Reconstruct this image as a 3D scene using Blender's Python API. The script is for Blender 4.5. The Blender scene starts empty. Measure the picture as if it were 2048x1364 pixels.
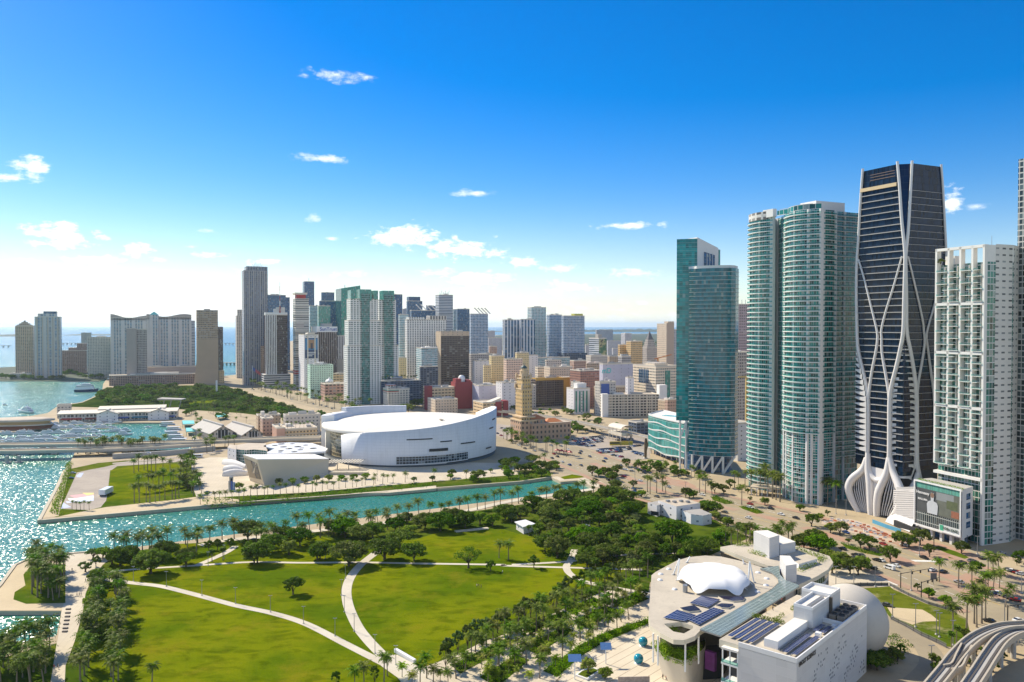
import bpy,bmesh,math,random
from mathutils import Vector,Matrix
from mathutils.geometry import tessellate_polygon
R=math.radians
rnd=random.Random(7)
sc=bpy.context.scene
C=sc.collection
CAMZ,FPX,HZ=118.0,1593.0,651.0
PITCH=math.atan((682-HZ)/FPX)
cam_d=bpy.data.cameras.new('camera')
cam_d.lens=28.0;cam_d.sensor_width=36.0
cam_d.clip_start=1.0;cam_d.clip_end=80000.0
cam=bpy.data.objects.new('camera',cam_d);C.objects.link(cam)
cam.location=(0,0,CAMZ);cam.rotation_euler=(R(90)-PITCH,0,0)
sc.camera=cam
SUN_AZ,SUN_EL=R(-50),R(41)
sun_dir=Vector((math.sin(SUN_AZ)*math.cos(SUN_EL),math.cos(SUN_AZ)*math.cos(SUN_EL),math.sin(SUN_EL)))
sun_d=bpy.data.lights.new('sun','SUN')
sun_d.energy=5.0;sun_d.angle=R(0.53);sun_d.color=(1.0,0.90,0.72)
sun=bpy.data.objects.new('sun',sun_d);C.objects.link(sun)
sun.rotation_euler=(-sun_dir).to_track_quat('-Z','Y').to_euler()
sun.location=sun_dir*900
sc.view_settings.view_transform='Standard';sc.view_settings.look='None'
sc.view_settings.exposure=0.45;sc.view_settings.gamma=1.0
sc.view_settings.use_curve_mapping=False
sc.cycles.use_denoising=True
sc.cycles.max_bounces=6;sc.cycles.diffuse_bounces=3;sc.cycles.glossy_bounces=3
sc.cycles.transmission_bounces=4;sc.cycles.volume_bounces=1;sc.cycles.transparent_max_bounces=6
sc.cycles.sample_clamp_indirect=6.0
sc.cycles.caustics_reflective=False;sc.cycles.caustics_refractive=False
CT,ST=math.cos(PITCH),math.sin(PITCH)
def ray(px,py):
 u=(px-1024)/FPX;v=(682-py)/FPX
 return Vector((u,CT+v*ST,-ST+v*CT))
def P(px,py,z=0.0):
 d=ray(px,py);t=(z-CAMZ)/d.z
 return Vector((d.x*t,d.y*t,z))
def AT(px,py,Y):
 d=ray(px,py);t=Y/d.y
 return Vector((d.x*t,Y,CAMZ+d.z*t))
def ZT(py,Y):
 return AT(1024,py,Y).z
def GD(py,z=0.0):
 return P(1024,py,z).y
def onplane(px,py,pt,n):
 d=ray(px,py);o=Vector((0,0,CAMZ));n=Vector(n)
 return o+d*((Vector(pt)-o).dot(n)/d.dot(n))
w=bpy.data.worlds.new('World');sc.world=w;w.use_nodes=True
nt=w.node_tree;nt.nodes.clear()
def N(nt,t,**kw):
 n=nt.nodes.new(t)
 for k,v in kw.items():
  if k=='ins':
   for i,x in v.items():
    if hasattr(x,'is_output'):nt.links.new(x,n.inputs[i])
    else:n.inputs[i].default_value=x
  else:setattr(n,k,v)
 return n
def M(nt,op,a,b=0.0,c=0.0,clamp=False):
 n=N(nt,'ShaderNodeMath',operation=op,ins={0:a,1:b,2:c});n.use_clamp=clamp
 return n.outputs[0]
def MIX(nt,f,a,b,mode='MIX'):
 n=N(nt,'ShaderNodeMix',data_type='RGBA',blend_type=mode,ins={0:f,6:a,7:b})
 return n.outputs[2]
def SMOOTH(nt,x,lo,hi):
 n=N(nt,'ShaderNodeMapRange',interpolation_type='SMOOTHSTEP',ins={0:x,1:lo,2:hi})
 return n.outputs[0]
sky=N(nt,'ShaderNodeTexSky',sky_type='NISHITA')
sky.sun_disc=False;sky.sun_elevation=SUN_EL;sky.sun_rotation=SUN_AZ
sky.altitude=100;sky.air_density=1.0;sky.dust_density=0.25;sky.ozone_density=3.0
hsv=N(nt,'ShaderNodeHueSaturation',ins={0:0.507,1:1.58,2:1.0,4:N(nt,'ShaderNodeVectorMath',operation='MULTIPLY',ins={0:sky.outputs[0],1:(1.0,.975,1.0)}).outputs[0]})
tc=N(nt,'ShaderNodeTexCoord')
sep=N(nt,'ShaderNodeSeparateXYZ',ins={0:tc.outputs['Generated']})
az=M(nt,'ARCTAN2',sep.outputs[0],sep.outputs[1])
el=M(nt,'ARCSINE',sep.outputs[2])
ae=N(nt,'ShaderNodeCombineXYZ',ins={0:az,1:el,2:0.0}).outputs[0]
n1=N(nt,'ShaderNodeTexNoise',ins={'Vector':N(nt,'ShaderNodeVectorMath',operation='MULTIPLY',ins={0:ae,1:(26,60,1)}).outputs[0],'Scale':1.0,'Detail':8.0,'Roughness':0.62})
n2=N(nt,'ShaderNodeTexNoise',ins={'Vector':N(nt,'ShaderNodeVectorMath',operation='MULTIPLY',ins={0:ae,1:(7,24,1)}).outputs[0],'Scale':1.0,'Detail':7.0,'Roughness':0.6})
n3=N(nt,'ShaderNodeTexNoise',ins={'Vector':N(nt,'ShaderNodeVectorMath',operation='MULTIPLY',ins={0:ae,1:(60,110,1)}).outputs[0],'Scale':1.0,'Detail':5.0,'Roughness':0.65})
n5=M(nt,'ADD',M(nt,'MULTIPLY',n1.outputs[0],.6),M(nt,'MULTIPLY',n3.outputs[0],.4))
CL=[(118,474,78,24,1.0),(272,498,34,16,.95),(418,509,36,9,.8),(535,522,34,9,.8),(803,474,62,24,1.0),(918,500,64,20,1.0),(1003,504,26,12,.8),(1046,525,36,13,.8),(70,340,32,22,.8),(22,357,30,9,.8),(676,150,50,11,.55),(642,318,50,8,.6),(950,386,42,6,.45),(1272,452,62,7,.6),(1903,401,24,24,.75),(1952,412,26,7,.3),(628,438,16,8,.4),(418,462,20,5,.4),(662,477,14,4,.4),(380,493,20,5,.4),(318,519,30,7,.5),(560,560,80,16,.5),(700,548,60,12,.5),(1120,536,50,9,.5),(880,545,50,12,.6),(180,520,90,12,.7),(40,528,60,14,.8),(1270,548,60,14,.5),(1150,575,70,18,.6),(960,560,70,20,.8)]
acc=None
for(px,py,ww,hh,th)in CL:
 d=ray(px,py).normalized()
 a0,e0=math.atan2(d.x,d.y),math.asin(d.z)
 c=math.cos(a0)
 v=N(nt,'ShaderNodeVectorMath',operation='SUBTRACT',ins={0:ae,1:(a0,e0,0)}).outputs[0]
 v=N(nt,'ShaderNodeVectorMath',operation='MULTIPLY',ins={0:v,1:(FPX/(ww*c*c)*.72,FPX/(hh*c)*.72,0)}).outputs[0]
 ln=N(nt,'ShaderNodeVectorMath',operation='LENGTH',ins={0:v}).outputs[1]
 m=M(nt,'SUBTRACT',1.0,ln)
 m=M(nt,'MULTIPLY',M(nt,'ADD',m,M(nt,'MULTIPLY',M(nt,'SUBTRACT',n5,.53),4.2)),th)
 acc=m if acc is None else M(nt,'MAXIMUM',acc,m)
puff=SMOOTH(nt,acc,0.0,0.62)
top=M(nt,'MAXIMUM',M(nt,'SUBTRACT',0.036,M(nt,'MULTIPLY',az,0.055)),0.022)
bk=M(nt,'SUBTRACT',M(nt,'ADD',top,M(nt,'MULTIPLY',M(nt,'SUBTRACT',n2.outputs[0],.5),.085)),el)
bk=M(nt,'ADD',bk,M(nt,'MULTIPLY',M(nt,'SUBTRACT',n1.outputs[0],.5),.030))
front_=SMOOTH(nt,sep.outputs[1],-.15,.5)
bank=M(nt,'MULTIPLY',SMOOTH(nt,bk,-.004,.016),front_)
dens=M(nt,'MULTIPLY',SMOOTH(nt,az,.55,-.35),.55)
bank=M(nt,'MULTIPLY',bank,M(nt,'ADD',dens,M(nt,'MULTIPLY',SMOOTH(nt,n1.outputs[0],.36,.66),.5),clamp=True))
n4=N(nt,'ShaderNodeTexNoise',ins={'Vector':tc.outputs['Generated'],'Scale':3.2,'Detail':6.0,'Roughness':.6})
rear=M(nt,'MULTIPLY',SMOOTH(nt,n4.outputs[0],.47,.60),SMOOTH(nt,sep.outputs[1],.05,-.25))  # unseen clouds behind the camera, added to fill the shaded building fronts
veil=M(nt,'MULTIPLY',M(nt,'POWER',SMOOTH(nt,el,0.20,-0.03),1.8),.48)
veil=M(nt,'MULTIPLY',veil,M(nt,'SUBTRACT',1.0,M(nt,'MULTIPLY',SMOOTH(nt,az,-0.2,0.55),.45)))
veil=M(nt,'MAXIMUM',veil,M(nt,'MULTIPLY',SMOOTH(nt,el,.075,-.01),.55))
cl=M(nt,'MAXIMUM',M(nt,'MAXIMUM',M(nt,'MAXIMUM',puff,bank),veil),M(nt,'MULTIPLY',rear,.8))
shade=M(nt,'ADD',.80,M(nt,'MULTIPLY',n3.outputs[0],.32))
CW=8.9
cw=N(nt,'ShaderNodeCombineColor',ins={0:M(nt,'MULTIPLY',shade,CW*.95),1:M(nt,'MULTIPLY',shade,CW*1.0),2:M(nt,'MULTIPLY',shade,CW*1.02)}).outputs[0]
col=MIX(nt,cl,hsv.outputs[0],cw)
bg=N(nt,'ShaderNodeBackground',ins={0:col,1:0.11})
N(nt,'ShaderNodeOutputWorld',ins={0:bg.outputs[0]})
def link(o,parent=None):
 C.objects.link(o)
 if parent is not None:o.parent=parent
 return o
def tag(o,label=None,cat=None,group=None,kind=None):
 if label:o['label']=label
 if cat:o['category']=cat
 if group:o['group']=group
 if kind:o['kind']=kind
 return o
def thing(name,label,cat,loc=(0,0,0),group=None):
 o=bpy.data.objects.new(name,None);o.empty_display_size=2
 o.location=loc;link(o)
 return tag(o,label,cat,group)
def wloc(o):
 v=Vector((0,0,0))
 while o is not None:
  v=v+Vector(o.location);o=o.parent
 return v
ORD=['first','second','third','fourth','fifth','sixth','seventh','eighth','ninth','tenth','eleventh','twelfth','thirteenth','fourteenth','fifteenth','sixteenth','seventeenth','eighteenth','nineteenth']
TEN=['','','twent','thirt','fort','fift','sixt','sevent','eight','ninet']
def ordi(i):
 if i<19:return ORD[i]
 n=i+1;s='hundred-and-' if n>100 else ''
 if n==100:return 'hundredth'
 n%=100
 if s and n==0:return 'two-hundredth'
 if n<20:return s+ORD[n-1]
 return s+TEN[n//10]+('ieth' if n%10==0 else 'y-'+ORD[n%10-1])
class MB:
 """collects faces in world coordinates and links them as one mesh object"""
 def __init__(s):s.v=[];s.f=[];s.m=[];s.uv=[];s.sm=[]
 def face(s,pts,m=0,uv=None,smooth=False):
  i=len(s.v);s.v+=[tuple(p)for p in pts]
  s.f.append(tuple(range(i,i+len(pts))));s.m.append(m);s.uv.append(uv);s.sm.append(smooth)
 def grid(s,rows,m=0,close=False,smooth=True,uv=False):
  i=len(s.v);nr,nc=len(rows),len(rows[0])
  for r in rows:s.v+=[tuple(p)for p in r]
  for a in range(nr-1):
   for b in range(nc if close else nc-1):
    c=(b+1)%nc
    s.f.append((i+a*nc+b,i+a*nc+c,i+(a+1)*nc+c,i+(a+1)*nc+b));s.m.append(m);s.uv.append(None);s.sm.append(smooth)
 def prism(s,poly,z0,z1,ms=0,mt=None,top=True,bottom=False,smooth=False,zt=None):
  """poly counter-clockwise list of (x, y); side uv in metres; zt optional list of top heights"""
  poly=[(p[0],p[1])for p in poly]
  if area(poly)<0:poly=poly[::-1];zt=zt[::-1]if zt else None
  mt=ms if mt is None else mt
  n=len(poly);u=0.0
  zt=zt or[z1]*n
  for i in range(n):
   a,b=poly[i],poly[(i+1)%n];j=(i+1)%n
   L=math.hypot(b[0]-a[0],b[1]-a[1])
   s.face([(a[0],a[1],z0),(b[0],b[1],z0),(b[0],b[1],zt[j]),(a[0],a[1],zt[i])],ms,[(u,z0),(u+L,z0),(u+L,zt[j]),(u,zt[i])],smooth)
   u+=L
  if top:s.cap([(poly[i][0],poly[i][1],zt[i])for i in range(n)],mt)
  if bottom:s.cap([(p[0],p[1],z0)for p in poly],mt,True)
  return s
 def cap(s,pts,m=0,flip=False,holes=()):
  loops=[[Vector(p)for p in pts]]+[[Vector(q)for q in h]for h in holes]
  allp=[p for l in loops for p in l]
  for t in tessellate_polygon(loops):
   q=[allp[k]for k in t]
   nz=(q[1]-q[0]).cross(q[2]-q[0]).z
   if(nz<0)!=flip:q=q[::-1]
   s.face(q,m,[(p.x,p.y)for p in q])
 def box(s,x0,y0,z0,x1,y1,z1,m=0):
  return s.prism([(x0,y0),(x1,y0),(x1,y1),(x0,y1)],z0,z1,m,bottom=True)
 def obox(s,c,a,b,la,lb,z0,z1,m=0,mt=None):
  """box from corner c along unit vectors a, b"""
  c=Vector((c[0],c[1]));a=Vector(a[:2]);b=Vector(b[:2])
  return s.prism([c,c+a*la,c+a*la+b*lb,c+b*lb],z0,z1,m,mt,bottom=True)
 def tube(s,pts,r,seg=6,m=0,smooth=True,caps=True):
  pts=[Vector(p)for p in pts];n=len(pts)
  r=r if isinstance(r,(list,tuple))else[r]*n
  rows=[]
  ref=None
  for i in range(n):
   t=(pts[min(i+1,n-1)]-pts[max(i-1,0)]).normalized()
   if ref is None:
    ref=Vector((0,0,1))if abs(t.z)<.9 else Vector((1,0,0))
   x=t.cross(ref).normalized();y=t.cross(x).normalized()
   rows.append([pts[i]+(x*math.cos(2*math.pi*k/seg)+y*math.sin(2*math.pi*k/seg))*r[i]for k in range(seg)])
  s.grid(rows,m,True,smooth)
  if caps:
   s.face(rows[0],m);s.face(rows[-1][::-1],m)
  return s
 def bar(s,p,q,w,h=None,m=0):
  """rectangular bar from p to q"""
  p,q=Vector(p),Vector(q);h=h or w
  t=(q-p).normalized();ref=Vector((0,0,1))if abs(t.z)<.95 else Vector((1,0,0))
  x=t.cross(ref).normalized()*(w/2);y=x.cross(t).normalized()*(h/2)
  A=[p-x-y,p+x-y,p+x+y,p-x+y];B=[k+(q-p)for k in A]
  for i in range(4):
   j=(i+1)%4;s.face([A[i],A[j],B[j],B[i]],m)
  s.face(A[::-1],m);s.face(B,m)
  return s
 def lathe(s,c,prof,seg=16,m=0,smooth=True):
  rows=[[(c[0]+r*math.cos(2*math.pi*k/seg),c[1]+r*math.sin(2*math.pi*k/seg),c[2]+z)for k in range(seg)]for r,z in prof]
  s.grid(rows,m,True,smooth)
  return s
 def mesh(s,name,mats,off=(0,0,0)):
  me=bpy.data.meshes.new(name)
  o=Vector(off)
  me.from_pydata([(p[0]-o.x,p[1]-o.y,p[2]-o.z)for p in s.v],[],s.f)
  for mt in(mats if isinstance(mats,(list,tuple))else[mats]):me.materials.append(mt)
  me.polygons.foreach_set('material_index',s.m)
  me.polygons.foreach_set('use_smooth',s.sm)
  if any(u is not None for u in s.uv):
   l=me.uv_layers.new(name='UVMap');flat=[]
   for f,u in zip(s.f,s.uv):
    for k in range(len(f)):flat+=list(u[k])if u else[0.0,0.0]
   l.data.foreach_set('uv',flat)
  me.update()
  return me
 def build(s,name,mats,parent=None,base=None):
  if base is None:
   if parent is not None:base=wloc(parent)
   elif s.v:
    xs=[p[0]for p in s.v];ys=[p[1]for p in s.v];zs=[p[2]for p in s.v]
    base=Vector(((min(xs)+max(xs))/2,(min(ys)+max(ys))/2,min(zs)))
   else:base=Vector((0,0,0))
  o=bpy.data.objects.new(name,s.mesh(name,mats,base));link(o,parent)
  o.location=(0,0,0)if parent is not None else base
  return o
def area(p):
 return sum(p[i][0]*p[(i+1)%len(p)][1]-p[(i+1)%len(p)][0]*p[i][1]for i in range(len(p)))/2
def copy_tree(o,loc=None,parent=None,rz=None,sc_=None):
 c=o.copy();link(c,parent);c.parent=parent
 if loc is not None:c.location=loc
 if rz is not None:c.rotation_euler=(0,0,rz)
 if sc_ is not None:c.scale=sc_ if isinstance(sc_,(tuple,list))else(sc_,sc_,sc_)
 for ch in KIDS.get(o.name,[]):copy_tree(ch,None,c)
 return c
KIDS={}
def spline(pts,n=6):
 """Catmull-Rom through pts"""
 pts=[Vector(p)for p in pts];out=[]
 for i in range(len(pts)-1):
  p0=pts[max(i-1,0)];p1=pts[i];p2=pts[i+1];p3=pts[min(i+2,len(pts)-1)]
  for k in range(n):
   t=k/n
   out.append(.5*((2*p1)+(p2-p0)*t+(2*p0-5*p1+4*p2-p3)*t*t+(3*p1-p0-3*p2+p3)*t**3))
 out.append(pts[-1])
 return out
def ribbon_poly(pts,wd):
 L,Rr=[],[]
 for i,p in enumerate(pts):
  t=(pts[min(i+1,len(pts)-1)]-pts[max(i-1,0)]);t.z=0;t.normalize()
  nrm=Vector((-t.y,t.x,0));wv=wd[i]if isinstance(wd,list)else wd
  L.append(p+nrm*wv/2);Rr.append(p-nrm*wv/2)
 return L,Rr
def newmat(name):
 m=bpy.data.materials.new(name);m.use_nodes=True
 nt=m.node_tree;b=nt.nodes['Principled BSDF']
 return m,nt,b
def rgb(c):return(c[0],c[1],c[2],1.0)
def plain(name,c,rough=.6,metal=0.0,spec=.5,var=.12,scale=.3,bump=0.0):
 """one colour with soft dirt-like variation in object space"""
 m,nt,b=newmat(name)
 b.inputs['Roughness'].default_value=rough;b.inputs['Metallic'].default_value=metal
 b.inputs['Specular IOR Level'].default_value=spec
 if var:
  g=N(nt,'ShaderNodeNewGeometry')
  n=N(nt,'ShaderNodeTexNoise',ins={'Vector':g.outputs['Position'],'Scale':scale,'Detail':6.0,'Roughness':.65})
  k=M(nt,'ADD',1.0-var,M(nt,'MULTIPLY',n.outputs[0],2*var))
  nt.links.new(N(nt,'ShaderNodeVectorMath',operation='SCALE',ins={0:c[:3],3:k}).outputs[0],b.inputs['Base Color'])
  if bump:
   nt.links.new(N(nt,'ShaderNodeBump',ins={'Height':n.outputs[0],'Strength':bump,'Distance':1.0}).outputs[0],b.inputs['Normal'])
 else:b.inputs['Base Color'].default_value=rgb(c)
 return m
def facade(name,wall,glass,fh=3.6,bw=3.0,wx=.6,wy=.55,ox=0.0,oy=0.0,wall2=None,vper=0,hper=0,var=.55,refl=.5,gr=.10,blind=.10,slab=0.0,bumpd=.35):
 """wall with a window in every cell (fh x bw metres) laid out in the wall's own metres; wall2 = spandrel colour under the windows;
    vper / hper: every n-th bay / floor is solid wall; slab: bright floor line fraction"""
 m,nt,b=newmat(name)
 uv=N(nt,'ShaderNodeUVMap');s=N(nt,'ShaderNodeSeparateXYZ',ins={0:uv.outputs[0]})
 cu=M(nt,'DIVIDE',M(nt,'ADD',s.outputs[0],ox),bw);cv=M(nt,'DIVIDE',M(nt,'ADD',s.outputs[1],oy),fh)
 fu=M(nt,'FRACT',cu);fv=M(nt,'FRACT',cv)
 iu=M(nt,'FLOOR',cu);iv=M(nt,'FLOOR',cv)
 inx=M(nt,'LESS_THAN',M(nt,'ABSOLUTE',M(nt,'SUBTRACT',fu,.5)),wx/2)
 iny=M(nt,'LESS_THAN',M(nt,'ABSOLUTE',M(nt,'SUBTRACT',fv,.54)),wy/2)
 if vper:inx=M(nt,'MULTIPLY',inx,M(nt,'GREATER_THAN',M(nt,'FRACT',M(nt,'DIVIDE',M(nt,'ADD',iu,.5),vper)),1.0/vper))
 if hper:iny=M(nt,'MULTIPLY',iny,M(nt,'GREATER_THAN',M(nt,'FRACT',M(nt,'DIVIDE',M(nt,'ADD',iv,.5),hper)),1.0/hper))
 win=M(nt,'MULTIPLY',inx,iny)
 wn=N(nt,'ShaderNodeTexWhiteNoise',noise_dimensions='2D',ins={'Vector':N(nt,'ShaderNodeCombineXYZ',ins={0:iu,1:iv}).outputs[0]})
 g=N(nt,'ShaderNodeNewGeometry')
 ns=N(nt,'ShaderNodeTexNoise',ins={'Vector':g.outputs['Position'],'Scale':.05,'Detail':5.0,'Roughness':.65})
 dirt=M(nt,'ADD',.86,M(nt,'MULTIPLY',ns.outputs[0],.28))
 wc=N(nt,'ShaderNodeVectorMath',operation='SCALE',ins={0:wall[:3],3:dirt}).outputs[0]
 if wall2:wc=MIX(nt,inx,wc,rgb(wall2))
 if slab:wc=MIX(nt,M(nt,'LESS_THAN',fv,slab),wc,rgb([min(.85,x*1.0)for x in wall]))
 gv=M(nt,'ADD',1.0-var,M(nt,'MULTIPLY',wn.outputs[0],2*var))
 gc=N(nt,'ShaderNodeVectorMath',operation='SCALE',ins={0:glass[:3],3:gv}).outputs[0]
 bl=M(nt,'GREATER_THAN',N(nt,'ShaderNodeTexWhiteNoise',noise_dimensions='3D',ins={'Vector':N(nt,'ShaderNodeCombineXYZ',ins={0:iu,1:iv,2:7.3}).outputs[0]}).outputs[0],1.0-blind)
 gc=MIX(nt,M(nt,'MULTIPLY',bl,.65),gc,(.38,.40,.38,1))
 nt.links.new(MIX(nt,win,wc,gc),b.inputs['Base Color'])
 nt.links.new(M(nt,'ADD',M(nt,'MULTIPLY',win,gr-.65),.65),b.inputs['Roughness'])
 nt.links.new(M(nt,'ADD',M(nt,'MULTIPLY',win,refl-.3),.3),b.inputs['Specular IOR Level'])
 if bumpd:
  bp=N(nt,'ShaderNodeBump',ins={'Height':M(nt,'SUBTRACT',1.0,win),'Strength':.6,'Distance':bumpd})
  wob=N(nt,'ShaderNodeBump',ins={'Height':wn.outputs[0],'Strength':.02,'Distance':.3,'Normal':bp.outputs[0]})
  nt.links.new(wob.outputs[0],b.inputs['Normal'])
 return m
def glassmat(name,c,bw=1.5,fh=3.6,var=.35,line=.05,rough=.05,spec=.6,lc=(.25,.3,.3),blind=.08):
 return facade(name,lc,c,fh,bw,1-line,1-line*.7,var=var,refl=spec,gr=rough,blind=blind,bumpd=0)
WHITE=plain('white_paint',(.78,.77,.74),.5)
CREAM=plain('cream_concrete',(.66,.60,.49),.7)
CONC=plain('grey_concrete',(.42,.40,.36),.8)
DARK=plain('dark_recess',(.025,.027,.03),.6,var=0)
ROOFW=plain('white_roof',(.74,.70,.62),.7,scale=.12,var=.15)
ROOFG=plain('grey_roof',(.36,.34,.31),.8,scale=.12,var=.25)
ROOFT=plain('tan_roof',(.50,.42,.32),.8,scale=.12,var=.25)
METAL=plain('grey_metal',(.35,.36,.37),.4,metal=.6,var=.05)
STEELW=plain('white_steel',(.80,.80,.78),.35,var=.04)
REDP=plain('red_paint',(.42,.035,.03),.5)
ORANGE=plain('orange_tile',(.55,.19,.06),.7,scale=1.5,var=.25)
YELLOW=plain('yellow_paint',(.65,.45,.05),.5)
BLUEP=plain('blue_paint',(.04,.10,.35),.4)
TEALP=plain('teal_awning',(.12,.55,.55),.6)
BLACK=plain('black_paint',(.02,.02,.022),.35,var=0)
def joint_white():
 m,nt,b=newmat('arena_white');s=N(nt,'ShaderNodeSeparateXYZ',ins={0:N(nt,'ShaderNodeNewGeometry').outputs['Position']})
 an=M(nt,'MULTIPLY',M(nt,'ARCTAN2',M(nt,'SUBTRACT',s.outputs[1],740.0),M(nt,'ADD',s.outputs[0],95.0)),80/4.0)
 j=M(nt,'MAXIMUM',M(nt,'LESS_THAN',M(nt,'FRACT',M(nt,'DIVIDE',s.outputs[2],2.6)),.07),M(nt,'LESS_THAN',M(nt,'FRACT',an),.05))
 n=N(nt,'ShaderNodeTexNoise',ins={'Vector':N(nt,'ShaderNodeCombineXYZ',ins={0:M(nt,'MULTIPLY',an,.8),1:M(nt,'MULTIPLY',s.outputs[2],.06)}).outputs[0],'Scale':1.0,'Detail':6.0})
 c=MIX(nt,M(nt,'MULTIPLY',SMOOTH(nt,n.outputs[0],.45,.75),.35),(.74,.74,.74,1),(.58,.57,.55,1));nt.links.new(MIX(nt,M(nt,'MULTIPLY',j,.35),c,(.45,.46,.48,1)),b.inputs['Base Color']);b.inputs['Roughness'].default_value=.5;return m
TRUNK=plain('palm_bark',(.22,.18,.13),.9,scale=3,var=.25)
BARK=plain('tree_bark',(.10,.075,.05),.9,scale=3,var=.3)
def solar_mat():
 m,nt,b=newmat('solar_cells')
 uv=N(nt,'ShaderNodeUVMap');s=N(nt,'ShaderNodeSeparateXYZ',ins={0:uv.outputs[0]})
 a=M(nt,'FRACT',s.outputs[0]);c=M(nt,'FRACT',s.outputs[1])
 ln=M(nt,'MAXIMUM',M(nt,'LESS_THAN',a,.10),M(nt,'LESS_THAN',c,.07))
 nt.links.new(MIX(nt,ln,(.012,.022,.10,1),(.35,.37,.42,1)),b.inputs['Base Color'])
 b.inputs['Roughness'].default_value=.18
 return m
SOLAR=solar_mat()
def water_mat():
 m,nt,b=newmat('bay_water')
 g=N(nt,'ShaderNodeNewGeometry')
 pos=g.outputs['Position']
 big=N(nt,'ShaderNodeTexNoise',ins={'Vector':pos,'Scale':.004,'Detail':5.0,'Roughness':.6})
 mid=N(nt,'ShaderNodeTexNoise',ins={'Vector':pos,'Scale':.03,'Detail':4.0,'Roughness':.6})
 f=M(nt,'ADD',M(nt,'MULTIPLY',SMOOTH(nt,big.outputs[0],.35,.68),.6),M(nt,'MULTIPLY',SMOOTH(nt,mid.outputs[0],.35,.7),.3))
 col=MIX(nt,f,(.022,.175,.118,1),(.045,.245,.165,1))
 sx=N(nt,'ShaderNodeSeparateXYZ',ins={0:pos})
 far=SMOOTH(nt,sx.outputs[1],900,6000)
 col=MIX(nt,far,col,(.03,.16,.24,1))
 nt.links.new(col,b.inputs['Base Color'])
 b.inputs['Roughness'].default_value=.24
 b.inputs['Specular IOR Level'].default_value=.5
 def rip(sc3,sx,sy,det):
  n=N(nt,'ShaderNodeTexNoise',ins={'Vector':N(nt,'ShaderNodeVectorMath',operation='MULTIPLY',ins={0:pos,1:sc3}).outputs[0],'Scale':1.0,'Detail':det,'Roughness':.55})
  return N(nt,'ShaderNodeVectorMath',operation='MULTIPLY',ins={0:N(nt,'ShaderNodeVectorMath',operation='SUBTRACT',ins={0:n.outputs[1],1:(.5,.5,.5)}).outputs[0],1:(sx,sy,0)}).outputs[0]
 s=N(nt,'ShaderNodeVectorMath',operation='ADD',ins={0:rip((.50,.36,.2),1.2,1.8,2.0),1:rip((1.9,1.2,.5),1.0,1.5,2.0)}).outputs[0]
 s=N(nt,'ShaderNodeVectorMath',operation='ADD',ins={0:s,1:rip((.05,.03,.02),.18,.25,1.0)}).outputs[0]
 s=N(nt,'ShaderNodeVectorMath',operation='ADD',ins={0:s,1:(0,0,1)}).outputs[0]
 nt.links.new(N(nt,'ShaderNodeVectorMath',operation='NORMALIZE',ins={0:s}).outputs[0],b.inputs['Normal'])
 return m
WATER=water_mat()
def grass_mat(name='lawn_grass',base=(.082,.130,.003),light=(.160,.185,.004),dry=(.215,.180,.012),amt=.55):
 m,nt,b=newmat(name)
 pos=N(nt,'ShaderNodeNewGeometry').outputs['Position']
 a=N(nt,'ShaderNodeTexNoise',ins={'Vector':pos,'Scale':.022,'Detail':6.0,'Roughness':.62})
 c=N(nt,'ShaderNodeTexNoise',ins={'Vector':pos,'Scale':.05,'Detail':7.0,'Roughness':.7})
 d=N(nt,'ShaderNodeTexNoise',ins={'Vector':pos,'Scale':1.4,'Detail':4.0,'Roughness':.7})
 e=N(nt,'ShaderNodeTexNoise',ins={'Vector':N(nt,'ShaderNodeVectorMath',operation='MULTIPLY',ins={0:pos,1:(.10,.20,.1)}).outputs[0],'Scale':1.0,'Detail':5.0,'Roughness':.6,'Distortion':.6})
 col=MIX(nt,SMOOTH(nt,a.outputs[0],.38,.60),rgb(base),rgb(light))
 col=MIX(nt,M(nt,'MULTIPLY',SMOOTH(nt,e.outputs[0],.46,.66),.6),col,rgb([x*.62 for x in base]))
 col=MIX(nt,M(nt,'MULTIPLY',SMOOTH(nt,c.outputs[0],.50,.70),amt),col,rgb(dry))
 k=M(nt,'ADD',.72,M(nt,'MULTIPLY',d.outputs[0],.56))
 nt.links.new(N(nt,'ShaderNodeVectorMath',operation='SCALE',ins={0:col,3:k}).outputs[0],b.inputs['Base Color'])
 b.inputs['Roughness'].default_value=.9;b.inputs['Specular IOR Level'].default_value=.0
 nt.links.new(N(nt,'ShaderNodeBump',ins={'Height':d.outputs[0],'Strength':.5,'Distance':.3}).outputs[0],b.inputs['Normal'])
 return m
GRASS=grass_mat()
GRASS2=grass_mat('verge_grass',(.06,.11,.006),(.12,.15,.012),(.20,.16,.06),.6)
SCRUB=grass_mat('park_undergrowth',(.045,.085,.006),(.09,.125,.012),(.17,.13,.05),.6)
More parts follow.
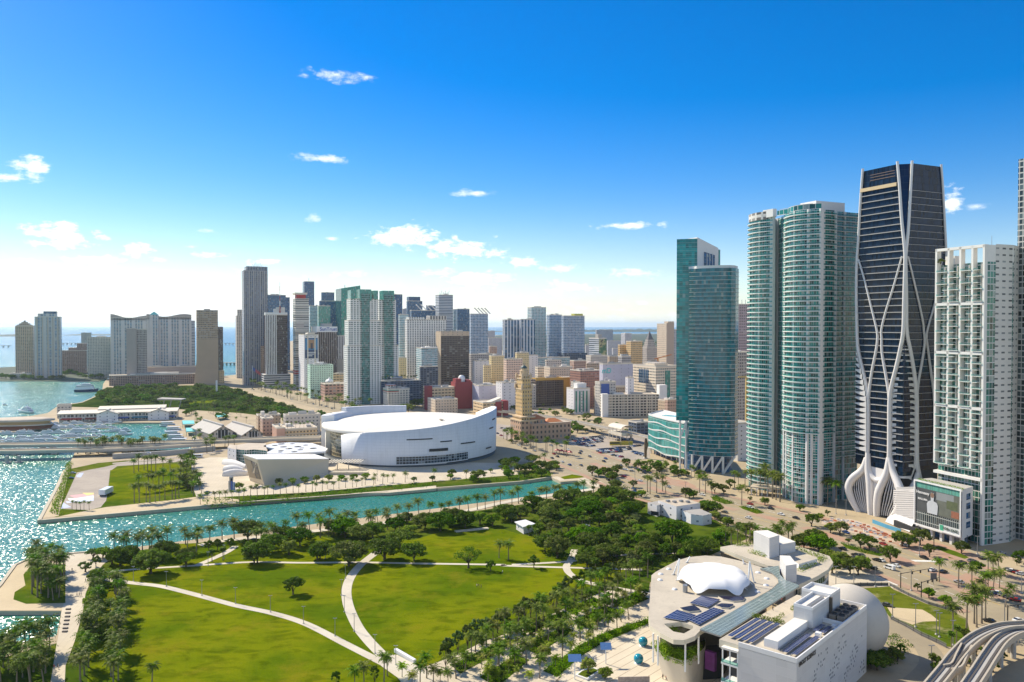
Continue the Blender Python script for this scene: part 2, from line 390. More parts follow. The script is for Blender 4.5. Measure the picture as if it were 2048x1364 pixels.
def ground_mat(name,c1,c2,dark,s=.02,joint=None,rough=.85,spots=.35):
 """paving / asphalt: broad patches, fine grain, optional joints every `joint` metres"""
 m,nt,b=newmat(name)
 pos=N(nt,'ShaderNodeNewGeometry').outputs['Position']
 a=N(nt,'ShaderNodeTexNoise',ins={'Vector':pos,'Scale':s,'Detail':6.0,'Roughness':.6})
 d=N(nt,'ShaderNodeTexNoise',ins={'Vector':pos,'Scale':s*9,'Detail':6.0,'Roughness':.7})
 col=MIX(nt,SMOOTH(nt,a.outputs[0],.35,.65),rgb(c1),rgb(c2))
 col=MIX(nt,M(nt,'MULTIPLY',SMOOTH(nt,d.outputs[0],.5,.75),spots),col,rgb(dark))
 if joint:
  s3=N(nt,'ShaderNodeSeparateXYZ',ins={0:pos})
  r1=M(nt,'FRACT',M(nt,'DIVIDE',M(nt,'ADD',M(nt,'MULTIPLY',s3.outputs[0],joint[1]),M(nt,'MULTIPLY',s3.outputs[1],joint[2])),joint[0]))
  col=MIX(nt,M(nt,'MULTIPLY',M(nt,'LESS_THAN',r1,joint[3]),joint[4]),col,rgb(dark))
 nt.links.new(col,b.inputs['Base Color'])
 b.inputs['Roughness'].default_value=rough;b.inputs['Specular IOR Level'].default_value=.25
 return m
URBAN=ground_mat('city_paving',(.45,.36,.225),(.38,.30,.19),(.22,.175,.115),.03)
PAVE=ground_mat('pale_paving',(.60,.52,.39),(.53,.455,.335),(.38,.32,.23),.05,(2.4,.98,.2,.05,.5))
PLAZA=ground_mat('cream_plaza',(.66,.58,.44),(.60,.52,.39),(.30,.22,.15),.06,(3.6,.742,-.67,.07,.85),spots=.1)
PATH=ground_mat('concrete_path',(.62,.56,.44),(.55,.49,.38),(.42,.36,.27),.06)
SANDY=ground_mat('sandy_paving',(.56,.45,.28),(.50,.40,.25),(.36,.28,.17),.05)
ASPH=ground_mat('sunbleached_asphalt',(.37,.305,.20),(.315,.26,.17),(.20,.17,.12),.035,spots=.5)
ASPHD=ground_mat('grey_asphalt',(.30,.25,.17),(.34,.285,.195),(.20,.165,.12),.05)
BRICKP=ground_mat('brick_paving',(.42,.25,.17),(.38,.27,.19),(.26,.16,.11),.08)
LOT=ground_mat('worn_parking_asphalt',(.33,.28,.23),(.40,.34,.27),(.22,.19,.16),.04,spots=.6)
FARLAND=ground_mat('far_suburb',(.035,.055,.025),(.06,.075,.035),(.22,.19,.15),.004,spots=.5)
SEAWALL=plain('seawall_concrete',(.48,.42,.31),.85,var=.2,scale=.2)
SEAWALLD=plain('wet_seawall',(.10,.09,.065),.6,var=.3,scale=.3)
LINEW=plain('white_marking',(.72,.70,.64),.7,var=.15,scale=2)
LINEY=plain('yellow_marking',(.65,.42,.06),.7,var=.15,scale=2)
def leaf_mat(name,c1,c2,tr=.35,rough=.55):
 m,nt,b=newmat(name)
 oi=N(nt,'ShaderNodeObjectInfo')
 g=N(nt,'ShaderNodeNewGeometry')
 n=N(nt,'ShaderNodeTexNoise',ins={'Vector':g.outputs['Position'],'Scale':.55,'Detail':3.0})
 f=M(nt,'ADD',M(nt,'MULTIPLY',g.outputs['Random Per Island'],.55),M(nt,'MULTIPLY',SMOOTH(nt,n.outputs[0],.3,.7),.45))
 col=MIX(nt,f,rgb(c1),rgb(c2))
 h=N(nt,'ShaderNodeHueSaturation',ins={0:M(nt,'ADD',.458,M(nt,'MULTIPLY',oi.outputs['Random'],.075)),1:M(nt,'ADD',.8,M(nt,'MULTIPLY',oi.outputs['Random'],.3)),2:M(nt,'ADD',.72,M(nt,'MULTIPLY',N(nt,'ShaderNodeTexWhiteNoise',noise_dimensions='1D',ins={'W':oi.outputs['Random']}).outputs[0],.6)),4:col})
 nt.links.new(h.outputs[0],b.inputs['Base Color'])
 b.inputs['Roughness'].default_value=rough;b.inputs['Specular IOR Level'].default_value=.05
 tl=N(nt,'ShaderNodeBsdfTranslucent',ins={0:N(nt,'ShaderNodeVectorMath',operation='MULTIPLY',ins={0:h.outputs[0],1:(1.25,1.65,.5)}).outputs[0]})
 ms=N(nt,'ShaderNodeMixShader',ins={0:tr,1:b.outputs[0],2:tl.outputs[0]})
 nt.links.new(ms.outputs[0],nt.nodes['Material Output'].inputs[0])
 return m
PALML=leaf_mat('palm_leaf',(.030,.075,.006),(.185,.245,.020),.28,.5)
PALMY=leaf_mat('young_palm_leaf',(.085,.15,.006),(.34,.39,.022),.32,.5)
LEAF1=leaf_mat('ficus_leaf',(.026,.070,.004),(.175,.245,.012),.28)
LEAF2=leaf_mat('oak_leaf',(.034,.068,.006),(.185,.235,.024),.28)
LEAF3=leaf_mat('bright_leaf',(.060,.135,.005),(.27,.34,.016),.34)
LEAF4=leaf_mat('grey_leaf',(.07,.10,.03),(.23,.27,.09),.28)
def Z(ox,oy,s):
 return lambda pts:[(ox+s*a,oy+s*b)for a,b in pts]
Z4=Z(0,1000,.2668);Z5=Z(480,1000,.2668);Z6=Z(920,960,.2961);Z7=Z(1240,1000,.2668);Z8=Z(1560,1020,.2522)
Z1=Z(0,760,.2344);Z2=Z(400,780,.3125);Z3=Z(960,780,.2637)
def W(pts,z=0.0):return[P(a,b,z)for a,b in pts]
def struct(o,label,cat):return tag(o,label,cat,kind='structure')
def sheet(name,px,z,mat,label,cat='ground',world=False,holes=()):
 b=MB();pts=px if world else W(px,z)
 b.cap([(p[0],p[1],z)for p in pts],0,holes=holes)
 return struct(b.build(name,mat),label,cat)
def ribbon(name,px,wd,z,mat,label,cat='path',n=6,smooth=True):
 pts=W(px,z)
 if smooth:pts=spline(pts,n)
 L,Rr=ribbon_poly(pts,wd)
 b=MB()
 for i in range(len(L)-1):
  q=[Rr[i],Rr[i+1],L[i+1],L[i]]
  b.face(q,0,[(p.x,p.y)for p in q])
 return struct(b.build(name,mat),label,cat)
b=MB();b.face([(-40000,-200,-1.7),(40000,-200,-1.7),(40000,60000,-1.7),(-40000,60000,-1.7)])
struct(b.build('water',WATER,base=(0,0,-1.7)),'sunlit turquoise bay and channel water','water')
LAND=W([(-260,1560),(-190,1330),(-60,1303),(108,1273),(113,1270),(123,1222),(-50,1222),(-36,1206),(0,1172),(30,1131),(62,1117),(118,1109),(195,1104),(1188,976),(1155,961),(1121,964),(1102,955),(1040,964),(875,977.5),(872,975),(775,984.5),(478,1006),(78,1042),(137,931),(150,904),(384,898),(381,890),(345,862),(329,845),(112,845),(60,862),(-40,866),(-40,838),(60,832),(95,826),(117,811),(164,804),(204,786),(206,768),(213,758),(445,752),(474,749),(481,705),(600,678),(960,672),(1010,669.5),(1180,668),(1400,667),(2500,667)])
LAND+=[Vector((9000,8000,0)),Vector((2500,150,0)),Vector((600,90,0)),Vector((-150,120,0))]
def landmass(name,pts,label,mat=URBAN):
 b=MB();pp=[(p.x,p.y)for p in pts]
 b.prism(pp,-4.0,0.0,1,0)
 return struct(b.build(name,[mat,SEAWALL]),label,'ground')
landmass('ground',LAND,'beige downtown ground with waterfront park edged by a seawall')
landmass('island_ground',W([(-160,763),(40,761),(130,762),(196,762),(214,755),(214,738),(160,728),(60,732),(-160,742)]),'small built-up island in the bay with towers',FARLAND)
def hillstrip(px0,px1,Y,h,label,step=6):
 b=MB();r=random.Random(int(px0));n=int((px1-px0)/step)+2
 xs=[AT(px0+(px1-px0)*i/n,HZ,Y).x for i in range(n+1)]
 hs=[h*(.55+.45*r.random())*min(1,4*min(i,n-i)/n+.12)for i in range(n+1)]
 rows=[[(x,Y+600*k,-2+(q+2)*f)for x,q in zip(xs,hs)]for k,f in((0,0),(.15,.8),(.5,1),(1,.3))]
 b.grid(rows,0)
 struct(b.build('hills',FARLAND),label,'hills')
hillstrip(-120,62,8600,26,'low wooded cape on the horizon behind the rounded tan tower')
hillstrip(112,232,9600,14,'thin wooded shore on the horizon between the left towers')
hillstrip(960,2300,15000,60,'hazy low land along the horizon right of the centre')
def wallcap(px,label,wd=1.6,h=.5):
 pts=W(px);L,Rr=ribbon_poly(pts,wd);b=MB()
 b.prism([(p.x,p.y)for p in Rr+L[::-1]],-1.2,h,0)
 o=b.build('seawall',SEAWALL);tag(o,label,'wall')
wallcap([(137,932),(78,1042)],'pale seawall down the open-water side of the grassy peninsula',2)
wallcap([(79,1041.5),(478,1005.5),(775,984)],'long seawall on the arena side of the channel')
wallcap([(872,976.5),(1040,963.5),(1102,954.6)],'seawall at the far end of the channel below the arena')
wallcap([(-30,1203),(0,1171.5),(30,1130.5),(62,1116.5),(118,1108.5),(195,1103.5)],'bent seawall around the tip of the near park promenade')
b=MB();b.prism([(p.x,p.y)for p in W([(700,988),(775,982),(872,972),(873,977.5),(776,986.5)])],-1.5,.35,0);tag(b.build('boat_landing',PAVE),'low stone boat landing projecting from the arena seawall','landing')
z=.03
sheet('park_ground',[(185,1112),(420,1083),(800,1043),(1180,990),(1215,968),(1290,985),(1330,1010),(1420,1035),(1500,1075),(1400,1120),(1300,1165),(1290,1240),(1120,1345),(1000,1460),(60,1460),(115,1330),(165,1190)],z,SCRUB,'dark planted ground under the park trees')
sheet('lawn',Z5([(-1150,1400),(-1100,900),(-1010,590),(-930,480),(-500,330),(0,310),(500,240),(700,300),(1300,300),(1600,210),(1980,220)])+Z6([(420,370),(600,400),(700,520),(1020,540),(1130,600),(960,700),(800,735),(600,850),(300,960),(0,1120),(-120,1200),(-330,1400)]),.06,GRASS,'wide sunlit park lawn with dry patches','lawn')
sheet('lawn_verge',Z6([(740,560),(1130,585),(1280,540),(1100,500),(860,520)]),.065,GRASS,'shaded grass triangle between the park paths','lawn')
sheet('lawn_corner',Z6([(760,590),(1100,604),(1040,660),(940,700),(850,670)]),.065,GRASS,'grass corner inside the curved path end','lawn')
sheet('promenade',[(118,1109.5),(195,1104.5),(240,1102),(205,1130),(184,1157),(171,1187),(165,1227),(149,1283),(131,1331),(125,1460),(60,1460),(99,1364),(112,1293),(117,1270),(123,1222),(131,1197),(131,1128)],.09,PAVE,'pale paved promenade running along the park edge','promenade')
sheet('waterside_terrace',[(-30,1206),(0,1173),(30,1132),(62,1118),(118,1110),(131,1128),(131,1208),(123,1221),(-46,1221)],.07,SANDY,'sandy coloured terrace at the water corner of the park','terrace')
sheet('grass_bed',Z4([(490,480),(350,485),(235,487),(175,560),(190,640),(110,690),(100,745),(195,778),(490,772)]),.10,GRASS2,'grass bed with a palm clump beside the promenade','lawn')
sheet('grass_bank',Z4([(425,1073),(370,1420),(-200,1420),(-160,1200),(0,1190),(200,1130)]),.10,GRASS2,'grass bank with palms at the near left corner','lawn')
lp=[('path',Z5([(1130,1225),(1045,1140),(960,1050),(880,945),(815,800),(798,680),(828,580),(900,490),(1000,408),(1150,300),(1240,260)]),4.3,'curved concrete path through the middle of the lawn'),('path',Z5([(1130,1250),(1020,1195),(800,1083),(500,930),(250,850),(0,797)])+Z4([(1700,772),(1400,692),(1200,645),(1000,622),(800,596),(700,585)]),3.5,'long diagonal concrete path from the fork to the promenade'),('path',Z4([(700,548),(1000,520),(1400,495),(1880,465)])+Z5([(450,470),(900,467),(1300,475),(1949,485)])+Z6([(300,578),(700,590),(1130,602),(1230,606)]),2.5,'straight path crossing the whole lawn'),('path',Z4([(1470,492),(1570,450),(1700,390),(1765,345)]),3.6,'short path climbing to the waterfront palms'),('path',Z6([(775,470),(745,545),(718,585),(745,635),(840,685),(1000,720),(1280,770)]),3.6,'hooked path curving into the palm rows'),('path',Z6([(350,572),(700,552),(900,530),(1150,502),(1400,495),(1700,470)]),2.5,'pale path leading to the white park building'),('path',Z4([(1500,340),(1700,300),(1949,278)])+Z5([(300,260),(700,215),(1000,180)])+Z6([(0,215),(300,150),(600,105),(900,60)]),6.0,'waterfront walk under the channel palms')]
for i,(nm,px,wd,lb)in enumerate(lp):ribbon(nm,px,wd,.12+.012*i,PATH,lb)
sheet('path_fork',Z5([(1010,1185),(1085,1160),(1180,1160),(1310,1230),(1420,1300),(1500,1420),(1250,1420),(1180,1330),(1060,1245)]),.22,PATH,'paved fork of the two lawn paths','path')
sheet('palm_walk',Z6([(-420,1400),(-330,1290),(-200,1250),(-20,1180),(150,1095),(420,1000),(560,935),(850,800),(1000,745),(1290,770),(1290,960),(1000,1080),(700,1300),(560,1450),(-260,1450)]),.10,PAVE,'pale paved ground of the palm walk','paving')
beds=[[(-60,1250),(120,1160),(330,1060),(380,1085),(200,1200),(0,1310)],[(420,1000),(640,905),(700,930),(480,1040)],[(700,870),(900,790),(960,815),(760,910)],[(130,1330),(380,1180),(470,1215),(250,1400)],[(430,1130),(700,985),(770,1015),(520,1180)],[(760,950),(980,850),(1080,880),(850,1000)],[(1000,820),(1200,770),(1280,800),(1120,870)],[(560,1290),(800,1120),(1000,1020),(1290,930),(1290,965),(1000,1080),(800,1200),(660,1330)]]
BEDS=[Z6(x)for x in beds]
for i,px in enumerate(BEDS):
 sheet('planting_bed',px,.14,SCRUB,'planted bed in the palm walk, %s from the left'%ordi(sorted(range(len(beds)),key=lambda k:sum(q[0]for q in beds[k])/len(beds[k])).index(i)),'planting bed')
sheet('museum_plaza',Z6([(640,1420),(690,1310),(800,1200),(1000,1085),(1290,962),(1500,960)])+[(1500,1250),(1640,1290),(1640,1460),(1090,1460)],.16,PLAZA,'cream museum plaza striped with dark joints','plaza')
sheet('peninsula_grass',[(139,938),(196,926),(250,921),(388,920),(404,976),(412,1000),(240,1020),(112,1034),(97,1030),(115,990)],.03,GRASS2,'rough grass of the peninsula','lawn')
sheet('peninsula_walk',Z1([(540,765),(580,765),(600,720),(500,1160),(345,1180)]),.05,SANDY,'sandy walk behind the peninsula seawall','path')
sheet('event_pavement',Z1([(655,790),(740,770),(900,740),(1000,715),(1560,668),(1660,690),(1000,735),(950,770),(935,870),(905,1030),(880,1060),(860,1085),(760,1110),(540,1100),(530,1070),(580,960),(625,860)]),.07,LOT,'worn event pavement with painted shapes on the peninsula','pavement')
sheet('lower_walk',Z1([(760,1110),(900,1085),(1500,1020),(1760,985),(2040,1020),(2040,1052),(800,1150),(500,1165)]),.08,SANDY,'sandy waterfront path under the peninsula palms','path')
sheet('palm_lawn',Z1([(940,770),(1100,735),(1540,715),(1600,760),(1500,960),(1450,975),(1200,1010),(910,1033)]),.10,GRASS,'bright green lawn of the peninsula','lawn')
for i,(px,c,lb)in enumerate([([(590,985),(800,963),(800,985),(640,1010)],(.62,.30,.30),'pink painted stripe on the event pavement'),([(575,1010),(640,1010),(800,985),(800,1000),(600,1035)],(.75,.74,.72),'white painted stripe on the event pavement'),([(560,1035),(600,1035),(800,1000),(800,1030),(570,1050)],(.50,.55,.68),'pale blue painted stripe on the event pavement'),([(700,962),(800,962),(800,975),(740,985)],(.70,.52,.15),'yellow painted corner on the event pavement'),([(540,1045),(590,1075),(610,1085),(520,1098)],(.42,.47,.62),'blue painted fan at the pavement corner'),([(650,815),(680,795),(715,790),(690,830),(655,830)],(.40,.45,.62),'blue painted patch near the parked cars')]):
 o=sheet('painted_marking',Z1(px),.10+.004*i,plain('ground_paint_%d'%i,c,.7,var=.12,scale=.5),lb,'marking')
sheet('forecourt',Z1([(1630,690),(1790,660),(2048,660)])+Z2([(330,430),(2000,470),(2048,560),(1500,600),(700,680),(0,745),(-40,640)]),.04,PAVE,'pale paved forecourt around the arena','paving')
sheet('arena_bank',Z2([(0,745),(30,690),(700,655),(1200,610),(1500,585),(2048,540),(2230,470),(2250,560),(2048,588),(1500,625),(770,690)]),.06,SCRUB,'planted bank between the arena and the channel','planting')
sheet('channel_lawn',Z3([(610,660),(700,640),(830,625),(855,650),(740,668),(640,676)]),.06,GRASS,'small lawn at the head of the channel','lawn')
sheet('channel_head_paving',Z3([(540,660),(610,690),(740,680),(865,735),(980,735),(860,655),(740,672),(640,680),(590,655)]),.05,PAVE,'pale paving around the head of the channel','paving')
ribbon('road',[(300,748),(420,757),(480,768),(560,786),(640,806),(760,830),(900,858),(1045,886),(1130,907),(1200,932),(1262,958),(1330,985),(1450,1015),(1570,1044),(1700,1084),(1850,1136),(2048,1212),(2250,1330)],[62]*60+[52]*100,.05,ASPH,'wide sunbleached boulevard running through the city','road')
ribbon('cross_street',[(1900,1075),(1960,1125),(1935,1165),(1800,1240),(1720,1290)],16,.07,ASPH,'side street crossing the boulevard by the billboard building','road')
ribbon('cross_street',[(1030,925),(1150,945),(1260,955),(1420,925),(1500,905)],16,.07,ASPH,'side street meeting the boulevard at the channel head','road')
ribbon('service_road',Z8([(400,640),(560,600),(760,640),(900,880),(1060,1000),(1180,1120),(1200,1250),(1020,1420)]),8.5,.08,ASPHD,'narrow service road bending round the planetarium','road')
sheet('side_paving',Z8([(-200,560),(420,480),(640,470),(920,590),(880,640),(700,600),(400,640),(200,640)]),.065,PAVE,'pale sidewalk beside the museum garden','paving')
sheet('vacant_lot',Z8([(610,625),(870,605),(900,630),(1150,740),(1380,810),(1480,860),(1500,950),(1400,1090),(1320,1080),(1180,1000),(1000,910),(880,860),(800,760)]),.10,grass_mat('lot_grass',(.075,.12,.008),(.13,.15,.015),(.42,.34,.20),.9),'fenced vacant lot of patchy grass and sand','lot')
sheet('sand_patch',Z8([(850,770),(1000,780),(1130,790),(1200,830),(1260,880),(1130,885),(1050,910),(900,850)]),.12,SANDY,'bare sandy patch in the vacant lot','ground')
sheet('street_lawn',Z8([(1215,295),(1260,285),(1400,330),(1500,375),(1460,390),(1340,382),(1320,340)]),.10,GRASS2,'green street lawn beside the billboard building','lawn')
sheet('works_area',Z8([(330,80),(560,70),(700,110),(900,180),(960,230),(880,265),(600,190),(330,110)]),.10,ground_mat('dusty_works',(.52,.42,.31),(.46,.36,.26),(.48,.27,.18),.08),'dusty roadworks area in front of the dark ribbed tower','ground')
sheet('parking_lot',Z3([(640,400),(760,350),(900,345),(1010,350),(1160,345),(1280,360),(1290,520),(1190,530),(1060,530),(960,480),(840,450)]),.09,LOT,'open parking lot behind the boulevard','parking lot')
sheet('parking_lot',Z2([(1900,215),(2048,240),(2120,260),(2000,330),(1895,290)]),.08,LOT,'small lot right of the arena','parking lot')
for i,(px,lb)in enumerate([(Z8([(480,255),(560,285),(700,320),(830,355),(790,365),(640,335),(520,300)]),'median bed with shrubs opposite the roadworks'),(Z8([(830,380),(900,385),(1040,430),(1030,450),(960,440),(850,410)]),'brick median tip with a round tree'),(Z3([(1750,810),(1800,805),(1930,860),(1860,865),(1770,835)]),'green median bed in front of the curved green tower'),(Z3([(1960,880),(2060,890),(2150,930),(2100,940),(1990,900)]),'second green median bed near the curved green tower'),(Z8([(1240,560),(1330,560),(1650,700),(1600,740),(1520,700)]),'brick median with palms at the lower right'),(Z8([(1380,540),(1480,500),(1900,640),(1935,700),(1700,680)]),'brick island under the royal palms at the right edge')]):
 sheet('median',px,.13,GRASS2 if 'green' in lb or 'shrub' in lb else BRICKP,lb,'median')
def lines(px,wd,z,mat,label,dash=None):
 pts=spline(W(px,z),14);b=MB();s=0.0
 L,Rr=ribbon_poly(pts,wd)
 for i in range(len(pts)-1):
  s+=(pts[i+1]-pts[i]).length
  if dash and(s%dash)>dash*.45:continue
  b.face([Rr[i],Rr[i+1],L[i+1],L[i]])
 struct(b.build('road_marking',mat),label,'marking')
bl=[(1130,907),(1200,932),(1262,958),(1330,985),(1450,1015),(1570,1044),(1700,1084),(1850,1136),(2048,1212)]
BLV=spline(W(bl),10)
def offpath(pts,o):
 out=[]
 for i,p in enumerate(pts):
  t=(pts[min(i+1,len(pts)-1)]-pts[max(i-1,0)]);t.z=0;t.normalize()
  out.append(p+Vector((-t.y,t.x,0))*o)
 return out
for o_,dsh,mt,nm in[(-21,9,LINEW,'dashed white lane line on the park side'),(-17.5,9,LINEW,'second dashed white lane line on the park side'),(-9,None,LINEY,'yellow edge line along the median'),(9,None,LINEY,'yellow edge line on the tower side of the median'),(14,9,LINEW,'dashed white lane line on the tower side'),(18,9,LINEW,'second dashed lane line on the tower side')]:
 pts=offpath(BLV,o_);b=MB();L,Rr=ribbon_poly(pts,.28);s=0
 fine=[]
 for i in range(len(pts)-1):
  k=max(1,int((pts[i+1]-pts[i]).length/3))
  for j in range(k):fine.append(pts[i].lerp(pts[i+1],j/k))
 L,Rr=ribbon_poly(fine,.28)
 for i in range(len(fine)-1):
  if dsh and i%3!=0:continue
  q=[Rr[i],Rr[i+1],L[i+1],L[i]]
  b.face([(p.x,p.y,.09)for p in q])
 struct(b.build('road_marking',mt),nm,'marking')
for o_,lb in((-29.5,'brick sidewalk along the park side of the boulevard'),(28.5,'brick sidewalk along the tower side of the boulevard')):
 pts=offpath(BLV,o_);b=MB();L,Rr=ribbon_poly(pts,4.5)
 for i in range(len(pts)-1):b.face([(p.x,p.y,.14)for p in(Rr[i],Rr[i+1],L[i+1],L[i])])
 struct(b.build('sidewalk',BRICKP),lb,'sidewalk')
b=MB();mid_=offpath(BLV,0);L,Rr=ribbon_poly(mid_[8:],7)
for i in range(len(L)-1):
 if i%9<7:b.face([(p.x,p.y,.12)for p in(Rr[i],Rr[i+1],L[i+1],L[i])])
struct(b.build('median',BRICKP),'brick median strip down the middle of the boulevard','median')
sheet('crosswalk',Z8([(1030,395),(1220,400),(1240,412),(1020,408)]),.11,LINEW,'white crosswalk line near the billboard building','marking')
sheet('crosswalk',Z8([(745,500),(940,590),(930,600),(735,512)]),.11,LINEW,'white stop line beside the fenced lot','marking')
sheet('brick_crossing',Z3([(1360,660),(1560,690),(1640,730),(1560,740),(1450,720),(1330,690)]),.10,BRICKP,'brick crossing before the teal glass tower','paving')
sheet('brick_sidewalk',Z8([(880,265),(960,225),(1180,240),(1560,350),(1640,380),(1560,400),(1380,395),(1200,390),(1050,330)]),.085,BRICKP,'brick sidewalk in front of the billboard building','paving')
sheet('bayfront_park',[(165,805),(206,787),(230,772),(440,770),(500,788),(560,806),(640,828),(600,840),(480,826),(350,818),(240,816),(118,813)],.03,grass_mat('dense_planting',(.022,.050,.005),(.050,.080,.010),(.08,.07,.03),.4),'wooded waterfront park behind the marina','park')
sheet('park_glade',Z2([(300,62),(360,70),(420,100),(390,108),(320,85)]),.06,GRASS,'bright grass strip beside the far boulevard','lawn')
sheet('park_glade',Z1([(1570,190),(1850,170),(1830,195),(1620,205)]),.06,GRASS,'small bright glade in the far park','lawn')
def deck(px,wd,z0,z1,label,name='causeway_bridge'):
 t=thing(name,label,'bridge',P(*px[0]))
 pts=[P(a,b,z1)for a,b in px]
 L,Rr=ribbon_poly(pts,wd)
 b=MB();b.prism([(p.x,p.y)for p in Rr+L[::-1]],z0,z1,0,1,bottom=True);b.build('deck',[CONC,ASPH],t)
 for sgn,S in((1,L),(-1,Rr)):
  b=MB()
  for i in range(len(S)-1):
   a,c=S[i],S[i+1];b.bar((a.x,a.y,z1+.55),(c.x,c.y,z1+.55),.4,1.1)
  b.build('parapet',CREAM,t)
 return t
t=deck([(-420,888.5),(-60,889.5),(60,889),(150,887.5),(235,887),(380,884),(520,878),(640,874)],15,4.6,6.4,'farther deck of the concrete causeway bridge over the bay')
t2=deck([(-420,902),(-60,902),(60,901),(150,899),(235,896.5),(330,892),(420,886)],14,4.0,5.8,'nearer deck of the concrete causeway bridge over the bay')
for tt,rows in((t,[(-140,912),(30,910),(110,908)]),(t2,[(-160,928),(14,926),(38,925)])):
 for a,c in rows:
  q=P(a,c,-1.7);b=MB()
  b.obox((q.x-1.2,q.y-1.2),(1,0),(0,1),2.4,2.4,-3,4.4,0);b.obox((q.x-2.6,q.y-2.6),(1,0),(0,1),5.2,5.2,-3,-.9,0);b.build('pier',CONC,tt)
b=MB();L,Rr=ribbon_poly(W([(225,917.5),(330,911),(430,901)]),2);b.prism([(p.x,p.y)for p in Rr+L[::-1]],0,4.2,0);tag(b.build('retaining_wall',CONC),'grey retaining wall under the causeway approach','wall')
ribbon('approach_road',[(225,927),(330,917),(420,906),(470,893)],7,.09,LOT,'access road beside the causeway approach','road')
for px,Y,zb,lb,n in[([(104,688),(170,688)],4900,8,'far low bridge over the bay between the left towers',8),([(440,688),(476,688)],4900,8,'far low bridge behind the flared tan tower',5),([(440,729),(478,729)],2400,4,'nearer low bridge behind the flared tan tower',5),([(-30,694),(20,692)],4300,8,'far bridge at the left edge of the bay',5)]:
 t=thing('bay_bridge',lb,'bridge',(AT(px[0][0],HZ,Y).x,Y,0))
 x0,x1=AT(px[0][0],HZ,Y).x,AT(px[1][0],HZ,Y).x
 b=MB();b.box(x0,Y,zb,x1,Y+12,zb+2.2);b.build('deck',CONC,t)
 for i in range(n):
  x=x0+(x1-x0)*(i+.5)/n;b=MB();b.box(x-1.5,Y+2,-3,x+1.5,Y+9,zb);b.build('pier',CONC,t)
def palm_parts(seed,H=9.0,lean=.8,nf=17,fl=4.0,r0=.24,wid=.85,upright=0.0,seg=7):
 r=random.Random(seed)
 tk,cr=MB(),MB()
 a=r.uniform(0,6.28);lx,ly=math.cos(a)*lean,math.sin(a)*lean
 pts=[(lx*(k/5)**1.6,ly*(k/5)**1.6,H*k/5)for k in range(6)]
 tk.tube(pts,[r0*1.5,r0*1.05,r0,r0*.9,r0*.85,r0*.9],7)
 top=Vector(pts[-1])
 for i in range(nf):
  az=i*2.39996+r.uniform(-.2,.2)
  lay=i/nf
  e0=R(76-74*lay+upright+r.uniform(-8,8))
  L=fl*r.uniform(.85,1.1)*(.8+.35*math.sin(math.pi*min(1,lay+.25)))
  p=top.copy();sp=[p.copy()];e=e0
  for k in range(seg):
   e-=R((5+17*k/seg+r.uniform(0,4))*7/seg)
   p=p+Vector((math.cos(az)*math.cos(e),math.sin(az)*math.cos(e),math.sin(e)))*(L/seg)
   sp.append(p.copy())
  side=Vector((-math.sin(az),math.cos(az),0))
  for k in range(seg):
   f=(k+.5)/seg;ww=wid*math.sin(math.pi*min(.97,f*.82+.16))*r.uniform(.8,1.15)
   dn=Vector((0,0,-1))*ww*r.uniform(.15,.6)
   fw=(sp[k+1]-sp[k])
   for sg in(1,-1):
    tip=side*sg*ww+dn+fw*r.uniform(.4,.8)
    cr.face([sp[k],sp[k]+fw*.82,sp[k]+fw*.45+tip*1.02,sp[k]+tip]if sg>0 else[sp[k]+tip,sp[k]+fw*.45+tip*1.02,sp[k]+fw*.82,sp[k]],0)
 return tk,cr
def leaf_quads(mb,c,rad,n,size,r,up=.25,m=0):
 c=Vector(c);rad=Vector(rad)
 for _ in range(n):
  while True:
   q=Vector((r.uniform(-1,1),r.uniform(-1,1),r.uniform(-1,1)))
   if.02<q.length<1:break
  q=q.normalized()*(q.length**.45)
  p=c+Vector((q.x*rad.x,q.y*rad.y,q.z*rad.z))
  nrm=(q+Vector((r.uniform(-.8,.8),r.uniform(-.8,.8),up+r.uniform(-.6,.8)))).normalized()
  t=nrm.cross(Vector((r.uniform(-1,1),r.uniform(-1,1),r.uniform(-1,1)))).normalized();bb=nrm.cross(t)
  s=size*r.uniform(.55,1.3);s2=s*r.uniform(.45,.8)
  mb.face([p-t*s,p-bb*s2,p+t*s,p+bb*s2],m)
def broad_parts(seed,H=8.0,rx=6.0,base=2.0,nclump=34,per=62,size=.42,flat=.55,sparse=0.0,tr=.38,limbs=6):
 r=random.Random(seed)
 tk,cr=MB(),MB()
 zc=base+(H-base)*.5;hz_=(H-base)/2
 tk.tube([(0,0,0),(.1,.05,base*.5),(0,.1,base+hz_*.3)],[tr*1.6,tr,tr*.8],7)
 cl=[]
 for i in range(nclump):
  a=i*2.39996+r.uniform(-.3,.3);f=math.sqrt((i+.5)/nclump)
  rr=rx*f*r.uniform(.78,.98)
  dome=math.sqrt(max(0,1-f*f*.88))
  zz=zc+hz_*(dome*r.uniform(.25,.85)if r.random()<.72 else-dome*r.uniform(0,.55))-hz_*.1*f
  cl.append(Vector((math.cos(a)*rr,math.sin(a)*rr,zz)))
 for c in cl[:]:
  if r.random()<sparse:continue
  k=rx*r.uniform(.17,.30)
  leaf_quads(cr,c,(k,k,k*flat*r.uniform(.8,1.2)),per,size*r.uniform(.85,1.1),r)
 for i in range(limbs):
  c=cl[int((i+.5)/limbs*len(cl))]
  tk.tube([(0,.05,base*.75),(c.x*.45,c.y*.45,base+(c.z-base)*.55),(c.x*.9,c.y*.9,c.z-.3)],[tr*.6,tr*.35,tr*.12],5)
 return tk,cr
PROTO={}
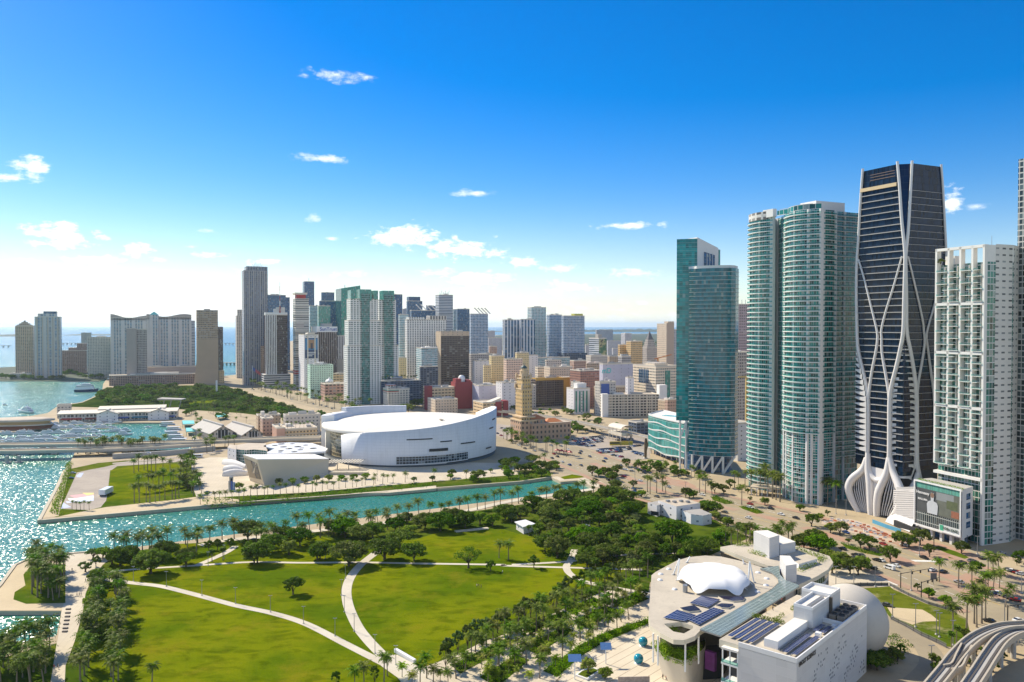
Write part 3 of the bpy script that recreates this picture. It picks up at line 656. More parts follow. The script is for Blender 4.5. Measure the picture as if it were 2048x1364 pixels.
def proto(key,parts,trunk,leaf):
 tk,cr=parts
 mt,mc=tk.mesh('trunk',trunk),cr.mesh('crown',leaf)
 one=MB();off=len(tk.v)
 one.v=tk.v+cr.v;one.f=tk.f+[tuple(i+off for i in f)for f in cr.f]
 one.m=[0]*len(tk.f)+[1]*len(cr.f);one.uv=[None]*len(one.f);one.sm=tk.sm+cr.sm
 PROTO[key]=(mt,mc,one.mesh('tree',[trunk,leaf]))
for i in range(5):proto(('palm',i),palm_parts(11+i,6.9+.5*i,.5+.5*(i%3),22+i%3,4.3+.15*i,wid=.85),TRUNK,PALML)
for i in range(4):proto(('royal',i),palm_parts(41+i,10.4+.6*i,.15,21,4.5,.27,wid=.85,upright=2),TRUNK,PALML)
for i in range(3):proto(('young',i),palm_parts(61+i,4.6+.5*i,.2,20,3.5,.15,wid=.8,upright=6),TRUNK,PALMY)
for i in range(3):proto(('far',i),palm_parts(71+i,9.5+i,.5,17,4.3,.3,wid=1.05,seg=4),TRUNK,PALML)
for i in range(3):proto(('cabbage',i),palm_parts(81+i,5.5+.4*i,.1,26,2.2,.2,wid=1.1,upright=18,seg=4),TRUNK,PALML)
for i in range(4):proto(('ficus',i),broad_parts(101+i,9.0+.8*i,6.4+.5*i,1.6,52,66,.56),BARK,LEAF1)
for i in range(3):proto(('oak',i),broad_parts(121+i,8.5+.6*i,5.6,1.6,44,60,.48,.65,.08),BARK,LEAF2)
for i in range(3):proto(('bright',i),broad_parts(141+i,6.2+.6*i,4.0,1.2,32,60,.45,.75),BARK,LEAF3)
for i in range(2):proto(('open',i),broad_parts(161+i,10.5,7.2,3.0,44,34,.40,.55,.18,.42,12),BARK,LEAF2)
for i in range(3):proto(('small',i),broad_parts(171+i,4.6+.5*i,2.3,1.2,16,48,.34,.8,0,.16,5),BARK,LEAF1)
for i in range(3):proto(('cypress',i),broad_parts(181+i,8.2+.5*i,2.1,1.0,22,44,.36,1.0,.15,.15,6),BARK,LEAF4 if i==1 else LEAF2)
for i in range(2):proto(('grey',i),broad_parts(191+i,5.5,3.4,1.3,22,50,.4,.7,.1),BARK,LEAF4)
for i in range(3):proto(('faroak',i),broad_parts(201+i,11+i,8.5,1.5,30,34,.95,.6),BARK,LEAF1 if i else LEAF2)
NAMES={'ficus':('ficus_tree','tree'),'oak':('oak_tree','tree'),'open':('oak_tree','tree'),'bright':('shade_tree','tree'),'small':('young_tree','tree'),'grey':('olive_tree','tree'),'faroak':('park_tree','tree'),'palm':('coconut_palm','palm'),'royal':('royal_palm','palm'),'young':('palm_tree','palm'),'far':('palm_tree','palm'),'cabbage':('cabbage_palm','palm'),'cypress':('narrow_tree','tree')}
def nvar(k):return len([1 for q in PROTO if q[0]==k])
def plant(kind,p,s=1.0,label=None,group=None,parts=True,r=rnd):
 v=r.randrange(nvar(kind));mt,mc,one=PROTO[(kind,v)]
 nm,cat=NAMES.get(kind,('broadleaf_tree','tree'))
 p=Vector(p)
 if parts:
  o=thing(nm,label,cat,p,group)
  for n_,m_ in(('trunk',mt),('crown',mc)):
   c=bpy.data.objects.new(n_,m_);link(c,o)
 else:
  o=bpy.data.objects.new(nm,one);link(o);o.location=p;tag(o,label,cat,group)
 o.rotation_euler=(0,0,r.uniform(0,6.28));f=s*r.uniform(.88,1.12);o.scale=(f*r.uniform(.92,1.08),f*r.uniform(.92,1.08),f)
 return o
def inpoly(x,y,pg):
 c=False;n=len(pg)
 for i in range(n):
  a,b_=pg[i],pg[(i+1)%n]
  if(a[1]>y)!=(b_[1]>y)and x<(b_[0]-a[0])*(y-a[1])/(b_[1]-a[1])+a[0]:c=not c
 return c
def scatter(px,n,mind,seed,avoid=()):
 pg=[(p.x,p.y)for p in W(px)];r=random.Random(seed);out=[]
 av=[[(p.x,p.y)for p in W(a)]for a in avoid]
 x0,x1=min(p[0]for p in pg),max(p[0]for p in pg);y0,y1=min(p[1]for p in pg),max(p[1]for p in pg)
 t=0
 while len(out)<n and t<n*80:
  t+=1;x,y=r.uniform(x0,x1),r.uniform(y0,y1)
  if inpoly(x,y,pg)and not any(inpoly(x,y,a)for a in av)and all((x-q.x)**2+(y-q.y)**2>mind*mind for q in out):out.append(Vector((x,y,0)))
 return out
def along(px,n,jit=.8,seed=1,off=0.0,s=True):
 pts=spline(W(px),12)if s else W(px);r=random.Random(seed)
 seg=[(pts[i+1]-pts[i]).length for i in range(len(pts)-1)];T=sum(seg);out=[]
 for k in range(n):
  d=T*(k+.5)/n+r.uniform(-.25,.25)*T/n*min(1,jit);i=0
  while i<len(seg)-1 and d>seg[i]:d-=seg[i];i+=1
  t=(pts[i+1]-pts[i]).normalized();q=pts[i]+t*d
  out.append(q+Vector((-t.y,t.x,0))*(off+r.uniform(-jit,jit)))
 return out
def pxof(p):
 d=Vector(p)-Vector((0,0,CAMZ));f=d.y*CT-d.z*ST
 return 1024+FPX*d.x/f
def grove(kinds,pts,label,group,s=1.0,parts=True,seed=1,order='left'):
 """label has {o}: its place in the grove counted from the left (or from the camera)"""
 r=random.Random(seed)
 pts=sorted(pts,key=(lambda p:pxof(p))if order=='left' else(lambda p:p.y))
 desc={'palm':'coconut palm','royal':'royal palm','young':'small palm','far':'palm','cabbage':'cabbage palm','ficus':'dark ficus','oak':'green oak','bright':'bright tree','open':'open-limbed oak','small':'little tree','cypress':'narrow tree','grey':'grey-green tree','faroak':'dark tree'}
 for i,p in enumerate(pts):
  k=r.choice(kinds)
  plant(k,p,s,label.format(k=desc[k],o=ordi(i)),group,parts,r)
near=[(212,1107),(260,1099),(420,1080),(600,1062),(800,1038),(1000,1010),(1185,984)]
grove(['palm'],along(near,46,1.6,3,-4),'{k} on the near bank of the channel, {o} from the left','palms along the near bank of the channel',.98)
grove(['palm','palm','small'],along([(236,1110),(420,1092),(600,1074),(800,1050)],26,2.5,5,-8),'{k} in the second row behind the channel bank, {o} from the left','second row of trees behind the channel bank')
mid=[(240,1132),(262,1120),(330,1118),(372,1128),(300,1146),(508,1128),(545,1104),(578,1110),(600,1092),(640,1118),(566,1080),(496,1082),(700,1128),(690,1075),(720,1085),(770,1118),(745,1076),(790,1062),(820,1070),(828,1122),(850,1058),(880,1062),(905,1050),(930,1056),(960,1048),(985,1052),(1010,1040),(800,1096),(812,1052),(668,1068)]
grove(['ficus','ficus','oak','bright'],W(mid),'{k} at the top edge of the lawn, {o} from the left','broad trees along the top edge of the lawn',.98,seed=4)
for k,q,s_,lb in[('ficus',(302,1147),1.15,'big spreading banyan with a thick trunk beside the straight path'),('open',(372,1134),.8,'thin half bare tree beside the straight path'),('ficus',(515,1126),1.1,'round dome-shaped ficus left of the middle of the straight path'),('oak',(586,1189),.88,'lone flat-topped tree standing out on the open lawn'),('ficus',(697,1132),1.25,'largest dark tree left of the curved path'),('ficus',(768,1120),1.15,'massive dark tree right of the curved path'),('open',(937,1136),1.0,'spreading open-limbed oak at the straight path'),('small',(981,1142),1.2,'small round tree just right of the open-limbed oak'),('palm',(998,1116),.85,'shorter of two lawn palms beside the straight path'),('palm',(1017,1120),1.0,'taller of two lawn palms beside the straight path'),('small',(1068,1136),1.25,'bushy young tree on the straight path right of the two lawn palms'),('cabbage',(1191,1150),1.2,'single cabbage palm inside the hooked path'),('bright',(635,1120),1.0,'upright tree beside the path left of the big dark pair'),('cabbage',(424,1124),.9,'single cabbage palm by the short climbing path'),('cabbage',(446,1121),.9,'cabbage palm right of the short climbing path'),('palm',(304,1366),.8,'short palm alone at the bottom edge of the lawn')]:
 plant(k,P(*q),s_,lb)
bldg=[[(1270,1000),(1480,1000),(1480,1090),(1300,1098)],[(1030,1040),(1070,1040),(1070,1062),(1030,1062)]]
grove(['ficus','oak','bright','grey','cabbage','bright'],scatter([(1010,1036),(1060,1012),(1120,1000),(1190,985),(1235,968),(1300,982),(1272,1004),(1290,1096),(1180,1112),(1100,1112),(1040,1060)],92,5.2,9,bldg),'{k} in the woods right of the lawn, {o} from the left','trees of the park woods',.92)
grove(['oak','ficus','bright','cypress','small'],scatter([(1180,1112),(1290,1100),(1440,1075),(1460,1098),(1390,1120),(1300,1140),(1240,1150),(1170,1135)],34,5.0,12,bldg),'{k} between the lawn and the museum roof, {o} from the left','trees above the museum roof',.85)
for k,q,s_,lb in[('ficus',(1345,1090),1.35,'wide dense ficus in front of the white park building'),('bright',(1442,1088),1.2,'light green tree right of the wide ficus'),('oak',(1115,1115),1.3,'big grey-green oak at the fork of the hooked path'),('ficus',(1190,1108),1.3,'wide dark ficus right of the hooked path')]:
 plant(k,P(*q),s_,lb)
grove(['ficus','small','bright'],along([(1405,1022),(1440,1042),(1480,1062),(1510,1078)],14,2.5,21),'{k} in the hedge of trees below the boulevard, {o} from the left','hedge of trees below the boulevard',.8)
grove(['royal','palm'],along([(1450,1098),(1490,1090),(1540,1085),(1590,1082)],15,3,22)+along([(1500,1108),(1560,1098),(1600,1092)],7,2,23),'{k} behind the museum entrance block, {o} from the left','palms behind the museum entrance block',.85)
grove(['ficus','bright','oak'],W([(1608,1100),(1630,1092),(1655,1120),(1668,1132),(1680,1128),(1700,1148),(1716,1150),(1640,1110),(1722,1140),(1664,1146)]),'{k} right of the museum entrance block, {o} from the left','trees right of the museum entrance block',.95)
grove(['palm','royal'],scatter(Z4([(210,500),(480,500),(485,770),(230,765),(190,690)]),30,2.9,31),'{k} in the clump at the water corner, {o} from the left','palm clump at the water corner',1.0)
grove(['palm'],scatter(Z4([(-60,1230),(160,1130),(330,1075),(400,1085),(330,1420),(-120,1420)]),26,3.6,32),'{k} in the clump at the bottom left corner, {o} from the left','palm clump at the bottom left corner',1.0)
grove(['small','palm','bright','palm','royal'],along(Z4([(730,590),(725,650),(722,740),(722,850),(705,960),(680,1080),(650,1200),(610,1420)]),26,1.3,33),'{k} in the row beside the promenade, {o} from the camera','row of trees beside the promenade',.92,order='near')
grove(['palm','palm','small','palm','royal'],along(Z4([(870,600),(880,700),(920,830),(900,960),(880,1080),(870,1200),(850,1420)]),26,1.3,34),'{k} along the left lawn edge, {o} from the camera','row of trees along the left lawn edge',.88,order='near')
grove(['small','bright','palm'],scatter(Z4([(740,560),(860,560),(860,1000),(640,1400),(620,1400),(720,900)]),8,4,36),'{k} between the two left rows, {o} from the camera','trees between the two left rows',.66,order='near')
grove(['small','grey','bright','small'],W(Z4([(640,540),(720,500),(700,440),(770,440),(840,480),(900,500),(860,430),(930,450)])),'{k} at the top end of the promenade, {o} from the left','small trees at the top of the promenade',.95)
grove(['cypress'],along(Z6([(-130,1290),(-10,1180),(110,1100),(250,1035),(400,970),(520,915),(640,855),(760,785),(880,720),(1010,665),(1160,620),(1300,560)]),27,1.2,41),'{k} in the lower lawn edge row, {o} from the left','dark row along the lower lawn edge',1.05)
for ri,(row,n)in enumerate([([(60,1180),(250,1085),(450,1000),(640,925),(860,820),(1080,730),(1290,650)],20),([(0,1270),(130,1200),(300,1130),(520,1030),(740,930),(960,840),(1200,760)],20),([(-100,1370),(60,1290),(260,1240),(480,1140),(690,1030),(850,950),(1030,880),(1240,790)],19),([(160,1400),(330,1300),(520,1230),(680,1150),(860,1060),(1000,980),(1180,930)],14),([(380,1420),(590,1310),(760,1190),(900,1120),(1090,990)],9)]):
 grove(['royal','young','palm','young','palm']if ri else['royal','palm'],along(Z6(row),n,1.0,50+ri),'{k} in the %s palm walk row below the lawn, {o} from the left'%ordi(ri),'palms of the palm walk',.80 if ri else.84,seed=60+ri)
grove(['royal','cypress','young','palm'],W(Z5([(1105,1320),(1080,1400),(1215,1330),(1010,1380),(930,1400),(1290,1400),(1350,1395),(1400,1340),(720,1420),(860,1430),(1450,1400),(1500,1370),(1560,1400)])),'{k} around the fork of the lawn paths, {o} from the left','trees around the path fork',.72)
grove(['bright','young','small','young'],scatter(Z6([(-60,1300),(150,1130),(420,1020),(640,915),(900,810),(1180,740),(1280,800),(1000,960),(700,1140),(420,1330),(100,1440)]),60,3.0,66),'{k} between the palm walk rows, {o} from the left','low trees between the palm walk rows',.62)
grove(['royal'],along(Z1([(1125,1050),(1200,1050),(1330,1040),(1450,1020),(1560,1000)]),10,2,71)+along(Z1([(1170,960),(1300,940),(1420,920),(1540,890)]),8,2,72)+along(Z1([(1130,800),(1230,770),(1360,790),(1480,800)]),8,3,73),'{k} on the peninsula lawn, {o} from the left','royal palms on the peninsula lawn',.95)
grove(['palm','royal','oak'],scatter(Z1([(1560,700),(1640,700),(1740,930),(1740,980),(1560,1010),(1500,860)]),24,3.6,74),'{k} at the right end of the peninsula, {o} from the left','grove at the right end of the peninsula',.95)
grove(['far'],along(Z1([(595,1105),(655,1105),(700,1110),(735,1110),(775,1110)]),5,.5,75),'{k} in the peninsula corner row, {o} from the left','short row of palms on the peninsula corner',.42)
grove(['palm','far'],along(Z2([(-20,735),(150,715),(330,692),(520,668),(720,648),(900,628),(1100,605),(1250,590)]),34,2.5,81),'{k} before the arena, {o} from the left','palms on the bank before the arena',.62)
grove(['bright'],W(Z2([(505,610),(590,605),(668,596),(745,590),(825,585),(905,580),(985,575),(1060,570)])),'{k} clipped round before the wedge hall, {o} from the left','clipped trees in front of the tan wedge hall',.72)
plant('bright',P(*Z2([(250,640)])[0]),.9,'bright green tree alone on the forecourt beside the sculpture')
grove(['oak','palm','ficus','grey','bright'],scatter(Z2([(1260,590),(1500,565),(1800,520),(2040,450),(2280,470),(2290,545),(2048,575),(1560,600)]),38,5,83),'{k} on the slope right of the arena, {o} from the left','trees on the slope right of the arena',.72)
grove(['oak','bright','ficus'],W(Z3([(850,650),(900,660),(960,670),(1010,660),(1040,640),(940,640),(1000,690)])),'{k} at the head of the channel, {o} from the left','trees at the head of the channel',.85)
grove(['far'],scatter(Z1([(650,615),(760,600),(1000,590),(1250,600),(1400,585),(1400,620),(1000,625),(660,640)]),32,3.5,91),'{k} beside the causeway at the marina, {o} from the left','palms beside the causeway at the marina',1.0,parts=False)
grove(['far'],scatter(Z1([(1560,600),(1900,570),(2040,560),(1960,620),(1700,640)]),10,5,92),'{k} at the causeway approach, {o} from the left','palms at the causeway approach',.9,parts=False)
b=MB();r_=random.Random(5)
for p in along(Z1([(600,715),(560,850),(520,980),(470,1120),(520,1150)]),46,1.0,93):leaf_quads(b,p+Vector((0,0,1.2)),(2.6,2.6,1.8),46,.5,r_)
tag(b.build('hedge',LEAF3),'overgrown green hedge between the sandy walk and the event pavement','hedge')
b=MB()
for px,n in((Z2([(0,745),(30,700),(700,665),(1200,615),(1500,590),(1500,622),(770,688),(60,752)]),120),(Z2([(1560,585),(2048,540),(2230,490),(2250,560),(2048,582)]),70)):
 for p in scatter(px,n,1.5,95+n):leaf_quads(b,p+Vector((0,0,.5)),(2.2,2.2,1.1),26,.42,r_)
tag(b.build('shrubbery',LEAF1),'low shrubs filling the planted bank before the arena','shrubs',kind='stuff')
b=MB()
for px in BEDS:
 for p in scatter(px,34,1.3,96):leaf_quads(b,p+Vector((0,0,.5)),(1.5,1.5,.8),34,.26,r_)
for p in scatter(Z6([(560,1290),(700,1210),(800,1130),(1000,1040),(1290,940),(1290,965),(1000,1082),(800,1200),(660,1330)]),130,.9,97):leaf_quads(b,p+Vector((0,0,.7)),(1.4,1.4,1.1),40,.28,r_)
tag(b.build('shrubbery',LEAF3),'yellow-green shrubs filling the beds of the palm walk','shrubs',kind='stuff')
b=MB()
for p in scatter([(1010,1036),(1060,1012),(1120,1000),(1190,985),(1235,968),(1300,982),(1410,1060),(1440,1100),(1280,1150),(1180,1130),(1100,1112),(1040,1060)],230,2.2,98,bldg):leaf_quads(b,p+Vector((0,0,.9)),(2.4,2.4,1.5),30,.45,r_)
tag(b.build('undergrowth',LEAF2),'undergrowth between the trees of the park woods','undergrowth',kind='stuff')
b=MB()
for px in(Z8([(480,255),(560,285),(700,320),(830,355),(790,365),(640,335),(520,300)]),Z3([(1750,810),(1800,805),(1930,860),(1860,865),(1770,835)]),Z3([(1960,880),(2060,890),(2150,930),(2100,940),(1990,900)]),Z8([(870,980),(950,1000),(1040,1080),(1020,1180),(860,1240),(860,1100)])):
 for p in scatter(px,30,1.2,99):leaf_quads(b,p+Vector((0,0,.4)),(1.3,1.3,.7),26,.3,r_)
tag(b.build('shrubbery',LEAF1),'low shrubs planted in the boulevard medians and round the planetarium','shrubs',kind='stuff')
grove(['faroak','far'],scatter([(130,811),(240,814),(350,817),(480,825),(600,838),(600,828),(420,810),(240,808)],44,6,118,[Z1([(480,200),(1560,200),(1560,260),(480,260)])]),'{k} on the near edge of the far park, {o} from the left','trees on the near edge of the far park',.72,parts=False)
grove(['faroak'],scatter([(170,806),(206,789),(230,776),(430,774),(490,790),(545,806),(600,830),(500,828),(420,808),(330,806),(240,812)],150,6.5,111,[Z1([(1370,170),(1860,160),(1850,215),(1380,215)])]),'{k} in the park behind the marina, {o} from the left','trees of the far waterfront park',.82,parts=False)
grove(['far'],along([(480,772),(520,786),(580,803),(640,817),(700,834)],38,7,112,16),'{k} left of the far boulevard, {o} from the left','palms of the far boulevard, left side',1.1,parts=False)
grove(['far'],along([(520,764),(580,782),(640,797),(700,808),(745,816)],40,9,113,-6),'{k} right of the far boulevard, {o} from the left','palms of the far boulevard, right side',1.1,parts=False)
grove(['faroak'],W([(640,838),(660,842),(680,838),(600,846),(540,838),(700,832),(520,828)]),'{k} between market roofs and arena, {o} from the left','trees left of the arena',.8,parts=False)
grove(['far','faroak','far'],scatter([(352,828),(420,822),(500,830),(640,838),(640,846),(560,852),(470,846),(400,838)],34,5,131),'{k} around the market halls, {o} from the left','trees around the market halls',.62,parts=False)
grove(['far'],scatter(Z1([(1660,340),(1720,340),(1800,560),(1700,590)]),14,4,132),'{k} along the dock beside the market hall, {o} from the left','palms along the market dock',.7,parts=False)
grove(['royal'],along(Z3([(190,380),(300,420),(420,455),(560,480),(690,505)]),18,4,121),'{k} on the boulevard right of the arena, {o} from the left','palms on the boulevard right of the arena',.95)
grove(['far','far','bright'],scatter(Z3([(120,340),(200,340),(440,420),(400,440),(160,390)]),10,6,122),'{k} between arena and tan tower, {o} from the left','trees between the arena and the tan tower',.7)
grove(['faroak','bright'],W(Z3([(640,345),(690,340),(740,325),(800,320),(860,310),(920,315),(660,385),(720,300),(780,290),(850,280),(1010,320),(1040,320),(1110,330),(1090,345)])),'{k} along the parking lot, {o} from the left','trees along the parking lot',.72)
grove(['far','oak','bright','small'],scatter(Z3([(1070,570),(1180,590),(1300,560),(1420,590),(1560,640),(1700,670),(1600,690),(1400,650),(1200,630)]),34,5,124),'{k} before the teal glass tower, {o} from the left','trees on the boulevard before the teal glass tower',.72)
grove(['royal','royal','palm'],W(Z3([(1290,790),(1340,780),(1385,770),(1410,790),(1270,770),(1665,780),(1710,785),(1760,790),(1985,870),(1930,740),(1960,720),(2010,730)])),'{k} standing on the boulevard in mid distance, {o} from the left','tall palms on the mid boulevard',.95)
grove(['oak','bright','small'],W(Z3([(1830,740),(1900,745),(1960,770),(2030,790),(1780,780),(1850,790),(2080,800),(1560,815),(1590,820),(1620,815)])+[(1500,1003),(1530,1010),(1600,1022),(1655,1032),(1640,1040)]),'{k} before the curved green tower, {o} from the left','street trees before the curved green tower',.72)
grove(['royal'],W([(1502,985),(1520,990),(1536,992),(1545,997),(1552,1000),(1560,1004),(1530,985),(1655,1010),(1672,1015)]),'{k} at the foot of the curved green tower, {o} from the left','palms at the foot of the curved green tower',1.35)
grove(['oak','bright','small'],W(Z8([(250,130),(400,180),(290,240),(540,270),(475,200),(640,300),(710,320),(780,340)])),'{k} along the boulevard before the roadworks, {o} from the left','street trees before the roadworks',.8)
plant('oak',P(*Z8([(875,410)])[0]),.95,'round olive tree on the brick median tip');plant('bright',P(*Z8([(965,290)])[0]),1.25,'broad bright green tree left of the billboard building');plant('bright',P(*Z8([(1025,295)])[0]),1.1,'bright green tree touching the broad one beside the billboard building');plant('oak',P(*Z8([(1110,280)])[0]),.9,'grey-green tree before the pillars of the billboard building')
plant('small',P(*Z8([(1185,370)])[0]),1.2,'small round tree at the left end of the street lawn');plant('oak',P(*Z8([(1440,345)])[0]),.75,'dark round tree behind the street lawn')
grove(['royal','palm'],W(Z8([(1262,570),(1415,620),(1520,675),(1600,690),(1650,700),(1690,650),(1790,770),(1820,720),(1740,620),(1650,540),(1740,520),(1690,510),(1630,720)])),'{k} on the islands at the right edge, {o} from the left','palms on the islands at the right edge',.88)
grove(['royal'],W(Z8([(1370,1000),(1480,960),(1560,930),(1600,900),(1630,880),(1540,900)])),'{k} above the curved transit track, {o} from the left','palms above the curved track',1.05)
grove(['small','bright','oak'],W(Z8([(1180,700),(1310,760),(1330,750),(1090,640),(1850,400),(1880,440),(1910,420),(1560,490)])),'{k} along the lot fence and right kerb, {o} from the left','small trees along the lot fence',.65)
grove(['ficus','small','bright'],W(Z8([(740,1200),(790,1220),(830,1190),(720,1260),(770,1270),(840,1230),(900,1160),(960,1130),(930,1200),(880,1230)])),'{k} in the dark planting below the planetarium, {o} from the left','planting below the planetarium',.55)
grove(['cabbage','small'],W(Z8([(1210,1290),(1240,1310),(1250,1260),(1450,1200),(1500,1180),(1480,1240),(1560,1150),(1700,1230),(1760,1200),(1690,1280),(1400,1050),(1460,1020),(1360,1110)])),'{k} around the curved transit track, {o} from the left','plants around the curved track',.8)
GA=R(25)
AD=Vector((-math.sin(GA),math.cos(GA)))
AW=Vector((math.cos(GA),math.sin(GA)))
def solve(c,a,px):
 k=(px-1024)/FPX
 return(k*c.y-c.x)/(a.x-k*a.y)
class Bld:pass
def off_poly(pl,o):
 """inset a convex counter-clockwise polygon"""
 n=len(pl);out=[]
 c=Vector((sum(p[0]for p in pl)/n,sum(p[1]for p in pl)/n))
 for i in range(n):
  p0,p1,p2=Vector(pl[i-1][:2]),Vector(pl[i][:2]),Vector(pl[(i+1)%n][:2])
  d1=(p1-p0).normalized();d2=(p2-p1).normalized()
  n1=Vector((-d1.y,d1.x));n2=Vector((-d2.y,d2.x));k=(n1+n2);k=k/max(.3,k.dot(n1)if k.length else 1)
  out.append(p1+k*o)
 return out
def shell(t,pl,z0,z1,fm,rm,pm=None,par=1.1,nm='facade'):
 """walls, roof and parapet of one block"""
 if area(pl)<0:pl=pl[::-1]
 b=MB();b.prism(pl,z0,z1,0,top=False);b.build(nm,fm,t)
 b=MB();b.cap([(p[0],p[1],z1)for p in pl],0);b.build('roof',rm,t)
 if par:
  o,i=off_poly(pl,-.12),off_poly(pl,.55);b=MB();n=len(pl)
  for k in range(n):
   j=(k+1)%n
   b.face([(*o[k],z1+par),(*o[j],z1+par),(*i[j],z1+par),(*i[k],z1+par)])
   b.face([(*o[k],z1-.3),(*o[j],z1-.3),(*o[j],z1+par),(*o[k],z1+par)])
   b.face([(*i[j],z1),(*i[k],z1),(*i[k],z1+par),(*i[j],z1+par)])
  b.build('parapet',pm or CREAM,t)
def rect(c,a,b,la,lb):return[c,c+a*la,c+a*la+b*lb,c+b*lb]
def gb(name,label,cat,xl,xc,xr,d,ytop,fm,rm=None,pm=None,dep=None,ang=None,mech=2,seed=0,par=1.1,z0=0.0,thing_=None,group=None):
 rm=rm or ROOFG
 a1,a2=AD,AW
 if ang is not None:a1,a2=Vector((-math.sin(R(ang)),math.cos(R(ang)))),Vector((math.cos(R(ang)),math.sin(R(ang))))
 c=Vector(AT(xc,HZ,d)[:2])
 w_=solve(c,a2,xr)
 dp=dep if dep else(solve(c,a1,xl)if xl<xc-.5 and xc>400 else 26)
 if not 4<dp<90:dp=26
 h=ZT(ytop,d)
 t=thing_ or thing(name,label,cat,(c.x,c.y,z0),group)
 o=Bld();o.t,o.c,o.a1,o.a2,o.w,o.d,o.h=t,c,a1,a2,w_,dp,h
 o.pl=rect(c,a2,a1,w_,dp)
 shell(t,o.pl,z0,h,fm,rm,pm,par)
 r=random.Random(seed*17+int(xc))
 for i in range(mech):
  mw,md,mh=w_*r.uniform(.12,.3),dp*r.uniform(.12,.3),r.uniform(1.8,4.2)
  s=c+a2*(w_-mw)*r.uniform(.15,.85)+a1*(dp-md)*r.uniform(.15,.8)
  b=MB();b.obox(s,a2,a1,mw,md,h,h+mh);b.build('roof_plant',r.choice([CONC,ROOFW,METAL]),t)
 return o
def blk(o,name,s,t_,w_,d_,z0,z1,mat,rm=None):
 """extra block on building o: s along the front, t_ back from it"""
 b=MB();b.obox(o.c+o.a2*s+o.a1*t_,o.a2,o.a1,w_,d_,z0,z1,0,1 if rm else 0)
 return b.build(name,[mat,rm]if rm else mat,o.t)
def bands(o,n,z0,z1,hgt,outw,mat,name='floor_band',front=True,side=True,s0=0.0,s1=1.0):
 """projecting floor bands along the front and the sunny side, each floor one part"""
 for i in range(n):
  z=z0+(z1-z0)*i/max(1,n-1);b=MB()
  if front:b.obox(o.c+o.a2*(o.w*s0-(outw if s0==0 else 0))-o.a1*outw,o.a2,o.a1,o.w*(s1-s0)+outw,outw,z,z+hgt)
  if side:b.obox(o.c-o.a2*outw,o.a2,o.a1,outw,o.d,z,z+hgt)
  b.build(name,mat,o.t)
def fins(o,n,z0,z1,wd,outw,mat,name='pier',s0=0.0,s1=1.0):
 for i in range(n):
  s=o.w*(s0+(s1-s0)*(i+.5)/n)-wd/2
  b=MB();b.obox(o.c+o.a2*s-o.a1*outw,o.a2,o.a1,wd,outw,z0,z1);b.build(name,mat,o.t)
F={}
F['tanapt']=facade('tan_condo',(0.64,0.47,0.32),(.05,.07,.09),3.3,3.6,.55,.55,slab=.14)
F['blueapt']=facade('blue_beige_condo',(.60,.56,.52),(.03,.15,.27),3.3,5.5,.68,.62,vper=3)
F['brown']=facade('brown_terrace',(0.38,0.26,0.20),(.05,.05,.06),3.4,4,.6,.5)
F['beigegrid']=facade('beige_grid',(0.59,0.54,0.46),(.05,.08,.11),3.4,3.2,.5,.5)
F['grid']=facade('grey_stone_grid',(0.46,0.41,0.37),(.03,.04,.06),3.5,2.6,.55,.55)
F['stone']=facade('plain_travertine',(0.42,0.36,0.32),(.2,.17,.15),3.5,8,.02,.02,blind=0,bumpd=0)
F['onem']=facade('cream_blue_condo',(.58,.56,.53),(.025,.14,.22),3.2,5.4,.62,.62,vper=4)
F['gold']=facade('tan_office',(.50,.37,.25),(.10,.09,.08),3.8,3.4,.72,.42,var=.5,blind=.35,refl=.5,gr=.25)
F['slim']=facade('slim_beige',(0.64,0.56,0.46),(.04,.06,.07),3.3,4,.5,.5)
F['dkblue']=facade('dark_blue_glass',(.12,.18,.26),(.025,.10,.20),3.7,2.2,.86,.74)
F['navy']=facade('navy_glass',(.07,.13,.23),(.015,.08,.18),3.7,2.6,.9,.7)
F['sefc']=facade('grey_granite_tower',(0.38,0.36,0.36),(.045,.08,.15),4.0,2.9,.62,.72,wall2=(.17,.17,.20),var=.8)
F['sefc2']=facade('orange_granite',(0.64,0.42,0.28),(.10,.08,.07),4.0,2.9,.55,.6)
F['dkbrown']=facade('dark_brown_glass',(0.13,0.09,0.08),(.03,.022,.022),3.8,2.0,.8,.8)
F['band']=facade('banded_grey',(0.72,0.67,0.59),(.05,.055,.06),3.35,40,1.0,.50)
F['mint']=facade('mint_wall',(0.59,0.79,0.64),(.10,.16,.15),3.4,3.6,.5,.42)
F['pinkb']=facade('brown_pink_store',(0.46,0.28,0.22),(.06,.05,.05),4.6,6.0,.62,.45)
F['strip']=facade('white_black_strips',(0.74,0.73,0.72),(.05,.05,.06),3.6,4.2,.5,.98)
F['viz']=facade('vizc_white_condo',(0.79,0.78,0.73),(.03,.09,.08),3.1,4.4,.55,.50)
F['vizg']=facade('vizc_green_glass',(.30,.42,.38),(.02,.13,.115),3.1,1.8,.86,.80,var=.8)
F['green']=glassmat('emerald_glass',(.0,.27,.19),1.6,3.8,lc=(.01,.12,.09),line=.1)
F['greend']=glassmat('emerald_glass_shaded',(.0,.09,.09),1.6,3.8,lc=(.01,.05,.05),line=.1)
F['teal']=glassmat('teal_green_glass',(.04,.25,.20),1.6,3.6,lc=(.1,.2,.17))
F['whiteb']=facade('white_arched_condo',(0.79,0.77,0.72),(.04,.06,.07),3.2,4.6,.48,.55)
F['whiteg']=facade('white_teal_glass',(.62,.67,.68),(.04,.20,.24),3.3,2.4,.8,.62)
F['grey']=facade('grey_office',(0.51,0.54,0.58),(.07,.10,.14),3.7,30,1.0,.5)
F['bluestr']=facade('blue_stripe_condo',(.72,.73,.75),(.015,.09,.18),3.3,7.2,.60,.97,var=.4)
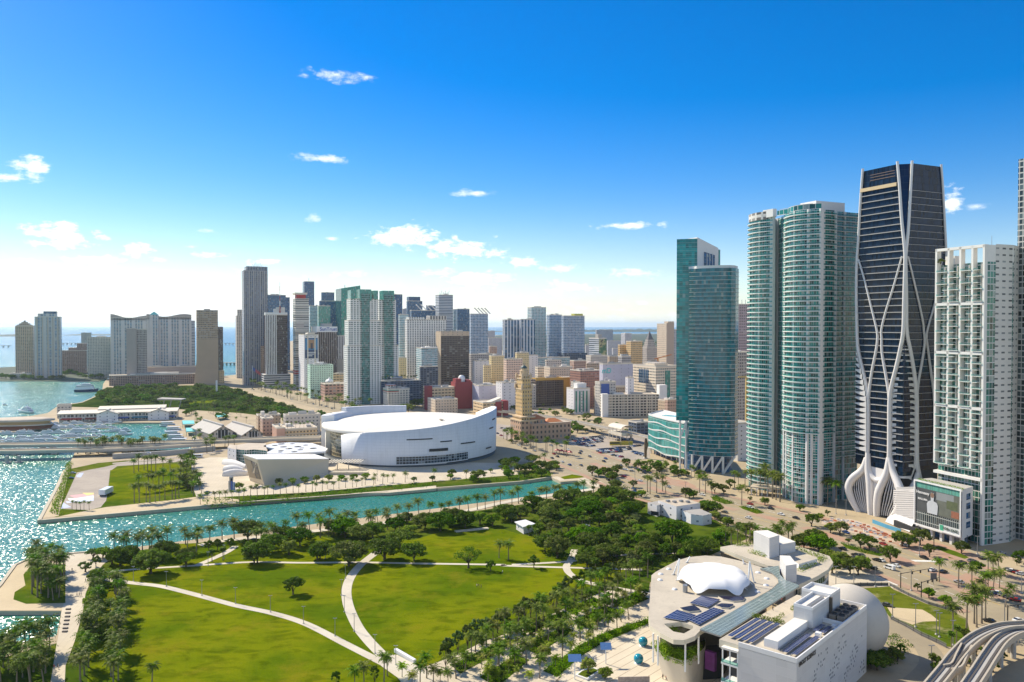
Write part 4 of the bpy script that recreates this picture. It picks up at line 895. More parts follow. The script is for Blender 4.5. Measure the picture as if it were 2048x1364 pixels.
F['tealcondo']=facade('white_teal_condo',(.66,.68,.67),(.02,.20,.22),3.3,3.6,.66,.66)
F['bluec']=facade('blue_grey_condo',(.46,.53,.62),(.03,.11,.20),3.3,3.4,.72,.62)
F['vb']=facade('black_brown_office',(0.14,0.11,0.09),(.025,.025,.03),3.7,5.2,.82,.62)
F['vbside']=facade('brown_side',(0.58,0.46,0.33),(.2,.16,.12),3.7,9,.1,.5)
F['hotel']=facade('white_hotel',(0.77,0.72,0.61),(.06,.08,.08),3.3,4.2,.52,.48)
F['podium']=facade('blue_grey_podium',(0.12,0.15,0.20),(.02,.04,.07),3.4,5,.75,.6)
F['offw']=facade('cream_office',(0.79,0.67,0.51),(.05,.09,.10),4.0,3.6,.62,.42)
F['yel']=facade('pale_yellow_office',(0.72,0.59,0.33),(.16,.15,.12),3.8,3.2,.4,.4)
F['pinkw']=facade('pinkish_office',(0.77,0.58,0.46),(.12,.10,.09),3.7,3.2,.5,.45)
F['tan2']=facade('tan_office_block',(0.64,0.46,0.24),(.10,.09,.08),3.8,3.4,.5,.38)
F['beigew']=facade('beige_wall',(0.67,0.55,0.42),(.08,.09,.09),3.7,4,.35,.35)
F['white0']=facade('white_render',(0.77,0.74,0.73),(.15,.18,.2),4,8,.18,.25,blind=0)
F['violet']=facade('grey_violet_render',(0.56,0.54,0.61),(.2,.2,.22),5,12,.06,.2,blind=0)
F['brick']=facade('red_brown_brick',(0.36,0.19,0.14),(.07,.07,.08),3.6,3.4,.5,.5)
F['court']=facade('grey_terracotta',(0.51,0.46,0.41),(.07,.07,.08),3.8,2.8,.38,.6)
F['mauve']=facade('mauve_tower',(0.44,0.35,0.37),(.04,.04,.05),3.8,3.6,.45,.6)
F['far']=facade('far_block',(0.51,0.51,0.54),(.10,.13,.17),3.4,4,.55,.5)
F['ochre']=plain('ochre_wall',(.55,.33,.07),.6)
F['blackgrid']=facade('black_louvre_grid',(0.22,0.18,0.15),(.02,.02,.022),3.3,3.3,.76,.74,blind=0)
F['redw']=plain('red_wall',(.30,.045,.045),.6)
F['tanw']=facade('tan_college',(0.72,0.54,0.33),(.10,.09,.08),4.2,5,.7,.35)
F['garage']=facade('cream_garage',(0.79,0.70,0.55),(.02,.02,.022),3.6,5.4,.80,.62,blind=0,refl=.3,gr=.6)
F['low']=[facade('low_white',(.56,.52,.46),(.12,.13,.14),3.8,4,.45,.4),facade('low_tan',(.52,.40,.28),(.12,.11,.10),3.8,3.6,.45,.4),facade('low_grey',(.40,.38,.37),(.08,.09,.1),3.8,4,.6,.45),facade('low_pink',(.50,.34,.26),(.10,.09,.09),3.8,3.6,.45,.4)]
AP,OF=('apartment_tower','apartment tower'),('office_tower','office tower')
o=gb(*(AP[0],'tan apartment tower with rounded top at the far left island',AP[1]),18,30,66,1800,652,F['tanapt'],mech=0,dep=30)
for i in range(4):blk(o,'crown_step',3+i*4.4,2+i,o.w-6-i*8.8,24-2*i,o.h+i*3.2,o.h+(i+1)*3.2,F['tanapt'],ROOFT)
o=gb(AP[0],'tall blue and beige apartment tower with curved top on the left island',AP[1],65,69,121,1780,634,F['blueapt'],mech=0,dep=34)
blk(o,'shoulder',6,2,o.w-14,28,o.h,o.h+8,F['blueapt']);blk(o,'crown',17,4,26,22,o.h+8,o.h+13,F['dkblue'])
bmc=MB();n=10
pl=[(o.c+o.a2*(17+26*k/n),o.h+13+5*math.cos(k/n*1.5))for k in range(n+1)]
bmc.grid([[(p.x,p.y,z)for p,z in pl],[((p+o.a1*22).x,(p+o.a1*22).y,z)for p,z in pl]]);bmc.build('curved_roof',F['dkblue'],o.t)
fins(o,5,0,o.h,2.4,.8,plain('island_pier',(.50,.42,.33)),'pier')
o=gb('apartment_block','brown stepped apartment block among trees on the island','apartment block',118,121,173,1960,702,F['brown'],ROOFT,mech=1)
blk(o,'upper_terrace',16,6,o.w-16,18,o.h,o.h+8,F['brown'],ROOFT);blk(o,'top_terrace',34,8,o.w-34,14,o.h+8,o.h+18,F['brown'],ROOFT)
gb('apartment_block','small white slab behind the brown stepped block','apartment block',160,162,182,2350,666,F['beigegrid'],mech=1)
o=gb(AP[0],'beige gridded apartment slab left of the wavy twin tower',AP[1],172,175,222,1770,675,F['beigegrid'],mech=2)
for xs,lb in((24,'low white pavilion at the left island shore'),(44,'low domed pavilion before the left island towers')):
 o=gb('island_pavilion',lb,'building',xs-8,xs-6,xs+16,1740,748,F['low'][0],ROOFT,mech=1)
def wavy(label,xl,xc,xr,d,ytop,waves):
 o=gb(AP[0],label,AP[1],xl,xc,xr,d,ytop,F['onem'],mech=0)
 n=16;b=MB();f=[o.c+o.a2*(o.w*k/n)for k in range(n+1)];zz=[o.h+waves(k/n)for k in range(n+1)]
 b.grid([[(p.x,p.y,o.h-5)for p in f],[(p.x,p.y,z)for p,z in zip(f,zz)],[((p+o.a1*o.d).x,(p+o.a1*o.d).y,z)for p,z in zip(f,zz)]],smooth=False);b.build('wavy_crown',F['stone'],o.t)
 return o
wavy('wavy-topped condominium tower, left of the twin pair',217,221,296,1760,636,lambda u:4+5*math.cos(u*6)*(1-u*.6))
o=wavy('wavy-topped condominium tower, right of the twin pair',288,293,383,1720,634,lambda u:4+3*math.cos(u*7+.4))
blk(o,'gable_bay',6,-2.5,18,5,0,o.h+5,F['onem']);b=MB()
g=o.c+o.a2*6-o.a1*2.5;b.face([(*g,o.h+5),(*(g+o.a2*18),o.h+5),(*(g+o.a2*9+o.a1*2),o.h+12)]);b.face([(*(g+o.a2*18),o.h+5),(*(g+o.a2*18+o.a1*8),o.h+5),(*(g+o.a2*9+o.a1*2),o.h+12)]);b.build('gable',TEALP,o.t)
gb('garage_podium','long pale podium below the wavy twin towers','podium',286,290,394,1660,735,F['stone'],ROOFT,mech=3)
o=gb('hotel_tower','brown stone hotel tower with a blank central pier','hotel',234,256,294,1590,659,F['grid'],mech=1)
blk(o,'stone_pier',-3,-4,o.w*.52,10,0,o.h+2,F['stone'],ROOFT)
gb('hotel_podium','long low brown podium under the stone hotel tower','podium',213,217,394,1555,752,F['brown'],ROOFT,mech=4,dep=40)
o=gb(OF[0],'tan office tower with gold reflecting windows and flared base',OF[1],388,394,436,1606,621,F['gold'],pm=F['stone'],mech=1)
b=MB();c=o.c;n=8
b.grid([[(*(c-o.a2*(7.5*(1-k/n)**2)-o.a1*(5*(1-k/n)**2)),90*k/n)for k in range(n+1)],[(*(c+o.a2*o.w-o.a1*(5*(1-k/n)**2)),90*k/n)for k in range(n+1)]]);b.build('flared_base',F['gold'],o.t)
blk(o,'entrance_block',o.w+1,-4,10,18,0,26,F['tan2'])
gb(OF[0],'dark sliver of a tower behind the flared tan tower',OF[1],434,435,446,2000,654,F['dkbrown'],mech=0)
gb(OF[0],'grey sliver of a tower between the wavy tower and the tan tower',OF[1],381,382,390,1900,642,F['grey'],mech=0)
gb(AP[0],'slender beige tower left of the tallest grey tower',AP[1],471,473,486,1780,632,F['slim'],mech=0)
gb('roof_house','beige crown block of the slender tower by the tallest tower','building',474,475,485,1784,620,F['slim'],mech=0)
o=gb(OF[0],'tallest grey granite office tower with stepped top and roof aerials',OF[1],484,488,536,1560,541,F['sefc'],pm=F['sefc'],mech=1,par=.6)
blk(o,'upper_step',5,1,o.w-5,o.d-2,o.h,ZT(532,1560),F['sefc'],ROOFG)
fins(o,11,0,o.h,1.0,.7,plain('granite_pier',(.52,.47,.44)),'pier')
blk(o,'lower_wing',o.w*.68,-6,o.w*.33,10,0,ZT(692,1560),F['sefc2'],ROOFT)
for k in range(7):
 b=MB();q=o.c+o.a2*(o.w*(.45+.05*k))+o.a1*10;b.tube([(*q,ZT(532,1560)),(*(q+o.a2*(k-3)*.9),ZT(532,1560)+5+k%3*2)],.35,4);b.build('aerial',METAL,o.t)
gb(OF[0],'dark blue ribbed tower right behind the tallest grey tower',OF[1],534,535,572,2050,590,F['dkblue'],mech=2);gb(OF[0],'lower dark tower peeking out right of the ribbed one',OF[1],571,572,580,2100,595,F['navy'],mech=0)
o=gb(OF[0],'brown glass tower with white flaring fins on its left side',OF[1],528,531,575,1500,630,F['dkbrown'],ROOFW,mech=0)
nf=7
for i in range(nf):
 s=o.w*.46*i/(nf-1);b=MB();q=o.c+o.a2*s
 for(za,zb,oa,ob)in((o.h,44,.9,.9),(44,24,.9,4.5)):
  for sg in(0,1):
   pass
  p=[(*(q-o.a1*oa),za),(*(q-o.a1*ob),zb),(*(q+o.a1*.4),zb),(*(q+o.a1*.4),za)]
  q2=[(Vector((a,b_))+o.a2*1.5)[:]+(z_,)for a,b_,z_ in p]
  b.face(p);b.face(q2[::-1]);b.face([p[0],q2[0],q2[1],p[1]])
 b.build('fin',WHITE,o.t)
blk(o,'podium',-4,-6,o.w+8,40,0,26,facade('white_band_podium',(.62,.60,.57),(.04,.05,.08),4.2,30,1.0,.45),ROOFW)
blk(o,'crown_slab',0,0,o.w,o.d,o.h,o.h+5,WHITE,ROOFW)
for k in range(4):blk(o,'roof_plant',o.w*(.4+.12*k),6,6,8,o.h+5,o.h+12+3*(k%2),ROOFW)
am=thing('radio_mast','red and white radio mast on the roof of the finned brown tower','mast',(*AT(560,HZ,1512)[:2],o.h+11))
q=AT(560,HZ,1512)
for i in range(6):
 b=MB();z0=ZT(622-10*i,1512);b.tube([(q.x,q.y,z0),(q.x,q.y,ZT(612-10*i,1512))],.9-.1*i,5);b.build('mast_section',REDP if i%2==0 else WHITE,am)
b=MB();b.tube([(q.x,q.y,o.h+4),(q.x,q.y,ZT(622,1512))],1.4,6);b.build('mast_base',REDP,am)
o=gb(OF[0],'white banded tower with a slab crown and red top storey',OF[1],572,591,618,1470,598,F['band'],ROOFW,mech=0)
blk(o,'red_storey',3,3,o.w-8,o.d-8,o.h,ZT(589,1470),REDP);blk(o,'crown_slab',-1,-1,o.w-2,o.d,ZT(589,1470),ZT(585,1470),CREAM,ROOFW);blk(o,'red_belt',-.5,-.5,o.w+.8,o.d,28,36,REDP);blk(o,'brown_panel',o.w*.05,-.4,14,2,ZT(655,1470),ZT(645,1470),F['stone'])
bands(o,38,5,o.h-3,1.3,.7,plain('band_concrete',(.58,.54,.48)),'floor_band')
gb(OF[0],'slim dark blue tower with rounded top and mast in the distance',OF[1],606,609,629,2500,563,F['navy'],mech=0,dep=30)
q=AT(618,HZ,2510);b=MB();b.tube([(q.x,q.y,ZT(563,2510)),(q.x,q.y,ZT(556,2510))],.8,5);tag(b.build('roof_mast',METAL),'thin roof mast on the slim dark blue tower','mast')
gb(AP[0],'pale balconied tower right of the white banded tower',AP[1],616,620,642,1800,612,F['whiteg'],mech=1);gb(OF[0],'blue-green glass block right of the pale balconied tower',OF[1],635,637,661,1750,612,F['teal'],mech=1)
gb(OF[0],'dark blue glass tower with flat crown behind the green glass block',OF[1],642,644,669,2100,585,F['dkblue'],mech=1);gb(OF[0],'wide dark blue tower left of the emerald tower',OF[1],638,640,684,1950,602,F['navy'],mech=1)
o=gb(OF[0],'emerald glass tower with slanted roof',OF[1],672,683,721,1880,577,F['green'],par=0,mech=0);hh=ZT(570,1880)
b=MB();c=o.c;b.prism([c,c+o.a2*o.w,c+o.a2*o.w+o.a1*o.d,c+o.a1*o.d],o.h,hh,0,zt=[o.h+.5,hh,hh,o.h+.5]);b.build('slanted_crown',F['green'],o.t)
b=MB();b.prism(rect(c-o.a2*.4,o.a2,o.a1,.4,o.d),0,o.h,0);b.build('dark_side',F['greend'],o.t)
q=AT(690,HZ,1890);b=MB();b.tube([(q.x,q.y,o.h),(q.x,q.y,o.h+9)],.8,5);b.build('aerial',METAL,o.t)
o=gb(OF[0],'dark brown bank tower with a white sign band',OF[1],623,634,674,1450,664,F['dkbrown'],ROOFW,mech=2)
fins(o,9,0,o.h,.9,.6,plain('bank_fin',(.42,.36,.32)),'pier')
blk(o,'sign_band',-.6,-.8,o.w+1.2,o.d+1.4,o.h,ZT(653,1450),WHITE,ROOFW);blk(o,'roof_plant',o.w*.3,8,o.w*.5,14,ZT(653,1450),ZT(647,1450),CONC)
def lettering(txt,pos,right,up,size,mat,parent=None,name='lettering',ext=.05,align='CENTER',label=None,cat=None,bold=True):
 cu=bpy.data.curves.new(name,'FONT');cu.body=txt;cu.size=size;cu.extrude=ext;cu.align_x=align;cu.align_y='CENTER'
 if bold:cu.offset=size*.018
 cu.materials.append(mat)
 ob=bpy.data.objects.new(name,cu)
 r_,u_=Vector(right).normalized(),Vector(up).normalized();n_=r_.cross(u_)
 mw=Matrix((r_,u_,n_)).transposed().to_4x4();mw.translation=Vector(pos)
 link(ob);bpy.context.view_layer.update()
 me=bpy.data.meshes.new_from_object(ob.evaluated_get(bpy.context.evaluated_depsgraph_get()));me.name=name
 bpy.data.objects.remove(ob);bpy.data.curves.remove(cu)
 ob=bpy.data.objects.new(name,me);link(ob,parent)
 if not me.materials:me.materials.append(mat)
 if parent is not None:mw.translation=Vector(pos)-wloc(parent)
 ob.matrix_local=mw
 if label:tag(ob,label,cat)
 return ob
def front(o,s,z,out=.3):return(*(o.c+o.a2*s-o.a1*out),z)
R3=lambda v:(v.x,v.y,0)
zc=(o.h+ZT(653,1450))/2
lettering('SunTrust',front(o,o.w*.56,zc,1.2),R3(o.a2),(0,0,1),8.5,BLUEP,o.t)
o=gb(OF[0],'narrow grey tower with a blue poster on its front',OF[1],597,608,637,1395,670,F['white0'],ROOFW,mech=1);blk(o,'roof_house',o.w*.3,6,o.w*.5,12,o.h,o.h+5,CREAM)
fins(o,2,0,o.h,2.0,.5,CREAM,'edge_pier')
pz0,pz1=ZT(717,1395),ZT(676,1395)
for nm,a0,a1,b0,b1,c in(('poster',.06,.94,0,1,(.02,.05,.13)),('poster_picture',.08,.92,.42,.96,(.05,.22,.42)),('poster_figure',.28,.70,.50,.92,(.36,.22,.12)),('poster_figure',.44,.6,.45,.75,(.06,.05,.07))):
 b=MB();k=.25+.05*['poster','poster_picture','poster_figure'].index(nm)+(.04 if c[0]<.1 and nm=='poster_figure' else 0);b.obox(o.c+o.a2*(o.w*a0)-o.a1*k,o.a2,o.a1,o.w*(a1-a0),.2,pz0+(pz1-pz0)*b0,pz0+(pz1-pz0)*b1);b.build(nm,plain('poster_colour',c,.5),o.t)
for k in range(3):blk(o,'poster_text_line',o.w*.2,-.55,o.w*(.6-.12*k),.3,pz0+10-3*k,pz0+11.2-3*k,WHITE)
for k in range(3):blk(o,'sign_text_line',o.w*.12,-.35,o.w*.76,.3,pz1+3+3*k,pz1+4+3*k,METAL)
for s_,xx in((F['strip'],(672,673,699,1500,672)),):
 o=gb(OF[0],'white tower with dark vertical strips behind the wide condo',OF[1],*xx,s_,mech=1);blk(o,'curved_base',-1,-2,o.w+2,12,0,ZT(718,1500),CONC)
o=gb('office_block','mint green block before the poster tower','office building',616,620,666,1285,731,F['mint'],ROOFG,pm=plain('mint_trim',(.46,.62,.50)),mech=2,dep=24);blk(o,'roof_plant',o.w*.38,5,9,8,o.h,o.h+5,WHITE)
o=gb('department_store','brown pink stone block with a white dome pavilion on top','building',645,649,698,1230,769,F['pinkb'],ROOFT,mech=1,dep=32)
blk(o,'ground_arcade',-1,-1.2,o.w+1.5,4,0,11,F['tanw'])
pv=thing('roof_pavilion','white domed pavilion on the brown pink block','pavilion',(*(o.c+o.a2*9+o.a1*9),o.h))
b=MB();b.lathe((*(o.c+o.a2*9+o.a1*9),o.h),[(6.5,4),(5.6,5.5),(3.5,7),(1.6,8),(1.4,9.5),(.1,11)],14);b.build('dome',WHITE,pv)
for k in range(8):
 a=k*math.pi/4;q=o.c+o.a2*9+o.a1*9+Vector((5.8*math.cos(a),5.8*math.sin(a)));b=MB();b.tube([(*q,o.h),(*q,o.h+4.2)],.35,6);b.build('column',WHITE,pv)
gb('office_block','low tan terrace with palms behind the brown pink block','building',664,666,700,1330,748,F['tanw'],ROOFT,mech=2)
def viz(label,x,xm,d,top,steps,glass):
 t=None
 for i,(xl,xr,y)in enumerate(steps):
  o=gb(AP[0],label,AP[1],xl-.6,xl,xr,d-i*0.0+i*1.2,y,F['viz'],mech=0,dep=26-i,thing_=t,par=.8);t=o.t
  if i==0:o0=o
 w_=o0.w;z=ZT(top,d)
 for(a,b_)in glass:
  k=MB();k.obox(o0.c+o0.a2*(w_*a)-o0.a1*1.6,o0.a2,o0.a1,w_*(b_-a),20,0,z-6,0,1);k.build('glass_bay',[F['vizg'],ROOFG],t)
  k=MB();k.obox(o0.c+o0.a2*(w_*(a-.06))-o0.a1*.9,o0.a2,o0.a1,w_*(b_-a+.12),21,ZT(601,d),z,0,1);k.build('green_crown',[F['teal'],ROOFG],t)
 return o0
o=viz('stepped white and green condo tower, left of the twin pair',695,0,1182,578,[(695,761,692),(697,758,641),(701,756,598)],[(.42,.66)])
for a_,b_ in((.1,.22),(.8,.93)):
 k=MB();k.obox(o.c+o.a2*(o.w*a_)-o.a1*.2,o.a2,o.a1,o.w*(b_-a_),20,ZT(598,1182),ZT(580,1182),0,1);k.build('crown_corner',[F['teal'],ROOFG],o.t)
viz('stepped white and green condo tower, right of the twin pair',757,0,1235,581,[(757,797,692),(757,793,642),(758,792,600)],[(.28,.72)])
o=gb('garage_podium','dark blue garage podium topped by palms beside the twin condo','podium',758,762,842,1200,763,F['podium'],ROOFG,mech=0,dep=30)
b=MB();b.lathe((*(o.c+o.a2*(o.w*.42)+o.a1*8),o.h),[(9,0),(9,4.5),(9.6,4.6),(9.6,6),(8,6.2),(0.1,6.4)],20);b.build('round_lounge',plain('lounge_grey',(.36,.38,.42)),o.t)
for k in range(12):plant('far',(*(o.c+o.a2*(o.w*(.05+.08*k))+o.a1*(4+3*(k%3))),o.h),.6,'palm on the dark garage podium roof, %s from the left'%ordi(k),'palms on the garage podium roof',parts=False)
gb(OF[0],'navy tower just right of the twin condo',OF[1],782,784,805,1750,589,F['navy'],mech=1);o=gb(AP[0],'dark balconied tower with a rounded crown in the distance',AP[1],813,815,845,2150,602,F['dkblue'],mech=0);blk(o,'crown',5,3,o.w-10,20,o.h,o.h+12,F['navy'])
def sloped(label,xl,xc,xr,d,y,mat):
 o=gb(AP[0],label,AP[1],xl,xc,xr,d,y,mat,mech=0);n=4
 for k in range(n):
  s=o.w*(.2+.2*k);b=MB();q=o.c+o.a2*s
  b.bar((*(q+o.a1*2),o.h+14),(*(q+o.a2*14+o.a1*2),o.h+1),4,1.6);b.build('white_brace',WHITE,o.t)
 return o
sloped('dark tower topped by slanted white braces, left of the pair',820,823,872,1900,621,F['dkblue']);gb(OF[0],'blue tower behind the dark braced tower',OF[1],852,855,873,2200,612,F['navy'],mech=2);gb(AP[0],'small pale tower left of the braced one',AP[1],804,806,823,2300,618,F['far'],mech=1)
gb(AP[0],'pale glass wing left of the white arched condo',AP[1],797,799,817,1500,630,F['whiteg'],mech=1)
o=gb(AP[0],'white condo block with an arched crown on its right end',AP[1],810,814,893,1450,640,F['whiteb'],ROOFW,mech=2)
blk(o,'arched_crown',o.w*.57,0,o.w*.43,20,o.h,ZT(631,1450),facade('arch_crown',(.66,.62,.55),(.10,.10,.11),8,5.5,.5,.8),ROOFT);blk(o,'crown_terrace',o.w*.05,1,o.w*.4,18,o.h,ZT(634,1450),F['whiteb'],ROOFW)
o=gb(OF[0],'grey banded tower with a spiked roof crown',OF[1],871,878,906,1850,590,F['grey'],mech=1)
for k in range(6):
 b=MB();q=o.c+o.a2*(o.w*(.2+.11*k))+o.a1*8;b.tube([(*q,o.h),(*(q+o.a2*(k-2.5)),o.h+7+(k%2)*4)],.5,4);b.build('roof_spike',METAL,o.t)
gb(OF[0],'pale edge tower left of the blue tower',OF[1],905,907,916,1950,619,F['whiteg'],mech=0);gb(AP[0],'blue glass tower left of the tower with angled white roof',AP[1],912,915,939,1900,618,F['dkblue'],mech=1)
sloped('blue grey tower topped by slanted white braces, right of the pair',939,942,976,1700,628,F['bluec'])
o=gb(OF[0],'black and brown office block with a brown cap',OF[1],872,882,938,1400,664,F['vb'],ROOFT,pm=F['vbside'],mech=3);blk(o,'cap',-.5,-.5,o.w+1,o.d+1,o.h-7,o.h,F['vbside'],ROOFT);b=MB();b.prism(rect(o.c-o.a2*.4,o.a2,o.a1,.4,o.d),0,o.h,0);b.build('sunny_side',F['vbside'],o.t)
bands(o,26,4,o.h-9,.7,.5,plain('brown_band',(.20,.16,.13)),'floor_band',side=False)
o=gb('office_block','white block with glass front left of the black office block','office building',832,843,875,1350,697,F['whiteg'],ROOFW,mech=1);blk(o,'roof_frame',2,0,o.w-2,12,o.h,o.h+2,WHITE)
gb('billboard_building','dark blue low block under the white glass-front block','building',839,841,876,1290,734,F['podium'],mech=2);gb('office_block','narrow yellow building behind the twin condo','office building',796,798,813,1400,716,F['yel'],mech=1)
o=gb('hotel','white hotel with red and green roof bands','hotel',741,776,819,1125,779,F['hotel'],ROOFW,mech=2)
for nm,z0,z1,m_ in(('red_band',.4,1.3,REDP),('green_band',1.6,3.0,plain('green_band',(.18,.34,.24)))):blk(o,nm,-.5,-.5,o.w*.5,o.d+1,o.h-4+z0,o.h-4+z1,m_)
blk(o,'penthouse',1,6,12,12,o.h,o.h+6,F['hotel'],ROOFW);blk(o,'penthouse_band',.7,5.7,12.6,12.6,o.h+5,o.h+5.8,REDP);bands(o,10,4,o.h-5,.5,.35,CREAM,'floor_band',front=False)
o=gb('college_building','tan and red school block with a red tower','building',846,862,909,1110,776,F['tanw'],ROOFT,mech=2)
blk(o,'red_wing',-6,-2,7,14,0,o.h+3,F['redw']);blk(o,'red_tower',o.w,-3,26,18,0,ZT(767,1100),F['redw']);blk(o,'red_turret',o.w+1,-2,8,12,ZT(767,1100),ZT(760,1100),F['redw']);blk(o,'red_turret',o.w+18,-2,6,12,ZT(767,1100),ZT(763,1100),F['redw'])
b=MB();b.lathe((*(o.c+o.a2*(o.w+13)+o.a1*6),ZT(767,1100)),[(5,0),(5,5),(4,8),(1.5,9.5)],12);b.build('white_drum',WHITE,o.t)
gb('college_hall','plain cream hall in front of the red school tower','building',855,870,915,1060,800,F['beigew'],ROOFT,mech=2,seed=3)
o=gb('college_building','tan school block with dark red end bays beside the arena roof','building',946,966,1011,1030,806,F['tanw'],ROOFT,mech=1,seed=5);blk(o,'red_bay',o.w*.55,-2,8,14,0,o.h+1,F['redw']);blk(o,'red_bay',o.w*.88,-2,7,14,0,o.h+2,F['redw'])
b=MB();q=o.c+o.a2*(o.w*.3);b.prism([q,q+o.a2*16,q+o.a2*16+o.a1*12,q+o.a1*12],o.h,0,0,zt=[o.h+.5,o.h+6,o.h+6,o.h+.5]);b.build('pitched_roof',CREAM,o.t)
for i,(lb,xl,xc,xr,d,y,m_)in enumerate([('white box left of the pale yellow office',945,949,982,1400,722,F['white0']),('pale yellow box beside the beige gridded office',966,968,982,1330,731,F['yel']),('beige gridded office with a small roof turret',978,983,1009,1350,712,F['yel']),('pinkish gridded office right of the beige one',1007,1013,1045,1300,719,F['pinkw']),('yellow setback block behind the domed tan tower',1030,1034,1058,1450,706,F['yel']),('grey violet windowless box behind the arena',944,958,1000,1110,772,F['violet']),('tall white windowless box left of the domed tan tower',992,1004,1036,1090,766,F['white0']),('white office slab right of the domed tan tower',1050,1054,1076,1480,711,F['white0']),('teal glass office behind the cream offices',1072,1075,1094,1500,716,F['whiteg']),('cream office in front of the blue condos',1070,1076,1100,1250,735,F['offw']),('long beige office with ribbon windows',1088,1100,1145,1220,735,F['beigew']),('white penthouse block among the cream offices',1090,1093,1123,1300,721,F['low'][0]),('pale pink low block left of the brick one',1140,1148,1172,1250,722,F['low'][3]),('red brown brick block with a white side wall',1140,1161,1202,1130,742,F['brick']),('white block with roof sheds below the mural tower',1172,1182,1215,1350,712,F['low'][0]),('tan block with red roof behind the brick one',1165,1174,1206,1280,727,F['low'][1]),('cream low block right of the mural tower',1214,1219,1262,1400,713,F['low'][1]),('grey white block before the tan courthouse annexe',1236,1244,1262,1330,713,F['low'][2]),('pale lilac wall building with teal wall letters',1199,1206,1266,1100,729,F['violet']),('white low workshop with a blue wall',1190,1200,1232,1040,765,F['low'][0]),('red roofed hall behind the parking garage',1188,1194,1254,1060,775,F['low'][1]),('white stair block at the end of the red roof',1251,1256,1268,1045,756,F['white0']),('white low block right of the ochre building',1142,1146,1160,1080,765,F['low'][0]),('low grey hall with terraces behind the far offices',938,942,990,1560,709,F['low'][2]),('pink tower block before the blue condos',978,980,994,1600,693,F['low'][3]),('white low hall below the blue condos',1068,1072,1140,1560,716,F['whiteg']),('cream annexe at the foot of the courthouse',1286,1290,1330,1250,727,F['low'][1]),('white flats right of the mural tower',1215,1218,1240,1600,712,F['low'][0]),('pale hall before the long beige office',1040,1046,1080,1180,760,F['low'][0]),('red brown hall left of the long beige office',1066,1070,1092,1160,762,F['low'][3]),('tan low block right of the glass pavilion rear',1330,1336,1356,960,800,F['low'][3]),('orange roofed low block right of the garage',1338,1341,1358,985,803,F['low'][1]),('grey roofed hall behind the red school tower',920,926,952,1180,770,F['podium']),('white flat hall beside the grey violet box',1030,1036,1072,1130,772,F['low'][0])]):
 o=gb('office_block' if y<740 else 'low_building',lb,'building',xl,xc,xr,d,y,m_,ORANGE if 'red roof' in lb or 'orange roof' in lb else[ROOFW,ROOFT,ROOFG][i%3],mech=2+i%3,seed=i)
 if 'lilac' in lb:
  for k,tx in enumerate(('mD','C:')):lettering(tx,(*(o.c-o.a2*.4+o.a1*(o.d*(.5+.0*k))),o.h-9-15*k)if False else front(o,o.w*.12,o.h-9-13*k,.4),R3(o.a2),(0,0,1),10,TEALP if k==0 else WHITE,o.t)
 if 'blue wall' in lb:blk(o,'blue_wall',2,-.3,o.w*.5,1,1,o.h-2,BLUEP)
gb(AP[0],'blue striped condo slab, left half of the joined pair',AP[1],1005,1009,1041,1700,640,F['bluestr'],ROOFW,mech=2);gb(AP[0],'blue striped condo slab, right half of the joined pair',AP[1],1040,1042,1070,1690,639,F['bluestr'],ROOFW,mech=2)
gb(AP[0],'tall white and teal condo above the striped slabs',AP[1],1055,1063,1092,1720,615,F['tealcondo'],ROOFW,mech=4);gb(AP[0],'white and blue condo right of the tall teal one',AP[1],1093,1099,1124,1680,630,F['bluec'],ROOFW,mech=3)
o=gb(AP[0],'wide blue grey condo with a lime crown',AP[1],1123,1127,1169,1640,632,F['bluec'],mech=0);blk(o,'lime_crown',o.w*.52,0,o.w*.4,14,o.h,o.h+5,plain('lime',(.50,.50,.10)));blk(o,'podium',-2,-8,o.w+4,30,0,ZT(706,1640),F['podium'])
o=gb('mural_tower','grey office tower with a green painted mural side','office tower',1178,1198,1213,1500,677,F['grey'],mech=0);blk(o,'roof_tower',0,3,8,10,o.h,o.h+8,CONC)
def mural_mat():
 m,nt,b=newmat('painted_mural');g=N(nt,'ShaderNodeNewGeometry');v=N(nt,'ShaderNodeTexNoise',ins={'Vector':g.outputs['Position'],'Scale':.11,'Detail':4.0})
 c=MIX(nt,SMOOTH(nt,v.outputs[0],.4,.6),(.06,.16,.09,1),(.45,.42,.22,1));c=MIX(nt,SMOOTH(nt,v.outputs[0],.56,.66),c,(.05,.06,.06,1));nt.links.new(c,b.inputs['Base Color']);return m
blk(o,'mural',0,-.4,o.w,.6,20,o.h-1,mural_mat())
for i,(lb,xl,xc,xr,d,y)in enumerate([('far grey slab on the wooded plain',1191,1193,1226,3400,660),('far white blocks beside the blue condos',975,977,1004,2600,676),('far pale tower left of the striped condos',974,976,990,3000,662),('small far tower near the mural tower',1249,1250,1263,2900,667),('low far block right of the lime crowned condo',1170,1172,1186,2300,690),('far low white row on the wooded plain',1214,1216,1250,3000,682),('far low block left of the tan annexe',1224,1226,1242,2400,697)]):gb('far_building',lb,'building',xl,xc,xr,d,y,F['far'],ROOFW,mech=1)
sheet('far_plain',[(962,673),(1010,670),(1180,668.5),(1400,667.5),(2400,668),(2400,712),(1330,712),(1180,712),(1000,700)],.03,FARLAND,'wooded plain with suburbs beyond downtown','ground')
grove(['faroak'],W([(2,757),(12,758),(24,759),(48,759),(60,760),(80,760),(104,760),(122,759),(130,752),(140,748),(150,750),(160,753),(170,757),(185,758),(200,757),(210,755)]),'{k} on the island shore below the left towers, {o} from the left','trees on the island shore',.9,parts=False)
grove(['faroak'],scatter([(1000,690),(1170,686),(1360,684),(1360,700),(1250,716),(1170,700)],60,14,301),'{k} on the wooded plain beyond downtown, {o} from the left','trees on the wooded plain',1.3,parts=False)
